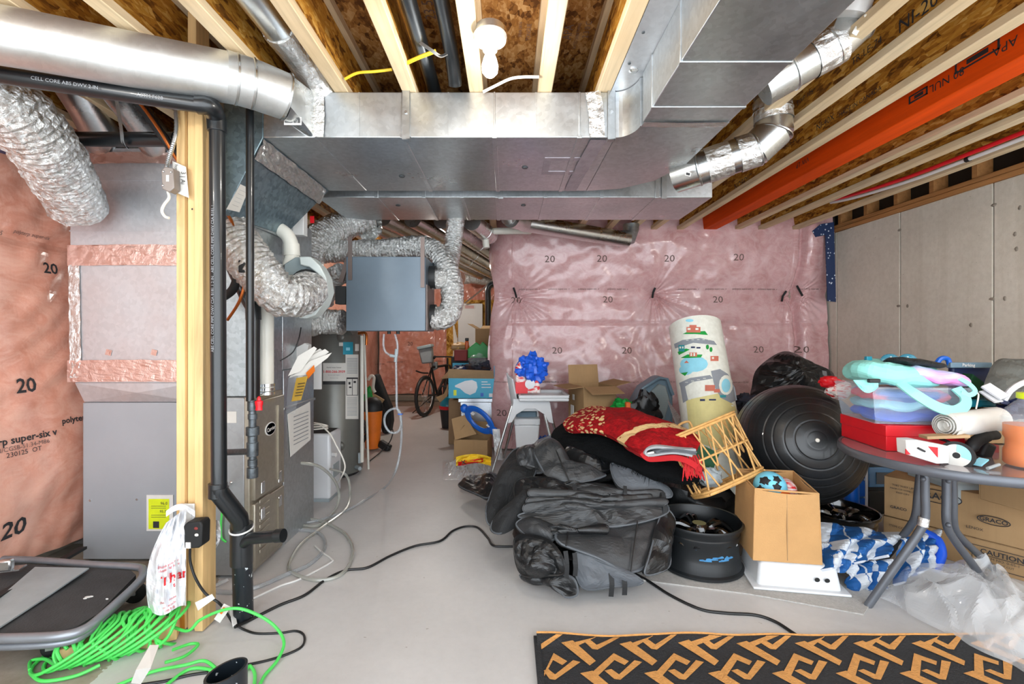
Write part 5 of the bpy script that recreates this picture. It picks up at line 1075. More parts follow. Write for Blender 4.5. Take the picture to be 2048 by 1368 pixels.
# electrical corner
solo('strand_board', MB().bpx(893, 600, 1004, 748, 8.62, .02), 'osb_wall', 'strand board sheet behind the electrical panel', 'board')
ep = thing('electrical_panel', 'white electrical panel cover mounted on strand board in the recess', 'panel', W(940, 700, 8.6))
obj('cover', MB().bpx(916, 607, 965, 712, 8.52, .09), 'white', ep, bevel=.006)
obj('notice', MB().bpx(926, 610, 951, 618, 8.515, .003), 'paper', ep); obj('print', MB().bpx(930, 612, 948, 613, 8.513, .002).bpx(930, 615, 948, 616, 8.513, .002), 'inkred', ep)
wr2 = MB(); random.seed(9)
for k in range(7): wr2.tube(spline([W(906 + k * 1.2, 640 + 6 * k, 8.5), W(908 + k, 680, 8.49), W(907 + k * .8, 712, 8.5)], 4), .012, 6)
tag(obj('panel_cables', wr2, 'wirewhite'), 'bundle of pale cables running down beside the electrical panel', 'cables')['kind'] = 'stuff'
solo('armoured_cable', MB().tube(spline([W(1003, 528, 7.3), W(990, 556, 7.6), W(960, 582, 8.0), W(930, 606, 8.4)]), .014, 8), 'zinc', 'grey cable sloping from the ceiling to the electrical panel', 'cable')
# crate of clutter
solo('storage_crate', MB().bb(fx(903, 5.8), fx(990, 5.8), 5.75, 6.5, 0, .97), 'dark', 'dark storage unit behind the blue box under the green board', 'shelf', bevel=.01)
mtn = [(928, 716), (931, 702), (941, 693), (952, 684), (960, 690), (965, 683), (978, 695), (985, 716)]
solo('green_plastic_board', pxpoly(mtn, 5.70, 5.735), 'green', 'bright green plastic board with jagged top edge behind the blue box', 'toy', bevel=.008)
carton('carton', 'white and brown carton beside the black drain pipe in the recess', W(974, 709, 6.25), (.25, .25, .34), -12, 'card_light', (None, 70, 60, None))
solo('brown_tray', MB().bpx(903, 691, 930, 698, 5.9, .3), 'card_light', 'brown tray lying behind the open blue box', 'tray', bevel=.01)
j = thing('paint_jar', 'small orange jar with black lid on the storage unit', 'jar', W(933, 700, 5.95)); obj('jar', MB().bpx(930, 682, 937, 700, 5.9, .05), 'orangeball', j, bevel=.01); obj('lid', MB().bpx(930, 676, 937, 682, 5.9, .05), 'dark', j, bevel=.006)
solo('straw_basket', blob(W(921, 694, 6.0), (.12, .1, .06), 3, .2), 'rattan', 'straw coloured bundle beside the orange jar', 'basket')
solo('maroon_bin', MB().bpx(908, 700, 934, 722, 5.55, .15), 'brownred', 'maroon plastic bin behind the open blue box', 'bin', bevel=.01)
# boxes by the end of the pink wall
tlc = thing('tall_carton', 'tall brown carton under the blue box beside the tin bin', 'box', (fx(917, 5.35), 5.5, 0))
obj('body', MB().bb(fx(897, 5.35), fx(938, 5.35), 5.35, 5.75, 0, fz(800, 5.35)), 'card2', tlc, bevel=.004)
tn = thing('tin_bin', 'shiny silver tin bin under the blue box', 'bin', G(953, 905))
obj('bin', pxpoly([(919, 803), (989, 803), (986, 885), (924, 885)], 5.14, 5.44), 'silver_tin', tn, bevel=.012); obj('lid', MB().bpx(916, 797, 991, 805, 5.12, .34), 'silver_tin', tn, bevel=.006)
bb = thing('blue_nappy_box', 'open turquoise printed box full of dark clothes standing on the tin bin', 'box', W(944, 797, 5.2))
D1, D2 = 5.12, 5.5
xx0, xx1, z0_, z1_ = fx(897, D1), fx(989, D1), fz(797, D1) + .002, fz(756, D1)
for nm, a in (('front_panel', (xx0, xx1, D1, D1 + .006, z0_, z1_)), ('back_panel', (xx0, xx1, D2, D2 + .006, z0_, z1_ + .14)), ('side_panel', (xx0, xx0 + .006, D1 + .006, D2, z0_, z1_)), ('side_panel', (xx1 - .006, xx1, D1 + .006, D2, z0_, z1_ + .13)), ('bottom', (xx0, xx1, D1, D2, z0_, z0_ + .005))): obj(nm, MB().bb(*a), 'boxblue', bb)
obj('front_flap', MB().add([W(894, 756, 5.12), W(988, 757, 5.12), W(986, 742, 5.02), W(897, 738, 5.02)], [(0, 1, 2, 3)]), 'card_light', bb, solid=.005, sharp=0)
obj('side_flap', MB().add([W(897, 756, 5.13), W(882, 758, 5.3), W(897, 742, 5.5), W(899, 745, 5.45)], [(0, 1, 2, 3)]), 'card', bb, solid=.005, sharp=0)
obj('bulb_picture', pxpoly([(910, 771), (918, 767), (930, 762), (944, 760), (953, 764), (955, 775), (951, 785), (940, 790), (930, 786), (920, 777), (910, 774)], 5.117, 5.119), 'whiteplastic', bb)
obj('print', MB().bpx(963, 768, 981, 769.5, 5.117, .002).bpx(963, 763, 975, 764.5, 5.117, .002).bpx(963, 774, 982, 775.5, 5.117, .002).bpx(978, 787, 985, 794, 5.117, .002), 'whiteplastic', bb)
obj('blue_mark', MB().bpx(961, 786, 967, 793, 5.117, .002), 'blue', bb); obj('yellow_mark', MB().bpx(907, 780, 913, 791, 5.117, .002), 'lime', bb)
for k, (x, y, r, m_, lab) in enumerate(((922, 748, .12, 'navy', 'dark blue cloth heaped in the blue box'), (952, 740, .13, 'dark_clothes', 'red checked cloth heaped in the blue box'), (972, 735, .12, 'dark_clothes', 'dark furry cloth bunched at the edge of the blue box'), (955, 750, .08, 'lining', 'grey cloth between the dark clothes in the blue box'), (955, 722, .10, 'clear', 'crinkled clear pack behind the clothes in the blue box'))):
    solo('folded_cloth', blob(W(x, y, 5.3), (r, r, r * .75), k * 3 + 1, .35), m_, lab, 'clothes')
lc_ = carton('carton', 'opened brown carton on the floor in front of the tin bin', G(945, 925) + V(.0, .12, 0), (.33, .26, .22), -8, 'card', (None, 8, -35, None))
obj('torn_flap', MB().add([W(903, 838, 4.62), W(930, 830, 4.66), W(953, 868, 4.60), W(910, 880, 4.55)], [(0, 1, 2, 3)]), 'card', lc_, solid=.005, sharp=0)
ts = thing('toilet_seat', 'blue plastic child toilet seat leaning on the carton', 'toilet seat', W(958, 850, 4.6))
pa = []; M = None
a_, b_, cc = W(930, 818, 4.62), W(988, 862, 4.5), None
mb = MB(); n = 40; ax = (b_ - a_); L = ax.length; ax.normalize(); sd = V(.25, -.55, .75); sd = (sd - ax * sd.dot(ax)).normalized(); ct = a_.lerp(b_, .5)
for i in range(n):
    t = 2 * PI * i / n
    for k in range(8):
        q = 2 * PI * k / 8; rr_ = 1 + .26 * math.cos(q); mb.v.append(ct + ax * (L * .40 * math.cos(t) * rr_) + sd * (.105 * math.sin(t) * rr_) + ax.cross(sd) * (.02 * math.sin(q)))
for i in range(n):
    for k in range(8): mb.f.append((i * 8 + k, i * 8 + (k + 1) % 8, ((i + 1) % n) * 8 + (k + 1) % 8, ((i + 1) % n) * 8 + k))
obj('seat_ring', mb, 'blue', ts); obj('handle', MB().ball(a_ - ax * .01, (.04, .03, .045), 14, 8), 'blue', ts); obj('handle', MB().ball(b_ + ax * .0, (.04, .03, .04), 14, 8), 'blue', ts)
for f in (.28, .82): obj('label', MB().box(a_.lerp(b_, f) - V(.0, .03, -.02), (.035, .003, .035), basis(ax, sd)), 'paper', ts)
pb = thing('crinkled_packet', 'crumpled clear plastic packet with yellow and red print on the floor', 'packet', G(940, 950))
obj('film', MB().grid(lambda u, v: G(885 + 105 * u, 962 - 40 * v) + V(0, 0, .01 + .09 * max(0, math.sin(u * PI)) * math.sin(v * PI) * (1 + .8 * fb(u * 6, v * 6, 1, 1.5, 3))), 40, 26), 'film', pb, sharp=0)
obj('yellow_print', MB().grid(lambda u, v: W(912 + 70 * u, 932 - 18 * v - 12 * u * (1 - u) * 2, 3.98 - .05 * nz(u * 4, v * 3, 2)), 14, 6), 'yellow', pb, sharp=0)
obj('red_print', MB().grid(lambda u, v: W(916 + 50 * u, 932 - 8 * v - 8 * u, 3.965 - .05 * nz(u * 4, v * 3, 2)), 14, 5), 'red', pb, sharp=0)
lettering('X', .05, W(927, 925, 3.94), (1, 0, .2), (-.2, 0, 1), 'ink', pb, bold=True)
solo('white_plastic_strip', MB().grid(lambda u, v: W(985 + 14 * u + 6 * v, 858 + 62 * v, 4.35 + .05 * nz(u * 3, v * 5, 1)), 6, 14), 'whiteplastic', 'crumpled white plastic strip between carton and high chair', 'plastic', sharp=0, solid=.004)
tc = thing('waste_bin', 'dark waste bin with red rim beside the tall carton', 'bin', G(893, 862))
obj('bin', MB().lathe([(0, .0), (.07, .0), (.10, .26)], None, 24, G(893, 858) + V(0, .08, 0)), 'dark', tc); obj('rim', MB().lathe([(.10, .25), (.108, .26), (.108, .29), (.10, .295)], None, 24, G(893, 858) + V(0, .08, 0), caps=False), 'red', tc)
obj('green_liner', MB().lathe([(.10, .28), (.09, .40), (.07, .42)], None, 18, G(893, 858) + V(0, .08, 0), caps=False), 'teal', tc)
obj('flap', MB().add([W(872, 795, 5.5), W(888, 788, 5.6), W(897, 768, 5.7), W(895, 792, 5.5), W(880, 805, 5.4)], [(0, 1, 2, 3, 4)]), 'card', tlc, solid=.005, sharp=0)
# ---- bicycle
bk_ = thing('bicycle', 'dark mountain bicycle parked against the far pink wall', 'bicycle', G(850, 833))
rc = G(850, 833); rc.z = .31; d = V(.29, .957, 0); sdv = V(d.y, -d.x, 0); up = V(0, 0, 1); fc = rc + d * 1.0
MW = basis(d, up)
for c in (rc, fc):
    w_ = obj('wheel', MB().tube([c + (d * math.cos(t) + up * math.sin(t)) * .285 for t in [2 * PI * k / 40 for k in range(40)]], .028, 10, closed=True, rf=lambda i, a: .028 * (1.07 if i % 2 else .95)), 'bikeblack', bk_)
    obj('rim', MB().tube([c + (d * math.cos(t) + up * math.sin(t)) * .255 for t in [2 * PI * k / 40 for k in range(40)]], .011, 8, closed=True), 'steel', w_)
    sp_ = MB()
    for k in range(18): t = 2 * PI * k / 18; sp_.tube([c + sdv * (.02 if k % 2 else -.02), c + (d * math.cos(t) + up * math.sin(t)) * .255], .0022, 4)
    so = obj('spokes', sp_, 'steel', w_); so['kind'] = 'stuff'
    obj('hub', MB().tube([c - sdv * .05, c + sdv * .05], .02, 10), 'steel', w_)
bbk = rc + d * .42 + V(0, 0, -.02); sx_ = rc + d * .22 + V(0, 0, .42); hd_ = fc - d * .17 + V(0, 0, .42)
fm = MB()
for a, b, r in ((bbk, sx_, .018), (sx_, hd_, .02), (bbk, hd_ - V(0, 0, .1), .022), (rc + sdv * .05, bbk + sdv * .03, .01), (rc - sdv * .05, bbk - sdv * .03, .01), (rc + sdv * .05, sx_, .009), (rc - sdv * .05, sx_, .009)): fm.tube([a, b], r, 10)
obj('frame', fm, 'bikeblack', bk_)
obj('fork', MB().tube([fc + sdv * .05, hd_ + sdv * .04, hd_ - sdv * .04, fc - sdv * .05], .016, 8).tube([hd_ - V(0, 0, .1), hd_ + V(0, 0, .12)], .018, 8), 'bikeblack', bk_)
hb_ = hd_ + V(0, 0, .14); obj('handlebar', MB().tube([hb_ - sdv * .30 - d * .06, hb_ - sdv * .1, hb_ + sdv * .1, hb_ + sdv * .30 - d * .06], .013, 8), 'bikeblack', bk_)
for s in (-1, 1): obj('grip', MB().tube([hb_ + sdv * (.20 * s) - d * .03, hb_ + sdv * (.31 * s) - d * .06], .018, 8), 'rubber', bk_)
obj('seat_post', MB().tube([sx_, sx_ + V(0, 0, .12)], .014, 8), 'steel', bk_)
obj('saddle', MB().ball(sx_ + V(0, 0, .15) - d * .03, (.15, .075, .035), 18, 10, lambda q: 1 - .3 * max(0, q.x), basis(d, sdv * -1)), 'rubber', bk_)
obj('chainring', MB().lathe([(0, -.004), (.085, -.004), (.085, .004), (0, .004)], basis(d, up), 22, bbk + sdv * .05), 'bikeblack', bk_)
for s in (-1, 1): obj('pedal', MB().tube([bbk + sdv * .06 * s, bbk + sdv * .08 * s + V(0, 0, .13 * s)], .01, 6).box(bbk + sdv * .12 * s + V(0, 0, .13 * s), (.09, .07, .02)), 'bikeblack', bk_)
obj('kickstand', MB().tube([bbk - sdv * .04, G(825, 826, .01)], .008, 6), 'bikeblack', bk_)
obj('mudguard', MB().tube(spline([rc + d * .1 + up * .34, rc - d * .1 + up * .36, rc - d * .28 + up * .40], 4), .012, 8), 'bikeblack', bk_)
tb_ = thing('grey_tub', 'grey plastic tub with lid sitting on the bicycle rack', 'tub', W(852, 722, 7.25))
obj('tub', pxpoly([(836, 698), (862, 694), (864, 726), (843, 728)], 7.18, 7.4), 'bikegrey', tb_, bevel=.02); obj('lid', pxpoly([(833, 694), (861, 688), (863, 694), (834, 700)], 7.15, 7.43), 'humid', tb_, bevel=.01)
solo('grey_pannier', pxpoly([(858, 726), (872, 724), (874, 738), (862, 744)], 7.5, 7.7), 'bikegrey', 'grey pannier behind the bicycle saddle', 'bag', bevel=.02)
# ---- clutter by the water heater
sv = thing('orange_shop_vacuum', 'orange vacuum canister with black head beside the water heater', 'vacuum', G(738, 910))
cv = G(738, 905) + V(0, .13, 0); obj('canister', MB().lathe([(0, .02), (.075, .02), (.105, .42), (0, .42)], None, 22, cv), 'orange', sv); obj('head', MB().lathe([(0, .42), (.11, .42), (.112, .46), (.09, .52), (.04, .56), (0, .56)], None, 22, cv), 'dark', sv)
obj('nozzle', MB().box(cv + V(.14, -.03, .045), (.14, .07, .08), rotm(z=-20, y=25)), 'dark', sv, bevel=.015)
pts = []; random.seed(2)
for k in range(26): a = k * 1.25; pts.append(cv + V(-.12 + .09 * math.cos(a), -.10 + .02 * math.sin(k), .16 + .11 * math.sin(a) + .004 * k))
obj('hose_cord', MB().tube(spline(pts, 4), .008, 6), 'black_cord', sv)
pts = [cv + V(.1, -.02, .5), cv + V(.18, -.04, .3), cv + V(.14, -.06, .2), cv + V(.22, -.02, .22), cv + V(.2, -.04, .1), G(760, 905, .01), G(735, 925, .01)]
obj('power_cord', MB().tube(spline(pts, 6), .006, 6), 'black_cord', sv)
ib = thing('instrument_bag', 'black padded instrument bag leaning in the corner behind the orange vacuum', 'bag', G(770, 845))
obj('bag', pxpoly([(742, 752), (752, 748), (768, 790), (780, 818), (782, 845), (778, 868), (764, 868), (748, 800)], 5.9, 6.1), 'mesh_black', ib, bevel=.03, seg=3)
obj('pale_trim', MB().tube(spline([W(736, 760, 5.85), W(742, 752, 5.85), (W(748, 756, 5.85)), W(746, 775, 5.85), W(750, 785, 5.85)], 5), .02, 8), 'wirewhite', ib)
obj('tan_patch', pxpoly([(748, 788), (768, 800), (760, 812), (741, 797)], 5.84, 5.87), 'card_light', ib)
solo('green_cloth', blob(V(fx(737, 5.7), 5.7, .31), (.07, .06, .30), 4, .15), 'green', 'green cloth hanging behind the water heater', 'cloth')
# ---- high chair
hc = thing('high_chair', 'white plastic high chair with silver legs in front of the pink wall', 'high chair', V(.16, 4.4, 0))
lg_ = [(W(1022, 818, 4.25), G(984, 946)), (W(1087, 818, 4.25), V(.46, 4.2, 0)), (W(1034, 812, 4.55), V(-.04, 4.75, 0)), (W(1096, 812, 4.55), V(.56, 4.75, 0))]
for a, b in lg_: obj('leg', MB().tube([a + (a - b).normalized() * .03, b], .0135, 12), 'steel', hc)
seat = MB()
def shell(u, v):
    x = .045 + .30 * u; y = 4.26 + .30 * v; z = .565 + .02 * math.cos((v - .5) * 5) - .0 * u
    return V(x, y, z)
obj('seat_pan', MB().bb(.03, .34, 4.25, 4.56, .545, .575), 'whiteplastic', hc, bevel=.012)
obj('backrest', MB().grid(lambda u, v: V(.05 - .055 * v + .10 * abs(u - .5) ** 2 * 2, 4.27 + .28 * u * (1 - .15 * v) + .02 * v, .56 + .32 * v - .05 * abs(u - .5) * 2 * v), 16, 14), 'whiteplastic', hc, solid=.014, sharp=0)
for y in (4.245, 4.555): obj('side_apron', MB().prism([(.0, .44), (.05, .62), (.05, .66), (.36, .66), (.38, .62), (.41, .44), (.37, .45), (.33, .52), (.25, .57), (.16, .57), (.08, .52), (.04, .45)], 0, .014, basis((1, 0, 0), (0, 0, 1)), (0, y, 0)), 'whiteplastic', hc, bevel=.003)
obj('tray', MB().bb(.10, .54, 4.16, 4.62, .645, .672), 'whiteplastic', hc, bevel=.01); 
rim = MB()
for a in ((.10, .54, 4.16, 4.18, .672, .70), (.10, .54, 4.60, 4.62, .672, .70), (.10, .12, 4.18, 4.60, .672, .70), (.52, .54, 4.18, 4.60, .672, .70)): rim.bb(*a)
obj('tray_rim', rim, 'whiteplastic', hc, bevel=.006)
gbg = thing('gift_bag', 'red and white printed bag stuffed with blue plastic on the high chair', 'bag', W(1062, 790, 4.4))
obj('bag', pxpoly([(1031, 735), (1040, 722), (1052, 760), (1078, 758), (1082, 787), (1031, 787)], 4.30, 4.46), 'redwhite', gbg, bevel=.015)
obj('red_panel', pxpoly([(1031, 765), (1057, 763), (1055, 787), (1031, 787)], 4.29, 4.3), 'red', gbg)
obj('blue_plastic', blob(W(1062, 738, 4.36), (.13, .10, .13), 7, .45, 1.6, 40, 28), 'bluebag', gbg, sharp=25)
obj('blue_peak', MB().lathe([(.095, 0), (.06, .06), (.02, .12), (0, .16)], rotm(y=2), 7, W(1060, 735, 4.36)), 'bluebag', gbg, sharp=20)
obj('white_disc', MB().lathe([(0, .004), (.045, .004), (.045, 0)], basis((1, 0, 0), (0, 0, 1)), 22, W(1060, 768, 4.285)), 'whiteplastic', gbg)
wbn = thing('white_waste_bin', 'white swing lid waste bin under the high chair', 'bin', V(.18, 4.52, 0))
obj('bin', MB().add([V(x, y, z) for z, w in ((0, .085), (.40, .115)) for x, y in ((.18 - w, 4.42 - w * .5), (.18 + w, 4.42 - w * .5), (.18 + w, 4.62), (.18 - w, 4.62))], [(3, 2, 1, 0), (0, 1, 5, 4), (1, 2, 6, 5), (2, 3, 7, 6), (3, 0, 4, 7), (4, 5, 6, 7)]), 'whiteplastic', wbn, bevel=.012)
obj('band', MB().bb(.06, .30, 4.355, 4.625, .40, .46), 'whiteplastic', wbn, bevel=.01)
for x in (.09, .27): obj('latch', MB().lathe([(0, .006), (.018, .006), (.018, 0)], basis((1, 0, 0), (0, 0, 1)), 14, (x, 4.352, .42)), 'whiteplastic', wbn)
obj('hood', MB().tube([V(.18 + .105 * math.cos(a), 4.50, .46 + .10 * math.sin(a)) for a in [PI * k / 14 for k in range(15)]], .016, 8), 'whiteplastic', wbn)
obj('inner_liner', MB().bb(.08, .28, 4.47, 4.60, .40, .52), 'tote_blue', wbn, bevel=.02)
solo('blue_plastic_bag', blob(V(.38, 4.75, .09), (.10, .10, .12), 3, .5, 2.5), 'blue', 'crumpled blue plastic bag on the floor behind the high chair leg', 'bag', sharp=30)
# ---- cartons and clutter before the pink wall
lowb = carton('carton', 'closed brown carton under the tall open carton beside the high chair', V(.80, 4.50, 0), (.36, .42, .30), 15, 'card2', open_=False)
oc = carton('carton', 'tall open brown carton with raised flaps beside the high chair', V(.79, 4.46, .302), (.32, .36, .46), 15, 'card', (105, 8, 95, 78))
obj('shipping_label', MB().box(V(.60, 4.40, .50), (.003, .07, .16), Matrix.Rotation(R(15), 3, 'Z')), 'paper', oc); obj('shipping_label', MB().box(V(.605, 4.36, .66), (.003, .04, .05), Matrix.Rotation(R(15), 3, 'Z')), 'paper', oc)
tt = thing('storage_tote', 'grey blue plastic tote tipped on its side by the rolled mat', 'tote', W(1305, 850, 4.6))
obj('tote', pxpoly([(1264, 812), (1285, 775), (1318, 753), (1334, 755), (1347, 790), (1347, 928), (1270, 928)], 4.5, 4.72), 'tote_blue', tt, bevel=.03, seg=3)
obj('ribbed_lid', pxpoly([(1290, 795), (1318, 768), (1332, 772), (1340, 800), (1330, 840), (1300, 840)], 4.47, 4.52), 'humid', tt, bevel=.01)
obj('rim', MB().tube([W(1266, 815, 4.48), W(1286, 777, 4.48), W(1318, 756, 4.48), W(1334, 758, 4.48), W(1346, 790, 4.48)], .016, 8), 'tote_blue', tt)
solo('black_garment', blob(W(1292, 825, 4.1), (.12, .08, .17), 6, .4), 'leather', 'crumpled black garment lying against the grey blue tote', 'clothes')
solo('green_tool_case', blob(W(1245, 812, 4.2), (.09, .08, .06), 8, .4), 'green', 'green tool bag behind the red rug', 'bag')
solo('orange_tool', MB().bpx(1252, 805, 1262, 820, 4.08, .05), 'orangeball', 'orange hand tool on the green bag behind the red rug', 'tool', bevel=.008)
wrk = MB()
for k in range(9): wrk.tube([W(1335 + 3 * k, 800 + 4 * k, 3.95), W(1352 + 2 * k, 850 + 2 * k, 3.8)], .003, 5)
for k in range(10): wrk.tube([W(1335 + 1.9 * k, 802 + 5.6 * k, 3.95 - .016 * k), W(1362 + 1.0 * k, 836 + 3.4 * k, 3.95 - .016 * k)], .003, 5)
obj_ = solo('wire_rack', wrk, 'steel', 'wire shelf rack leaning between the tote and the rolled mat', 'rack')
# ================================================================ HEAP OF SEAT COVERS AND RUGS
def slab(cx, cy, rx, ry, rot, z, t, seed, p=3.2, warp=.02, n=72, zmin=.004):
    rings = [(.0, 1), (.35, 1), (.62, 1), (.80, 1), (.92, 1), (.98, 1), (1.0, 0), (.98, -1), (.92, -1), (.80, -1), (.5, -1), (.0, -1)]
    mb = MB(); c, s = math.cos(R(rot)), math.sin(R(rot))
    for rr_, side in rings:
        for k in range(n):
            a = 2 * PI * k / n; ca, sa = math.cos(a), math.sin(a)
            L = (abs(ca) ** p + abs(sa) ** p) ** (-1 / p) * (1 + .07 * nz(ca * 1.5 + seed, sa * 1.5, 1) + .025 * nz(ca * 5, sa * 5 + seed, 3))
            x, y = rx * L * ca * rr_, ry * L * sa * rr_; X, Y = cx + c * x - s * y, cy + s * x + c * y
            h = t * .5 * math.sqrt(max(0, 1 - rr_ ** 6)) * side if side else 0
            zz = z + h + warp * (nz(X, Y, 1, 3.2) + .5 * nz(X, Y, 2, 8)) + .012 * fb(X, Y, seed, 7, 3) * (side != 0) - .10 * max(0, rr_ - .72) * max(0, nz(ca + seed, sa, 4, 1.2) + .25)
            mb.v.append(V(X, Y, max(zmin, zz)))
    m = len(rings)
    for i in range(m - 1):
        for k in range(n): l = (k + 1) % n; mb.f.append((i * n + k, i * n + l, (i + 1) * n + l, (i + 1) * n + k))
    return mb
GRP = 'car seat covers heaped on the floor'
core = [(.47, 2.92, .40, .56, 4, .035, .06, 1, 'leather', 'bottom black seat cover of the heap lying flat on the floor'),
        (.46, 2.95, .42, .55, -6, .09, .06, 2, 'leather_grey', 'dark grey folded cover just above the bottom of the heap'),
        (.40, 2.98, .44, .54, 9, .145, .06, 3, 'leather', 'black folded cover in the lower half of the heap'),
        (.42, 3.00, .43, .54, -3, .20, .06, 4, 'mesh_black', 'black mesh backed cover in the middle of the heap'),
        (.40, 3.02, .44, .52, 7, .255, .06, 5, 'leather', 'glossy black cover folded across the middle of the heap'),
        (.46, 3.05, .42, .50, -8, .31, .06, 6, 'leather_grey', 'grey black cover in the upper half of the heap'),
        (.46, 3.08, .40, .48, 5, .365, .06, 7, 'leather', 'black cover beneath the fur rug'),
        (.52, 3.10, .40, .46, 0, .42, .06, 8, 'mesh_black', 'topmost folded cover of the heap under the fur rug'),
        (.56, 3.14, .38, .42, 0, .475, .05, 9, 'leather', 'thin black cover right under the fur rug')]
for cx, cy, rx, ry, ro, z, t, sd_, m_, lab in core:
    solo('seat_cover', slab(cx, cy, rx, ry, ro, z, t, sd_), m_, lab, 'seat cover', GRP, sharp=60)
def patch(pts, puff=.03, wr=.012, seed=0, k=6, rings=12):
    B = spline([W(*q) for q in pts], k, True); n = len(B); c = sum(B, Vector()) / n
    nr = Vector()
    for i in range(n): nr += (B[i] - c).cross(B[(i + 1) % n] - c)
    nr.normalize()
    if nr.y > 0: nr = -nr
    mb = MB()
    for j in range(rings + 1):
        t = j / rings
        for i in range(n):
            q = c.lerp(B[i], t); fold = wr * fb(q.x, q.y, q.z + seed, 6, 4) + wr * .8 * math.sin(q.x * 26 + q.z * 34 + 5 * nz(q.x, q.z, seed, 4)) * (1 - t ** 4)
            mb.v.append(q + nr * (puff * (1 - t ** 2.2) + fold * (.3 + .7 * (1 - t ** 6))))
    for j in range(rings):
        for i in range(n): l = (i + 1) % n; mb.f.append((j * n + i, j * n + l, (j + 1) * n + l, (j + 1) * n + i))
    return mb, B, nr
def cover(pts, mat, label, puff=.03, wr=.012, seed=0, pipe='piping', th=.022, rp=.005, bands=(), seams=()):
    mb, B, nr = patch(pts, puff, wr, seed)
    t = thing('seat_cover', label, 'seat cover', B[0], GRP)
    obj('panel', mb, mat, t, solid=th, sharp=0)
    obj('piping', MB().tube([b + nr * (th * .5) for b in B], rp, 6, closed=True), pipe, t)
    for a, b, w in bands:
        P = spline([W(*a), W((a[0] + b[0]) / 2 + 2, (a[1] + b[1]) / 2, (a[2] + b[2]) / 2 - .012), W(*b)], 5); s = MB()
        for p, q in zip(P, P[1:]): s.bar(p, q, w, .003, (0, -1, .3))
        obj('strap', s, 'strap', t, sharp=0)
    for a, b in seams: obj('seam', MB().tube(spline([W(*a), W((a[0] + b[0]) / 2, (a[1] + b[1]) / 2, (a[2] + b[2]) / 2 - .012), W(*b)], 5), .0035, 6), 'leather', t)
    return t
cover([(918, 972, 3.55), (946, 957, 3.7), (989, 950, 3.6), (1006, 972, 3.3), (980, 998, 3.2), (952, 990, 3.3)], 'leather', 'black cover flap trailing onto the floor beside the high chair leg', .05, .02, 1)
cover([(1012, 922, 2.9), (1035, 899, 3.0), (1060, 905, 2.95), (1072, 947, 2.72), (1030, 1000, 2.62), (984, 1052, 2.5), (973, 1024, 2.55), (990, 970, 2.7)], 'mesh_black', 'long black mesh cover sliding down the side of the heap', .05, .014, 2)
cover([(983, 1061, 2.42), (992, 1036, 2.46), (1030, 1000, 2.52), (1066, 972, 2.58), (1078, 984, 2.54), (1040, 1042, 2.44), (1003, 1068, 2.38)], 'mesh_black', 'rolled black mesh edge sticking out at the foot of the heap side', .05, .008, 3)
cover([(1036, 905, 2.85), (1062, 893, 2.9), (1080, 905, 2.85), (1092, 935, 2.74), (1080, 948, 2.72), (1045, 940, 2.76)], 'leather_grey', 'ruffled grey cover gathered beside the peaked panel', .05, .028, 4)
cover([(1069, 901, 2.72), (1096, 879, 2.78), (1116, 893, 2.76), (1161, 950, 2.62), (1210, 952, 2.60), (1185, 962, 2.55), (1139, 967, 2.54), (1096, 953, 2.58), (1078, 930, 2.64)], 'leather_grey', 'peaked grey cover panel with pale edge near the top of the heap', .05, .012, 5, seams=(((1105, 884, 2.70), (1139, 964, 2.50)),))
cover([(1130, 905, 2.85), (1165, 882, 2.95), (1210, 890, 2.92), (1235, 925, 2.78), (1210, 945, 2.66), (1160, 935, 2.72)], 'leather', 'crumpled glossy black cover under the fur rug', .05, .03, 6, 'leather')
cover([(1222, 930, 2.66), (1270, 950, 2.62), (1330, 974, 2.56), (1340, 996, 2.5), (1290, 990, 2.5), (1236, 974, 2.52)], 'lining', 'cover showing its grey lining along the fur rug edge', .03, .012, 7, bands=(((1250, 972, 2.46), (1247, 1002, 2.42), .018), ((1326, 985, 2.46), (1330, 1035, 2.38), .022)))
cover([(1036, 962, 2.62), (1090, 958, 2.6), (1146, 968, 2.55), (1230, 976, 2.55), (1222, 1003, 2.48), (1140, 1008, 2.44), (1072, 1010, 2.46), (1047, 1028, 2.46), (1030, 1000, 2.54)], 'leather', 'long glossy black cover folded across the front of the heap', .05, .02, 8, 'leather', bands=(((1148, 968, 2.47), (1150, 1005, 2.40), .022),))
cover([(1036, 1034, 2.42), (1084, 1020, 2.42), (1121, 1011, 2.42), (1238, 1014, 2.44), (1314, 1002, 2.46), (1334, 1028, 2.4), (1256, 1052, 2.34), (1146, 1058, 2.34), (1080, 1046, 2.37)], 'leather_grey', 'wide grey cover above the big flat panel of the heap', .035, .016, 9)
cover([(1033, 1050, 2.38), (1063, 1038, 2.38), (1115, 1060, 2.34), (1104, 1082, 2.28), (1058, 1074, 2.32)], 'leather_grey', 'small folded grey cover pouch at the front corner of the heap', .04, .008, 10)
cover([(1116, 1086, 2.24), (1128, 1060, 2.33), (1230, 1046, 2.38), (1334, 1032, 2.42), (1340, 1075, 2.34), (1322, 1108, 2.26), (1264, 1146, 2.19), (1190, 1116, 2.20)], 'leather_grey', 'big flat grey backrest cover with stitched seams at the front of the heap', .022, .004, 11, rp=.007, seams=(((1275, 1042, 2.33), (1262, 1143, 2.165)), ((1136, 1062, 2.28), (1132, 1092, 2.20))), bands=(((1222, 1146, 2.17), (1222, 1193, 2.16), .022), ((1246, 1146, 2.16), (1249, 1190, 2.15), .022)))
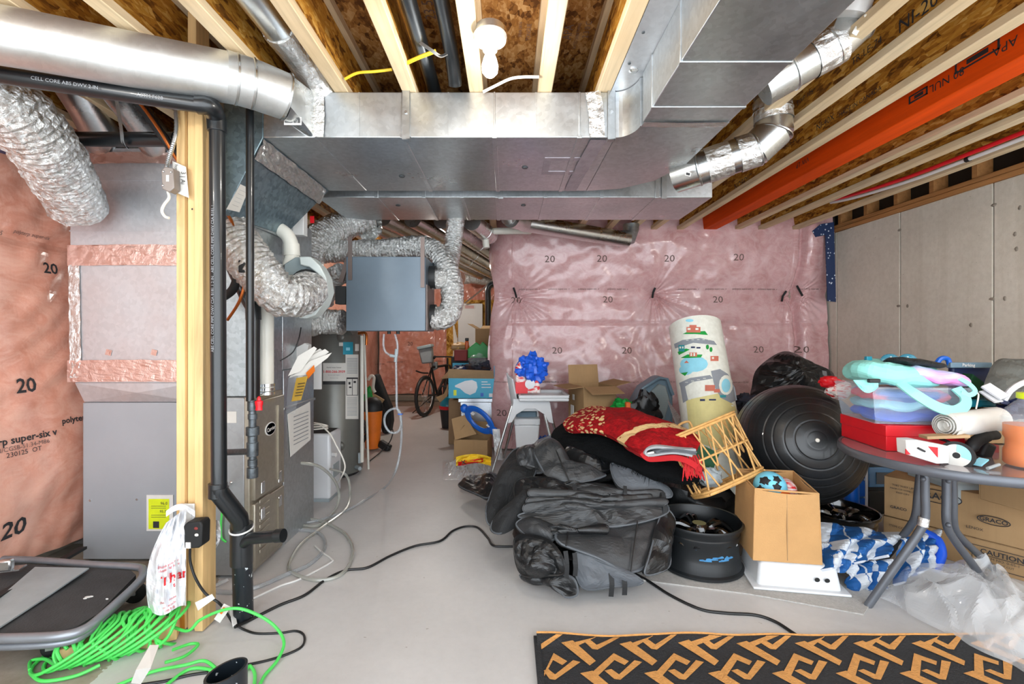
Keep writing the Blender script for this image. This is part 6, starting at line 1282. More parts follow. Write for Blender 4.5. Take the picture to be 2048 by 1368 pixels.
cover([(1032, 1078, 2.32), (1056, 1072, 2.3), (1100, 1084, 2.24), (1124, 1112, 2.18), (1130, 1146, 2.16), (1090, 1150, 2.20), (1050, 1150, 2.26), (1034, 1122, 2.32)], 'leather', 'bunched black cover at the near floor corner of the heap', .05, .03, 12, 'leather', bands=(((1131, 1102, 2.14), (1133, 1155, 2.12), .02), ((1149, 1106, 2.14), (1150, 1152, 2.12), .02)))
cover([(1044, 1148, 2.30), (1100, 1146, 2.22), (1146, 1153, 2.16), (1157, 1186, 2.14), (1132, 1192, 2.14), (1112, 1168, 2.2), (1060, 1162, 2.28)], 'leather', 'black cover corner spilling onto the floor at the front of the heap', .02, .012, 13)
cover([(1150, 1106, 2.22), (1200, 1122, 2.2), (1262, 1148, 2.17), (1284, 1164, 2.17), (1230, 1172, 2.17), (1162, 1172, 2.17)], 'lining', 'grey underside of a cover below the big flat panel', .02, .012, 14, bands=())
cover([(1322, 1022, 2.42), (1346, 1040, 2.42), (1336, 1090, 2.34), (1334, 1134, 2.24), (1288, 1150, 2.17), (1296, 1110, 2.22)], 'leather', 'black cover edge folded down beside the first wheel rim', .03, .012, 15)
for k, (y, xa_, xb_, dD, m_, lab) in enumerate(((984, 1060, 1322, 2.47, 'leather_grey', 'narrow grey cover edge wrapped across the heap under the lining flap'), (996, 1056, 1300, 2.44, 'leather', 'narrow glossy black cover edge across the middle of the heap'), (1008, 1050, 1330, 2.42, 'leather_grey', 'long grey cover fold below the glossy black edge'), (1060, 1090, 1215, 2.31, 'leather', 'short black cover fold beside the small grey pouch'))):
    n_ = 7; top_ = [(xa_ + (xb_ - xa_) * i / n_, y + 5 * math.sin(i * 1.3 + k) - 4, dD + .015 * math.sin(i + k)) for i in range(n_ + 1)]; bot_ = [(x, yy + 13 + 3 * math.sin(i * 2.1 + k), d0 - .012) for i, (x, yy, d0) in enumerate(top_)]
    cover(top_ + bot_[::-1], m_, lab, .03, .008, 50 + k, 'leather', .02, .004)
# ---- fur rug and red rug
def top_sheet(q, h=.0): return W(*q)
fr_pts = [(1104, 886, 3.0), (1112, 862, 3.15), (1140, 848, 3.3), (1200, 842, 3.35), (1280, 862, 3.2), (1350, 905, 2.9), (1396, 945, 2.62), (1392, 962, 2.5), (1350, 962, 2.48), (1290, 950, 2.54), (1225, 925, 2.66), (1160, 905, 2.80), (1120, 900, 2.9)]
mb, B, nr = patch(fr_pts, .07, .02, 21)
frg = thing('fur_rug', 'shaggy black fur rug thrown over the heap of seat covers', 'rug', B[0])
obj('pelt', mb, 'fur', frg, solid=.04, sharp=0)
hr_ = MB(); random.seed(4)
for i in range(0, len(mb.v), 1):
    p = mb.v[i]
    for _ in range(5):
        d_ = V(random.uniform(-1, 1), random.uniform(-1.2, .2), random.uniform(-1, .6)).normalized(); q = p + V(random.uniform(-.015, .015), -.018, random.uniform(-.01, .015))
        s = d_.cross(V(0, 0, 1)).normalized() * .0022; hr_.add([q - s, q + s, q + d_ * .032 + V(0, -.006, -.012)], [(0, 1, 2)])
ho = obj('fur', hr_, 'fur', frg, sharp=0); ho['kind'] = 'stuff'
obj('care_label', MB().box(W(1302, 908, 2.46), (.035, .002, .022), rotm(y=-12)), 'paper', frg)
rrg = thing('red_rug', 'folded red carpet with cream border lying on the fur rug', 'rug', W(1280, 890, 2.7))
mb, B, nr = patch([(1128, 852, 3.0), (1150, 830, 3.15), (1185, 819, 3.25), (1250, 822, 3.2), (1320, 843, 2.95), (1370, 862, 2.7), (1395, 880, 2.55), (1393, 897, 2.46), (1350, 893, 2.47), (1306, 889, 2.47), (1286, 902, 2.46), (1262, 897, 2.50), (1222, 874, 2.66), (1180, 862, 2.78), (1145, 864, 2.88)], .06, .014, 30, rings=26)
def topx(p): return CX + p.x / p.y * F, CY - (p.z - CH) / p.y * F
mb.a = [((topx(p)[0] - 1330) / 95, (topx(p)[1] - 900) / 46, 0) for p in mb.v]
ro = obj('carpet', mb, 'redrug', rrg, sharp=0, solid=.035)
def fold(nm, pts, w, m, D=2.44):
    P = spline([W(x, y, D + .0003 * (1340 - x)) for x, y in pts], 8); k = len(P)
    def fn(u, v):
        i = min(k - 1, int(u * (k - 1) + .5)); return P[i] + V(-.05 * v, .16 * v, .012 * v) + V(0, 0, .004 * nz(u * 6, v * 3, 2))
    o = obj(nm, MB().grid(fn, k, 6), m, rrg, solid=w, sharp=0); return o
fold('lower_layer', [(1284, 905), (1300, 918), (1340, 916), (1370, 920), (1394, 934)], .03, 'tassel', 2.45)
fold('backing', [(1392, 900), (1360, 900), (1320, 895), (1296, 898), (1292, 908), (1304, 911), (1345, 906), (1385, 912)], .012, 'rugback')
fold('inner_layer', [(1394, 905), (1350, 899.5), (1318, 901), (1316, 905), (1350, 903), (1392, 909)], .008, 'lining', 2.435)
ts_ = MB(); random.seed(8)
for i in range(46):
    a = W(1362 + 34 * (i / 45) + random.uniform(-2, 2), 912 + random.uniform(-6, 10), 2.47); ts_.tube([a, a + V(.012, -.012, -.03), a + V(.02 + random.uniform(-.02, .02), -.015, -.08 - .03 * random.random())], .0026, 4)
for i in range(30):
    a = W(1150 + 70 * (i / 29), 852 + 6 * math.sin(i), 2.84); ts_.tube([a, a + V(.01, -.02, -.012)], .003, 4)
to = obj('tassels', ts_, 'tassel', rrg, sharp=0); to['kind'] = 'stuff'
# ================================================================ RIGHT SIDE
def wheel_rim(name, label, c, r, h, mat):
    t = thing(name, label, 'wheel rim', c, 'wheel rims'); c = Vector(c)
    obj('barrel', MB().lathe([(r * .93, .0), (r, .004), (r, .016), (r * .945, .024), (r * .93, .05), (r * .895, .075), (r * .885, .09), (r * .885, h - .085), (r * .91, h - .075), (r * .915, h - .055), (r * .90, h - .05), (r * .93, h - .03), (r * .99, h - .016), (r, h - .008), (r * .99, h), (r * .95, h - .002), (r * .91, h - .03), (r * .87, h - .07), (r * .86, .04), (r * .88, .01)], None, 56, c, caps=False), mat, t, sharp=35)
    sp_ = h * .74
    obj('hub', MB().lathe([(0, sp_ + .035), (r * .16, sp_ + .035), (r * .22, sp_ + .02), (r * .26, sp_ - .03), (r * .2, sp_ - .05), (0, sp_ - .05)], None, 28, c), 'blackmetal', t)
    for k in range(5):
        a = 2 * PI * k / 5 + .3
        for s in (-.13, .13):
            d0 = V(math.cos(a + s), math.sin(a + s), 0); d1 = V(math.cos(a + s * 1.6), math.sin(a + s * 1.6), 0)
            obj('spoke', MB().tube(spline([c + d0 * r * .2 + V(0, 0, sp_), c + d0 * r * .55 + V(0, 0, sp_ + .025), c + d1 * r * .87 + V(0, 0, sp_ - .03)], 5), .017, 8), 'blackmetal', t)
    for k in range(5 if mat == 'scratched' else 0):
        a0 = -1.95 + .16 * k; zz = .094 + .008 * (k % 3); rr2 = r * .888
        obj('paint_scuff', MB().grid(lambda u, v: c + V(math.cos(a0 + u * .3) * rr2, math.sin(a0 + u * .3) * rr2, zz + .02 * v * (.3 + abs(nz(u * 5, k, 1)))), 8, 3), 'tealscuff', t, sharp=0)
    obj('dark_inside', MB().lathe([(0, .012), (r * .86, .012)], None, 32, c), 'dark', t)
    return t
wheel_rim('wheel_rim', 'black alloy wheel rim with blue scratched barrel beside the tan fabric box', (1.025, 2.54, .008), .218, .242, 'scratched')
wheel_rim('wheel_rim', 'black alloy wheel rim under the big exercise ball', (1.99, 2.85, 0), .205, .185, 'blackmetal')
gm = [G(1282, 1162), G(1500, 1190), G(1727, 1231), G(1810, 1110), G(1600, 1070), G(1400, 1060)]
solo('grey_floor_mat', MB().add([q + V(0, 0, .0035) for q in gm] , [tuple(range(6))]), 'greymat', 'thin pale grey mat under the wheel rim and white stool', 'mat', solid=.006, sharp=0)
# ---- step stool and fabric box
ss = thing('step_stool', 'white plastic step stool under the tan fabric box', 'stool', (1.33, 2.42, .008))
Ms = rotm(z=-10); cs = V(1.415, 2.40, .008)
st_ = MB(); 
lo_ = [(-.188, -.145), (.188, -.145), (.188, .145), (-.188, .145)]; hi_ = [(-.17, -.125), (.17, -.125), (.17, .125), (-.17, .125)]
st_.add([cs + Ms @ V(x, y, 0) for x, y in lo_] + [cs + Ms @ V(x, y, .118) for x, y in hi_], [(3, 2, 1, 0), (4, 5, 6, 7), (0, 1, 5, 4), (1, 2, 6, 5), (2, 3, 7, 6), (3, 0, 4, 7)])
obj('body', st_, 'whiteplastic', ss, bevel=.02, seg=3); obj('foot_flange', MB().box(cs + V(0, 0, .006), (.425, .335, .012), Ms), 'whiteplastic', ss, bevel=.004)
for dx in (.075, .118): obj('hole', MB().lathe([(0, .004), (.011, .004), (.011, 0)], Ms @ basis((1, 0, .0), (0, -.35, 1)), 16, cs + Ms @ V(dx, -.143, .06)), 'dark', ss)
fbx = thing('fabric_storage_box', 'tan fabric storage cube holding balls on top of the white stool', 'storage box', (1.31, 2.44, .108))
Mf = rotm(z=-9); cf = V(1.372, 2.435, .128); w, d_, h = .305, .29, .345
def panel(nm, q): 
    mb = MB().grid(lambda u, v: cf + Mf @ ((q[0] * (1 - u) + q[1] * u) * (1 - v) + (q[3] * (1 - u) + q[2] * u) * v + V(0, 0, -.012 * math.sin(u * PI) * v + .0)) + V(.004, .004, 0) * nz(u * 3, v * 3, 1), 12, 12)
    return obj(nm, mb, 'fabric_tan', fbx, solid=.006, sharp=0)
c4 = [V(-w / 2, -d_ / 2, 0), V(w / 2, -d_ / 2, 0), V(w / 2, d_ / 2, 0), V(-w / 2, d_ / 2, 0)]; k4 = [V(x.x * .93, x.y * .95, h + (.02 if x.y > 0 else -.01 * (x.x > 0))) for x in c4]
fp = panel('front_panel', [c4[0], c4[1], k4[1], k4[0]]); panel('side_panel', [c4[1], c4[2], k4[2], k4[1]]); panel('back_panel', [c4[2], c4[3], k4[3], k4[2]]); panel('side_panel', [c4[3], c4[0], k4[0], k4[3]])
obj('base', MB().box(cf + V(0, 0, .004), (w, d_, .008), Mf), 'fabric_tan', fbx)
edge = [cf + Mf @ q for q in k4]
obj('hem', MB().tube(edge, .005, 6, closed=True), 'fabric_tan', fbx)
for i in range(4): obj('piping', MB().tube([cf + Mf @ c4[i], cf + Mf @ k4[i]], .004, 6), 'fabric_tan', fbx)
obj('seam', MB().tube([cf + Mf @ V(0, -d_ / 2 - .003, .01), cf + Mf @ V(0, -d_ / 2 * .95 - .004, h - .02)], .0025, 6), 'card', fbx)
sb = thing('soccer_ball', 'light blue and black soccer ball in the tan fabric box', 'ball', W(1538, 975, 2.40)); sc_ = W(1540, 974, 2.42); rs = .078
obj('ball', MB().ball(sc_, rs, 32, 20), 'soccer', sb)
for px, py in ((1524, 950), (1556, 975), (1530, 992), (1498, 985), (1562, 950), (1508, 962 - 20)):
    d0 = (W(px, py, 2.34) - sc_).normalized(); M = basis(d0.orthogonal(), d0.cross(d0.orthogonal())); obj('patch', MB().lathe([(0, rs + .0018), (.012, rs + .001), (.024, rs - .0035)], M, 5, sc_), 'rubber', sb, sharp=0)
solo('orange_ball', MB().ball(W(1566, 996, 2.36), .042, 20, 12), 'orangeball', 'small orange ball in the tan fabric box', 'ball')
solo('toy_football', MB().ball(W(1568, 975, 2.46), (.05, .08, .05), 20, 12), 'redwhite', 'striped toy ball behind the orange ball in the fabric box', 'ball')
bw = solo('checkered_strip', MB().bar(W(1556, 958, 2.46), W(1594, 1000, 2.40), .05, .004, (0, -1, .5)), 'paper', 'black and white checkered toy flag in the fabric box', 'toy')
for k in range(6): obj('black_check', MB().box(W(1559 + 6.2 * k, 963 + 6.6 * k, 2.447 - .009 * k), (.012, .003, .012), rotm(y=45)), 'ink', bw)
# ---- exercise ball
eb = thing('exercise_ball', 'large black ribbed exercise ball resting on a wheel rim', 'ball', (1.80, 2.96, .17))
ec = V(1.805, 2.96, .548); er = .366; va = (W(1638, 880, 2.6) - ec).normalized()
prof = []; ngr = 13
for i in range(157):
    th_ = PI * i / 156; g = 0
    for k in range(1, ngr + 1):
        g -= .0028 * math.exp(-((th_ - k * PI / 2 / 10.5) / .008) ** 2)
    prof.append(((er + g) * math.sin(th_), (er + g) * math.cos(th_)))
prof[0] = (0, er); prof[-1] = (0, -er)
obj('ball', MB().lathe(prof, basis(va.orthogonal(), va.cross(va.orthogonal())), 72, ec), 'ballrub', eb, sharp=0)
obj('valve', MB().lathe([(0, .006), (.008, .005), (.012, 0)], basis(va.orthogonal(), va.cross(va.orthogonal())), 14, ec + va * (er - .001)), 'wirewhite', eb)
# ---- rolled play mat
pm_ = thing('rolled_play_mat', 'rolled foam play mat printed with town roads leaning on the pink wall', 'play mat', W(1438, 945, 3.42))
q0, q1 = W(1449, 1035, 3.28), W(1389, 652, 3.88); ax = (q1 - q0).normalized(); mr = .200; Lm = (q1 - q0).length
u_ = ax.orthogonal().normalized(); Mx = basis(u_, ax.cross(u_))
obj('roll', MB().lathe([(mr - .05, 0), (mr, 0), (mr, Lm), (mr - .012, Lm), (mr - .014, Lm - .03), (mr - .026, Lm - .03), (mr - .028, Lm), (mr - .04, Lm - .003), (mr - .045, Lm - .05), (0, Lm - .06)], Mx, 56, q0, caps=False), 'mat', pm_, sharp=40)
def on_roll(px, py, r):
    o = V(0, 0, CH); d = (W(px, py, 1.0) - o).normalized(); w0 = o - q0; a = d - ax * d.dot(ax); b = w0 - ax * w0.dot(ax)
    A = a.dot(a); B_ = 2 * a.dot(b); C = b.dot(b) - r * r; t = (-B_ - math.sqrt(max(0, B_ * B_ - 4 * A * C))) / (2 * A); return o + d * t
def roll_print(nm, polys, mat, r=.0012):
    mb = MB()
    for q in polys:
        B_ = []; n = len(q)
        for i in range(n):
            a, b = q[i], q[(i + 1) % n]; m = 2 if n > 10 else 5
            for k in range(m): B_.append((a[0] + (b[0] - a[0]) * k / m, a[1] + (b[1] - a[1]) * k / m))
        c = (sum(p[0] for p in B_) / len(B_), sum(p[1] for p in B_) / len(B_)); n = len(B_); base = len(mb.v)
        for j in range(9):
            for p in B_: mb.v.append(on_roll(c[0] + (p[0] - c[0]) * j / 8, c[1] + (p[1] - c[1]) * j / 8, mr + r + .001))
        for j in range(8):
            for i in range(n): l = (i + 1) % n; mb.f.append((base + j * n + i, base + j * n + l, base + (j + 1) * n + l, base + (j + 1) * n + i))
    o = obj(nm, mb, mat, pm_, sharp=0)
    if len(polys) > 1: o['kind'] = 'stuff'
    return o
def ell(cx, cy, rx, ry, n=14): return [(cx + rx * math.cos(2 * PI * k / n), cy + ry * math.sin(2 * PI * k / n)) for k in range(n)]
def rc_(x, y, w, h): return [(x, y), (x + w, y), (x + w, y + h), (x, y + h)]
roll_print('road', [[(1348, 688), (1365, 680), (1400, 676), (1428, 682), (1434, 690), (1400, 684), (1366, 688), (1350, 697)], [(1358, 766), (1380, 756), (1420, 750), (1426, 757), (1384, 764), (1362, 778)], [(1360, 770), (1369, 768), (1376, 800), (1366, 806)],
    [(1422, 742), (1440, 738), (1456, 748), (1470, 776), (1474, 800), (1462, 806), (1442, 796), (1430, 776)]], 'roadgrey')
roll_print('island', [ell(1452, 770, 14, 20)], 'mat', .0022); roll_print('island_pond', [ell(1452, 771, 9, 14)], 'skyblue', .003)
roll_print('pond', [ell(1388, 728, 28, 16), ell(1372, 740, 14, 10)], 'skyblue', .0016); roll_print('cloud', [ell(1379, 641, 8, 3)], 'skyblue')
roll_print('yellow_ground', [[(1372, 800), (1440, 786), (1470, 812), (1482, 850), (1440, 900), (1380, 880)]], 'khaki', .0006)
roll_print('green_patches', [[(1365, 668), (1374, 664), (1410, 662), (1416, 670), (1390, 668)], [(1361, 716), (1375, 709), (1405, 709), (1402, 715), (1378, 716)], [(1361, 746), (1376, 744), (1370, 752)], [(1355, 704), (1372, 697), (1380, 699), (1358, 710)], ell(1415, 694, 3, 5), ell(1422, 699, 3, 5)], 'green', .002)
roll_print('brick_houses', [rc_(1373, 654, 28, 11), rc_(1379, 650, 14, 6), rc_(1379, 705, 15, 8), rc_(1421, 712, 16, 10), rc_(1410, 770, 20, 12), rc_(1428, 778, 12, 7), [(1368, 726), (1373, 721), (1378, 726)]], 'brick', .0026)
roll_print('teal_houses', [rc_(1357, 690, 12, 13), rc_(1440, 790, 12, 5)], 'tealhouse', .0026)
roll_print('windows', [rc_(1375, 656, 6, 4), rc_(1391, 656, 6, 4), rc_(1359, 693, 3, 4), rc_(1364, 693, 3, 4), rc_(1381, 706, 3, 6), rc_(1387, 706, 3, 6), rc_(1424, 714, 4, 4)], 'mat', .0034)
roll_print('cars', [rc_(1382, 693, 8, 3), rc_(1393, 694, 8, 3), rc_(1400, 798, 10, 4), rc_(1418, 798, 14, 3)], 'navy', .0026)
roll_print('road_dashes', [rc_(1372 + 11 * k, 680 - 1.2 * k + .25 * k * k, 5, 1) for k in range(5)] + [rc_(1370 + 12 * k, 764 - 2.6 * k, 6, 1) for k in range(4)], 'mat', .002)
# ---- rattan basket
rb3 = thing('rattan_basket', 'tilted open rattan basket with bent cane ribs between red rug and ball', 'basket', W(1450, 990, 2.40))
bx_ = (W(1524, 936, 2.50) - W(1384, 1000, 2.40)); bx_.normalize(); az = V(-.52, .22, .66); az = (az - bx_ * az.dot(bx_)).normalized(); by_ = az.cross(bx_)
c_b = W(1456, 968, 2.54)
def BP(x, y, z): return c_b + (bx_ * x + by_ * y + az * z) * 1.12
def ringp(w, d, z, n=40):
    out = []
    for k in range(n):
        a = 2 * PI * k / n; ca, sa = math.cos(a), math.sin(a); L = (abs(ca) ** 4 + abs(sa) ** 4) ** -.25; out.append(BP(w * L * ca, d * L * sa, z))
    return out
for z, w, d, r in ((0, .165, .10, .009), (.012, .17, .105, .007), (.15, .172, .107, .006), (.28, .178, .112, .008), (.292, .18, .114, .006)): obj('hoop', MB().tube(ringp(w, d, z), r, 8, closed=True), 'rattan', rb3)
A_, Bq = ringp(.168, .103, 0, 36), ringp(.178, .112, .285, 36)
for k in range(18):
    i = 2 * k; j = (i + (3 if k % 2 else -2)) % 36
    obj('cane', MB().tube(spline([A_[i], A_[i].lerp(Bq[j], .5) + (A_[i] - c_b) * .02, Bq[j]], 4), .0048, 6), 'rattan', rb3)
for k in range(9):
    i = 4 * k; a, b, t_ = Bq[i], Bq[(i + 3) % 36], A_[(i + 1) % 36].lerp(Bq[(i + 1) % 36], .35)
    obj('arch', MB().tube(spline([a, a.lerp(t_, .6), t_, b.lerp(t_, .6), b], 5), .0045, 6), 'rattan', rb3)
for k in range(7): obj('base_cane', MB().tube([BP(-.15 + .05 * k, -.09, 0), BP(-.15 + .05 * k, .09, 0)], .006, 6), 'rattan', rb3)
hp = [Bq[27] , Bq[27] + az * .05 - bx_ * .02, Bq[29] + az * .05, Bq[29]]
obj('handle', MB().tube(spline([Bq[8], Bq[8] + az * .055, Bq[10] + az * .055, Bq[10]], 6), .007, 8), 'rattan', rb3)
solo('green_book', MB().box(W(1408, 918, 2.62), (.14, .02, .13), rotm(y=25, z=10)), 'dkgreen', 'dark green printed packet behind the cane basket', 'book', bevel=.003)
solo('grey_pouch', blob(W(1420, 955, 2.55), (.06, .04, .05), 2, .3), 'greyplastic', 'small grey cloth bundle inside the rattan basket', 'cloth')
# ---- black bag and bags behind the ball
bbg = patch([(1505, 770, 3.9), (1515, 738, 3.95), (1555, 708, 4.0), (1585, 706, 4.0), (1640, 735, 3.95), (1668, 752, 3.9), (1665, 800, 3.8), (1600, 815, 3.75), (1510, 805, 3.8)], .16, .03, 40)[0]
solo('black_plastic_bag', bbg, 'blackbag', 'big black plastic bag standing behind the exercise ball', 'bag', sharp=0, solid=.01)
solo('black_bag_support', blob(V(2.35, 4.25, .32), (.36, .30, .34), 5, .15), 'blackbag', 'full black sack on the floor behind the exercise ball', 'bag')
solo('crumpled_dark_cloth', blob(W(1492, 805, 3.75), (.10, .1, .06), 3, .5), 'dark_clothes', 'dark crumpled cloth between the rolled mat and the ball', 'cloth')
rsk = thing('red_white_pack', 'red and white striped soft pack beside the clear tote', 'packet', W(1672, 790, 2.75))
obj('pack', blob(W(1678, 779, 2.75), (.07, .05, .055), 6, .2), 'redwhite', rsk); obj('red_corner', blob(W(1660, 764, 2.75), (.06, .04, .035), 7, .25), 'red', rsk)
carton('carton', 'brown carton with torn edge behind the clear tote', V(2.80, 3.90, 0), (.46, .34, .74), -4, 'card')
solo('dark_gap_filler', blob(V(1.16, 2.98, .17), (.24, .20, .18), 12, .3), 'leather', 'black lump standing in for black items and shadow between the rattan basket and the rolled mat foot', 'bag')  # black lump fills the gap where black items and shadow meet
# ---- folding table
tbl = thing('round_folding_table', 'round dark grey folding table crowded with boxes and bags', 'table', (2.0, 2.13, 0))
TC = V(2.0, 2.13, 0); TR, TZ = .425, .70
obj('table_top', MB().lathe([(0, TZ - .012), (TR - .02, TZ - .012), (TR - .004, TZ - .008), (TR - .004, TZ), (0, TZ)], None, 72, TC), 'tabletop', tbl, sharp=30)
obj('table_edge', MB().lathe([(TR - .03, TZ - .036), (TR - .004, TZ - .036), (TR + .004, TZ - .028), (TR + .004, TZ - .004), (TR - .002, TZ + .003), (TR - .012, TZ + .002)], None, 72, TC, caps=False), 'tablegrey', tbl, sharp=50)
def leg(a, b, c, r=.0165): obj('leg', MB().tube(spline([a, a.lerp(b, .5), a.lerp(b, .9), b.lerp(c, .12), b.lerp(c, .5), c], 5), r, 12), 'tablegrey', tbl)
leg(W(1850, 930, 2.08), W(1850, 1048, 2.08), G(1735, 1213)); leg(W(1893, 930, 2.12), W(1893, 1058, 2.12), G(1992, 1192)); leg(W(1905, 930, 2.22), W(1908, 1062, 2.24), G(2010, 1160)); leg(W(1842, 930, 2.30), W(1830, 1040, 2.32), G(1760, 1130))
for px, py in ((1846, 958), (1897, 962), (1897, 1050)): obj('rivet', MB().ball(W(px, py, 2.06), .011, 10, 6), 'tablegrey', tbl)
obj('tape_wrap', MB().tube([W(1848, 1035, 2.08), W(1845, 1052, 2.08)], .021, 12), 'foil_tape', tbl)
obj('leg_brace', MB().bar(W(1846, 945, 2.07), W(1896, 948, 2.11), .03, .012), 'tablegrey', tbl)
# red box, clear tote
rbx = thing('red_box', 'flat glossy red box under the clear tote on the table', 'box', (1.87, 2.28, TZ))
Mr = rotm(z=-5)
obj('box', MB().box((1.885, 2.29, TZ + .05), (.33, .33, .098), Mr), 'red', rbx, bevel=.003); obj('lid', MB().box((1.885, 2.29, TZ + .092), (.338, .338, .05), Mr), 'red', rbx, bevel=.003)
ct = thing('clear_tote', 'clear plastic tote packed with coloured clothes on the red box', 'tote', (1.87, 2.28, .82))
Mt = rotm(z=-8); cc = V(1.875, 2.28, .82); w, d_, h = .385, .30, .165
def tp_(x, y, z, k): return cc + Mt @ V(x * k, y * k, z)
for nm, q in (('front_panel', [(-w / 2, -d_ / 2), (w / 2, -d_ / 2)]), ('side_panel', [(w / 2, -d_ / 2), (w / 2, d_ / 2)]), ('back_panel', [(w / 2, d_ / 2), (-w / 2, d_ / 2)]), ('side_panel', [(-w / 2, d_ / 2), (-w / 2, -d_ / 2)])):
    (a, b), (e, f) = q; obj(nm, MB().add([tp_(a, b, 0, .92), tp_(e, f, 0, .92), tp_(e, f, h, 1.04), tp_(a, b, h, 1.04)], [(0, 1, 2, 3)]), 'tote_clear', ct, solid=.003, sharp=0)
obj('base', MB().box(cc + V(0, 0, .003), (w * .92, d_ * .92, .004), Mt), 'tote_clear', ct)
obj('rim', MB().tube([tp_(x, y, h, 1.04) for x, y in ((-w / 2, -d_ / 2), (w / 2, -d_ / 2), (w / 2, d_ / 2), (-w / 2, d_ / 2))], .006, 6, closed=True), 'tote_clear', ct)
for k, (z, hh, m_, lab) in enumerate(((.035, .055, 'blue2', 'blue clothes folded at the bottom of the clear tote'), (.085, .05, 'skyblue', 'light blue clothes in the middle of the clear tote'), (.128, .055, 'clothes', 'pink and coral clothes at the top of the clear tote'))):
    mb = slab(0, 0, w * .44, d_ * .43, 0, 0, hh, 40 + k, 5, .012, zmin=-1); mb.v = [cc + Mt @ V(p.x, p.y, max(.008, p.z + z)) for p in [V(q.x, q.y, q.z) for q in mb.v]]
    solo('folded_clothes', mb, m_, lab, 'clothes', sharp=0)
# mint backpack lying on the tote
bp = thing('mint_backpack', 'mint green child backpack with purple pocket lying on the clear tote', 'backpack', (1.88, 2.26, .99))
mb = slab(0, 0, .19, .13, 0, 0, .105, 55, 3.0, .008, zmin=-1); M = rotm(z=-10, y=5); obj('main_compartment', MB().add([V(1.83, 2.27, 1.043) + M @ p for p in mb.v], mb.f), 'mint', bp, sharp=0)
mb = slab(0, 0, .13, .10, 0, 0, .06, 56, 3.0, .008, zmin=-1); M = rotm(z=-14, y=9); obj('front_pocket', MB().add([V(1.965, 2.20, 1.035) + M @ p for p in mb.v], mb.f), 'pinkcloth', bp, sharp=0)
mb = slab(0, 0, .115, .085, 0, 0, .03, 57, 2.6, .004, zmin=-1); M = rotm(z=-10, y=7); obj('sequin_panel', MB().add([V(1.90, 2.22, 1.098) + M @ p for p in mb.v], mb.f), 'sequin', bp, sharp=0)
def ribbon(pts, w, up=(0, -1, .3), k=10):
    P = spline(pts, k); m_ = len(P); mb = MB()
    def fn(u, v):
        i = min(m_ - 1, int(u * (m_ - 1) + .5)); t = (P[min(i + 1, m_ - 1)] - P[max(i - 1, 0)]).normalized(); s = t.cross(Vector(up).normalized()).normalized(); return P[i] + s * (v - .5) * w
    mb.grid(fn, m_, 3); return mb
obj('shoulder_strap', ribbon([W(1800, 766, 2.10), W(1830, 788, 2.05), W(1870, 812, 2.03), (W(1905, 822, 2.03)), W(1928, 812, 2.05), W(1930, 795, 2.07), W(1912, 776, 2.10)], .045), 'mint', bp, solid=.008, sharp=0)
obj('side_strap', ribbon([W(1915, 755, 2.1), W(1938, 768, 2.08), W(1950, 782, 2.07), W(1940, 790, 2.07), W(1922, 786, 2.08)], .02), 'mint', bp, solid=.004, sharp=0)
obj('draw_string', MB().tube(spline([W(1950, 784, 2.07), W(1957, 790, 2.07), W(1952, 818, 2.06)], 5), .003, 6), 'wirewhite', bp)
obj('buckle', MB().bpx(1740, 758, 1762, 766, 2.1, .02), 'dark', bp, bevel=.004)
obj('mesh_pocket', MB().grid(lambda u, v: W(1706 + 50 * u, 760 + 26 * v * math.sin(u * 2.6), 2.14 + .01 * nz(u * 5, v * 5, 1)), 14, 6), 'mint', bp, sharp=0, solid=.004)
gg = thing('swim_goggles', 'teal swim goggles lying behind the mint backpack', 'goggles', W(1797, 718, 2.5))
for x in (1780, 1815): obj('lens', MB().ball(W(x, 722, 2.32), (.048, .02, .036), 18, 10), 'lens', gg)
obj('nose_bridge', MB().tube([W(1793, 720, 2.30), W(1803, 720, 2.30)], .008, 8), 'teal', gg); obj('strap_end', MB().bpx(1734, 713, 1745, 728, 2.32, .02), 'teal', gg, bevel=.003)
# toy case, grey clothes
pc = thing('toy_case', 'dark navy toy parking case standing open behind the tote', 'toy', W(1930, 780, 2.45))
obj('case_back', MB().bpx(1905, 728, 1985, 800, 2.45, .03), 'navy', pc, bevel=.01)
hdr = obj('header', MB().bpx(1902, 725, 1985, 736, 2.42, .03), 'tote_blue', pc, bevel=.004); lettering('Parking', .022, W(1937, 730.5, 2.418), (1, 0, -.03), (0, 0, 1), 'white', hdr, bold=True)
obj('handle', MB().tube(spline([W(1870, 735, 2.44), W(1880, 718, 2.44), W(1895, 718, 2.44), W(1900, 735, 2.44)], 5), .012, 8), 'blue', pc)
obj('green_ramp', pxpoly([(1930, 795), (1945, 748), (1968, 765), (1975, 795)], 2.38, 2.43), 'dkgreen', pc)
obj('tray', MB().bpx(1935, 800, 2000, 815, 2.33, .15), 'teal', pc, bevel=.01)
solo('support_carton', MB().bb(2.12, 2.42, 2.28, 2.5, TZ + .003, fz(815, 2.4)), 'card', 'brown carton on the table under the navy toy case', 'box', bevel=.004)
gcl = patch([(1968, 790, 2.25), (1978, 745, 2.3), (1995, 722, 2.34), (2030, 720, 2.34), (2075, 728, 2.34), (2080, 800, 2.24), (2020, 812, 2.2)], .07, .025, 60)[0]
solo('grey_trousers', gcl, 'greycloth', 'heap of grey clothes beside the navy toy case', 'clothes', sharp=0, solid=.01)
solo('white_trim_cloth', MB().tube(spline([W(2008, 800, 2.1), W(2020, 782, 2.09), W(2040, 768, 2.09), W(2065, 760, 2.1)], 6), .012, 8), 'whiteplastic', 'white laced edge of cloth lying on the grey clothes', 'clothes')
wcl = thing('white_plastic_clip', 'white folded plastic bracket leaning on the grey clothes', 'bracket', W(1985, 800, 2.1))
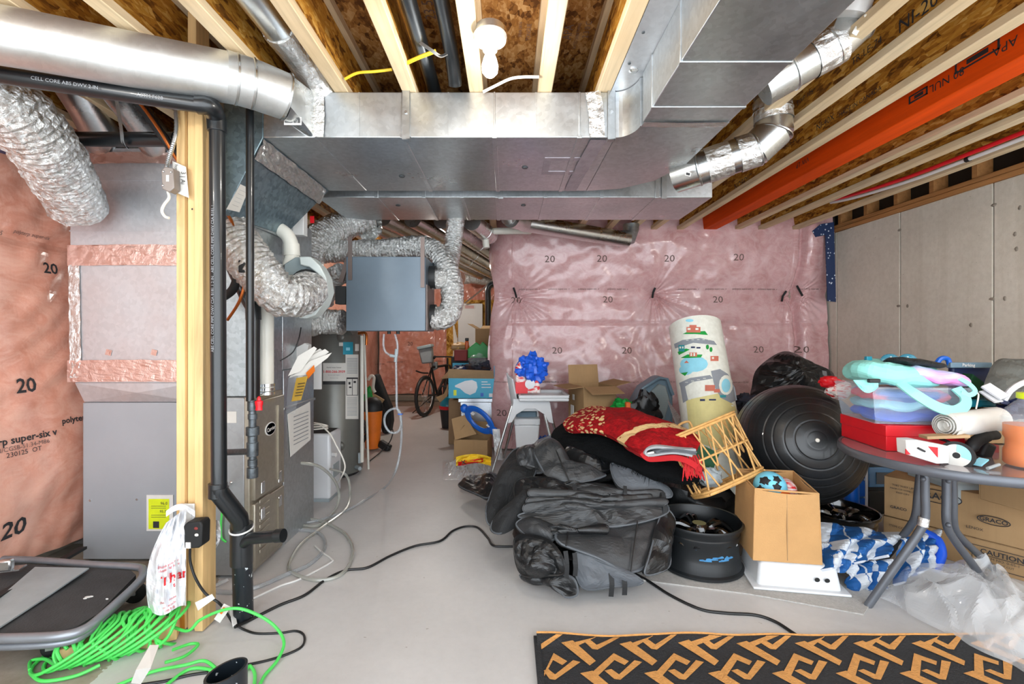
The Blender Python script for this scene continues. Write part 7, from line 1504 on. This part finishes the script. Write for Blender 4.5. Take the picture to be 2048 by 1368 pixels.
obj('upper_plate', MB().bar(W(1970, 770, 2.12), W(2010, 796, 2.06), .05, .012, (0, -1, .6)), 'whiteplastic', wcl, bevel=.003); obj('lower_plate', MB().bar(W(1966, 782, 2.12), W(1998, 804, 2.06), .04, .006, (0, -1, .6)), 'whiteplastic', wcl)
solo('dark_cloth', blob(W(2045, 815, 2.2), (.10, .08, .05), 3, .3), 'navy', 'dark blue cloth beside the jug lid', 'clothes')
# paper roll
prl = thing('paper_roll', 'thick roll of white paper on the table beside the jug', 'paper roll', W(1930, 868, 2.05))
p0, p1 = W(1890, 851, 2.02), W(1996, 838, 2.10); ax = (p1 - p0).normalized()
obj('roll', MB().tube([p0 + ax * .02, p1], .052, 30), 'paper', prl); sp = []
u2 = V(0, 0, 1); w2 = ax.cross(u2)
for k in range(70): a = k * .36; r = .018 + .036 * k / 70; sp.append(p0 + (u2 * math.sin(a) + w2 * math.cos(a)) * r)
def spi(u, v):
    f = u * 69; i = min(68, int(f)); return sp[i].lerp(sp[i + 1], f - i) + ax * (.035 * v - .012 * (1 - u))
obj('spiral_edge', MB().grid(spi, 140, 3), 'paper', prl, solid=.0015, sharp=0)
solo('brown_envelope', MB().box(W(1888, 872, 2.0), (.16, .05, .012), rotm(z=-8, y=-4)), 'card_light', 'flat brown folded carton under the paper roll', 'cardboard')
wbx = thing('white_tool_box', 'small white box with red corner and tool picture on the table edge', 'box', W(1850, 910, 1.95))
obj('box', pxpoly([(1812, 880), (1834, 880), (1900, 893), (1898, 927), (1874, 928), (1814, 909)], 1.90, 1.95), 'white', wbx, bevel=.003)
obj('red_corner', pxpoly([(1857, 893), (1876, 895), (1876, 915)], 1.897, 1.9), 'inkred', wbx); obj('red_end', pxpoly([(1812, 898), (1822, 909), (1812, 909)], 1.896, 1.9), 'red', wbx); obj('picture', MB().tube([W(1836, 896, 1.895), W(1850, 903, 1.895)], .004, 6), 'ink', wbx)
dsk = thing('cutting_discs', 'stack of round abrasive discs standing on edge on the table', 'discs', W(1920, 935, 1.93))
dc = W(1913, 911, 1.92); dn = V(-.72, -.66, .20).normalized(); Md = basis(dn.orthogonal(), dn.cross(dn.orthogonal()))
for k in range(6):
    o = obj('disc', MB().lathe([(.008, 0), (.056, 0), (.056, .008), (.008, .008)], Md, 36, dc - dn * (.0098 * k)), 'rubber', dsk, sharp=30)
fl = obj('paper_face', MB().lathe([(.012, .0085), (.044, .0085)], Md, 36, dc, caps=False), 'paper', dsk); obj('blue_face', MB().add([dc + dn * .0095 + Md @ V(r * math.cos(a), r * math.sin(a), 0) for r in (.014, .044) for a in [.4 + k * .17 for k in range(12)]], [(k, k + 1, 13 + k, 12 + k) for k in range(11)]), 'skyblue', dsk, sharp=0)
gt = thing('angle_grinder', 'black handled grinder lying behind the stack of discs', 'tool', W(1965, 915, 2.05))
obj('handle', MB().tube(spline([W(1938, 905, 2.02), W(1950, 885, 2.03), W(1972, 873, 2.04), W(1992, 870, 2.05)], 6), [.018] * 3 + [.024] * 10 + [.02] * 6, 14), 'rubber', gt)
obj('head', MB().box(W(1968, 900, 2.06), (.05, .05, .07), rotm(y=25)), 'rubber', gt, bevel=.01); obj('cord', MB().tube(spline([W(1930, 905, 2.02), W(1900, 885, 2.06), W(1880, 878, 2.1)], 5), .006, 6), 'black_cord', gt)
solo('red_tool_case', MB().bpx(1965, 890, 2000, 920, 2.12, .12), 'brownred', 'dark red tool case behind the grinder on the table', 'case', bevel=.006)
solo('blue_wrapper', MB().bar(W(1953, 930, 1.88), W(1968, 918, 1.90), .03, .006), 'skyblue', 'small blue wrapper beside the discs', 'wrapper')
solo('grey_tube', MB().tube([W(1975, 937, 1.84), W(1998, 929, 1.86)], .006, 8), 'greyplastic', 'small grey tube on the table in front of the jug', 'tube')
solo('paper_scrap', MB().add([W(1942, 940, 1.86), W(1952, 938, 1.88), W(1962, 946, 1.85), W(1955, 944, 1.85)], [(0, 1, 2, 3)]), 'paper', 'torn white paper scrap on the table edge', 'paper', solid=.001, sharp=0)
jg = thing('orange_jug', 'clear jug half full of orange liquid with lime lid on the table edge', 'jug', (2.06, 1.86, TZ)); jc = V(2.075, 1.885, TZ + .002)
obj('liquid', MB().lathe([(0, .004), (.072, .004), (.078, .012), (.078, .06), (.071, .075), (.071, .105), (.078, .118), (.078, .165), (0, .165)], None, 36, jc), 'amber', jg, sharp=40)
obj('jug', MB().lathe([(.081, .0), (.082, .06), (.075, .075), (.075, .105), (.082, .12), (.082, .19), (.072, .225), (.05, .25), (.036, .262), (.034, .275)], None, 36, jc, caps=False), 'clear', jg, sharp=50)
obj('lid', MB().lathe([(.036, .268), (.040, .27), (.040, .292), (0, .294)], None, 30, jc), 'lime', jg)
obj('grip', MB().lathe([(.0835, .165), (.085, .17), (.085, .19), (.0835, .195)], None, 30, jc, caps=False), 'tote_clear', jg)
# ---- below the table
dr = thing('drawer_tower', 'dark plastic drawer tower with label under the table', 'drawers', (2.05, 2.95, 0))
obj('frame', MB().bb(fx(1735, 3.25), fx(1812, 3.25), 3.25, 3.52, 0, fz(915, 3.25)), 'dark', dr, bevel=.01); obj('drawer', MB().bpx(1738, 935, 1808, 975, 3.235, .02), 'clearblue', dr, bevel=.006); obj('drawer', MB().bpx(1738, 982, 1808, 1024, 3.235, .02), 'dark', dr, bevel=.006); obj('label', MB().bpx(1753, 945, 1786, 968, 3.23, .003), 'lining', dr)
bd_ = thing('blue_storage_drawers', 'narrow blue translucent drawers behind the wheel rim', 'drawers', (1.95, 2.6, 0))
obj('body', MB().bpx(1716, 922, 1734, 1033, 3.2, .2), 'clearblue', bd_, bevel=.006)
for y in (942, 978, 1013): obj('front', MB().bpx(1718, y - 16, 1733, y + 15, 3.19, .01), 'blue', bd_)
obj('white_frame', MB().bpx(1731, 918, 1736, 1034, 3.185, .02), 'whiteplastic', bd_)
solo('blue_bottle', MB().lathe([(0, 0), (.045, 0), (.042, .24), (.028, .34), (.02, .37), (0, .37)], None, 20, V(fx(1703, 3.13), 3.13, 0)), 'blue', 'tall blue plastic bottle standing behind the wheel rim', 'bottle')
lng = (V(2.55, 2.37, 0) - V(2.25, 2.79, 0)); an = math.degrees(math.atan2(lng.y, lng.x)); per = V(.81, .59, 0)
cb = V(2.40, 2.58, 0) + per * .19
gb1 = carton('carton', 'lower brown carton with caution panel under the table', cb + V(.012, -.012, 0), (.62, .37, .155), an, 'card', open_=False)
gb2 = carton('carton', 'upper brown carton printed with logos under the table', cb + V(0, 0, .157), (.58, .36, .235), an, 'card', open_=False)
xd = lng.normalized(); nrm_ = V(-.81, -.59, 0)
fc_ = V(2.40, 2.58, 0) + per * .005
def onface(s, size, u, z, par, bold=False, st=1.0, m='ink'): lettering(s, size, fc_ + xd * u + V(0, 0, z) + nrm_ * .009, xd, (0, 0, 1), m, par, bold=bold, stretch=st)
for s, sz, u, z, b in (('GRACO', .05, -.05, .335, True), ('GRACO', .03, .17, .27, True), ('LENOX', .02, .10, .21, False), ('THIS WAY UP', .016, -.20, .35, False), ('MADE FOR HOME USE', .012, -.20, .33, False), ('KEEP DRY', .014, -.20, .31, False), ('GRACO', .022, -.22, .22, True)): onface(s, sz, u, z, gb2, b)
for s, sz, u, z, b in (('CAUTION', .035, .20, .10, True), ('ITEM NO. 0-05-1', .018, .20, .07, False), ('DO NOT CUT', .014, .20, .05, False), ('ITEM CODE INK', .018, -.20, .11, False)): onface(s, sz, u, z, gb1, b)
fr2 = MB()
for a, b in (((.09, .125), (.29, .125)), ((.09, .025), (.29, .025)), ((.09, .025), (.09, .125)), ((.29, .025), (.29, .125)), ((.09, .083), (.29, .083))): fr2.bar(fc_ + xd * a[0] + V(0, 0, a[1]) + nrm_ * .010, fc_ + xd * b[0] + V(0, 0, b[1]) + nrm_ * .010, .003, .001, nrm_)
obj('caution_frame', fr2, 'ink', gb1)
for u, z, s in ((-.05, .335, 1), (.17, .27, .6)): obj('logo_ring', MB().tube([fc_ + xd * (u + .10 * s * math.cos(a)) + V(0, 0, z + .035 * s * math.sin(a)) + nrm_ * .0095 for a in [2 * PI * k / 30 for k in range(30)]], .0022, 4, closed=True), 'ink', gb2)
solo('white_storage_lid', MB().bpx(1905, 965, 2010, 1012, 2.55, .3), 'greyplastic', 'grey white plastic bin lying on the cartons under the table', 'bin', bevel=.02)
carton('carton', 'brown carton tilted at the wall side under the table', V(2.55, 2.30, .40), (.30, .26, .20), 12, 'card', open_=False)
# blue white woven textile
def tex(pts, nu, nv, seed, bulge=.05):
    a, b, c, d = [W(*q) for q in pts]
    def fn(u, v):
        p = (a * (1 - u) + b * u) * (1 - v) + (d * (1 - u) + c * u) * v
        return p + V(0, -.6, .8) * (bulge * math.sin(u * PI) * math.sin(v * PI)) + V(0, -1, .6) * (.02 * math.sin(u * 14 + v * 6 + 3 * nz(u * 2, v * 2, seed)) + .02 * fb(u * 2, v * 2, seed, 1.5, 3))
    mb = MB().grid(fn, nu, nv); mb.a = [((i % nu) / (nu - 1), (i // nu) / (nv - 1), 0) for i in range(nu * nv)]; return mb
tx = thing('woven_blanket', 'blue and white checked woven blanket bunched around the table leg', 'blanket', W(1740, 1150, 2.3))
for q, s in (([(1632, 1046, 2.55), (1800, 1068, 2.45), (1775, 1112, 2.25), (1640, 1142, 2.25)], 1), ([(1690, 1130, 2.3), (1780, 1120, 2.26), (1770, 1178, 2.28), (1700, 1186, 2.28)], 2), ([(1800, 1080, 2.36), (1870, 1062, 2.40), (1880, 1125, 2.3), (1790, 1170, 2.24)], 3), ([(1640, 1085, 2.4), (1720, 1112, 2.3), (1710, 1140, 2.28), (1645, 1150, 2.28)], 4)):
    obj('fold', tex(q, 40, 26, s), 'textile', tx, sharp=0, solid=.012)
obj('rolled_edge', MB().tube(spline([W(1850, 1066, 2.38), W(1874, 1080, 2.34), W(1882, 1110, 2.3), W(1868, 1140, 2.27)], 6), .022, 10), 'blue2', tx)
# plastic film
pf = thing('plastic_film', 'crumpled translucent plastic sheet on the floor beside the patterned rug', 'plastic sheet', G(1900, 1260))
def film(q, seed, hh):
    a, b, c, d = [G(*p) for p in q]
    def fn(u, v):
        p = (a * (1 - u) + b * u) * (1 - v) + (d * (1 - u) + c * u) * v; e = math.sin(u * PI) ** .7 * math.sin(v * PI) ** .7
        r = 1 - min(1, 2.2 * abs(fb(u * 1.5 + v, v * 1.5, seed, 1.3, 2))); f2 = 1 - min(1, 3 * abs(nz(u * 3 + seed - v, v * 2.2 + u, 2)))
        return p + V(.05 * nz(u * 4, v * 4, seed), .04 * nz(v * 4, u * 4, seed + 2), .012 + hh * e * (.55 + .18 * r + .12 * f2))
    return MB().grid(fn, 70, 60)
obj('sheet', film([(1755, 1200), (2060, 1360), (2120, 1250), (1775, 1140)], 3, .24), 'film', pf, sharp=0)
obj('sheet', film([(1880, 1240), (2010, 1330), (2180, 1300), (2000, 1165)], 8, .22), 'film', pf, sharp=0)
obj('sheet', film([(1850, 1190), (1960, 1250), (2060, 1220), (1960, 1150)], 5, .25), 'film', pf, sharp=0)
# patterned outdoor rug
rg = thing('patterned_rug', 'black outdoor rug with interlocking tan chain pattern', 'rug', G(1600, 1330))
rx0, ry1 = fx(1073, G(0, 1278).y), G(0, 1278).y
def rz_(x, y): return .006 + max(0, .010 * math.exp(-((ry1 - y) / .05) ** 2) * (1 + 1.6 * nz(x * 3.5, 1, 0)))
obj('mat', MB().grid(lambda u, v: V(rx0 + 2.4 * u, ry1 - 1.1 * v, rz_(rx0 + 2.4 * u, ry1 - 1.1 * v)), 90, 50), 'rug_black', rg, solid=.006, sharp=0)
obj('edge_binding', MB().tube([V(rx0 + 2.4 * k / 80, ry1, rz_(rx0 + 2.4 * k / 80, ry1) + .001) for k in range(81)], .006, 6), 'rug_tan', rg)
obj('side_binding', MB().bb(rx0 - .012, rx0 + .012, ry1 - 1.1, ry1, .004, .014), 'rug_black', rg)
pat = MB(); PX, PY = .229, .160
def cp(x, y):                       # a point of the woven motif on the floor
    return G(900 + x / 2.56, 1180 + y / 2.56)
def pp(poly, ox, oy):
    vs = []
    for x, y in poly:
        p = cp(x, y); X, Y = p.x + ox, p.y - oy
        X = min(max(X, rx0 + .014), rx0 + 2.38); Y = min(Y, ry1 - .012); vs.append(V(X, Y, rz_(X, Y) + .0052))
    if max(q.x for q in vs) - min(q.x for q in vs) < .02 or max(q.y for q in vs) - min(q.y for q in vs) < .015: return
    pat.add(vs, [tuple(range(len(vs)))])
motif = [[(868, 292), (925, 281), (1062, 378), (1035, 402)],
         [(722, 442), (838, 338), (916, 380), (894, 400), (842, 374), (755, 458)], [(790, 428), (826, 420), (866, 448), (945, 374), (984, 384), (872, 476), (842, 472)]]
for j in range(-1, 7):
    for i in range(-4, 16):
        ox = i * PX - (j * .179) % PX; oy = j * PY
        if oy > .95: continue
        for q in motif:
            if max(cp(*p).x for p in q) + ox < rx0 + .02 or min(cp(*p).x for p in q) + ox > rx0 + 2.36: continue
            if min(cp(*p).y for p in q) - oy > ry1 - .02: continue
            pp(q, ox, oy)
po_ = obj('tan_pattern', pat, 'rug_tan', rg, sharp=0); po_['kind'] = 'stuff'
# blue spotted tape on the pink wall and pipes on the right
bt = solo('spotted_tarp_strip', pxpoly([(1625, 462), (1642, 448), (1668, 444), (1672, 604), (1655, 602), (1651, 470), (1632, 474)], 4.93, 4.94), 'tape_blue', 'navy spotted plastic strip hanging at the corner of the pink wall', 'strip')
solo('dark_tape_piece', MB().bar(W(0, 300, 2.05), W(40, 312, 2.1), .05, .01), 'navy', 'dark blue plastic scrap under the flexible foil duct', 'strip')
def along(px, py, x): D = x * F / (px - CX); return W(px, py, D)
wp = [V(2.86, 4.2, 2.40), V(2.86, 3.9, 2.36), V(2.86, 3.4, 2.325), V(2.86, 3.0, 2.318), V(2.86, 2.2, 2.318), V(2.86, .4, 2.318)]
solo('white_water_pipe', MB().tube(spline(wp, 8), .013, 10), 'white', 'white plastic water pipe under the joists by the concrete wall', 'pipe')
solo('red_water_pipe', MB().tube(spline([p + V(-.05, 0, .012) for p in wp], 8), .013, 10), 'red', 'red plastic water pipe beside the white one under the joists', 'pipe')
for k, y in enumerate((2.95, 2.55)): solo('pipe_clip', MB().tube([V(2.86, y - .012, 2.318), V(2.86, y + .012, 2.318)], .017, 10), 'rubber', ('black clip on the white water pipe at its sag', 'black clip on the white water pipe toward the elbow ducts')[k], 'clip')

for o in list(bpy.data.objects):
    if o.name.split('.')[0] == 'print' and o.parent: o['kind'] = 'stuff'
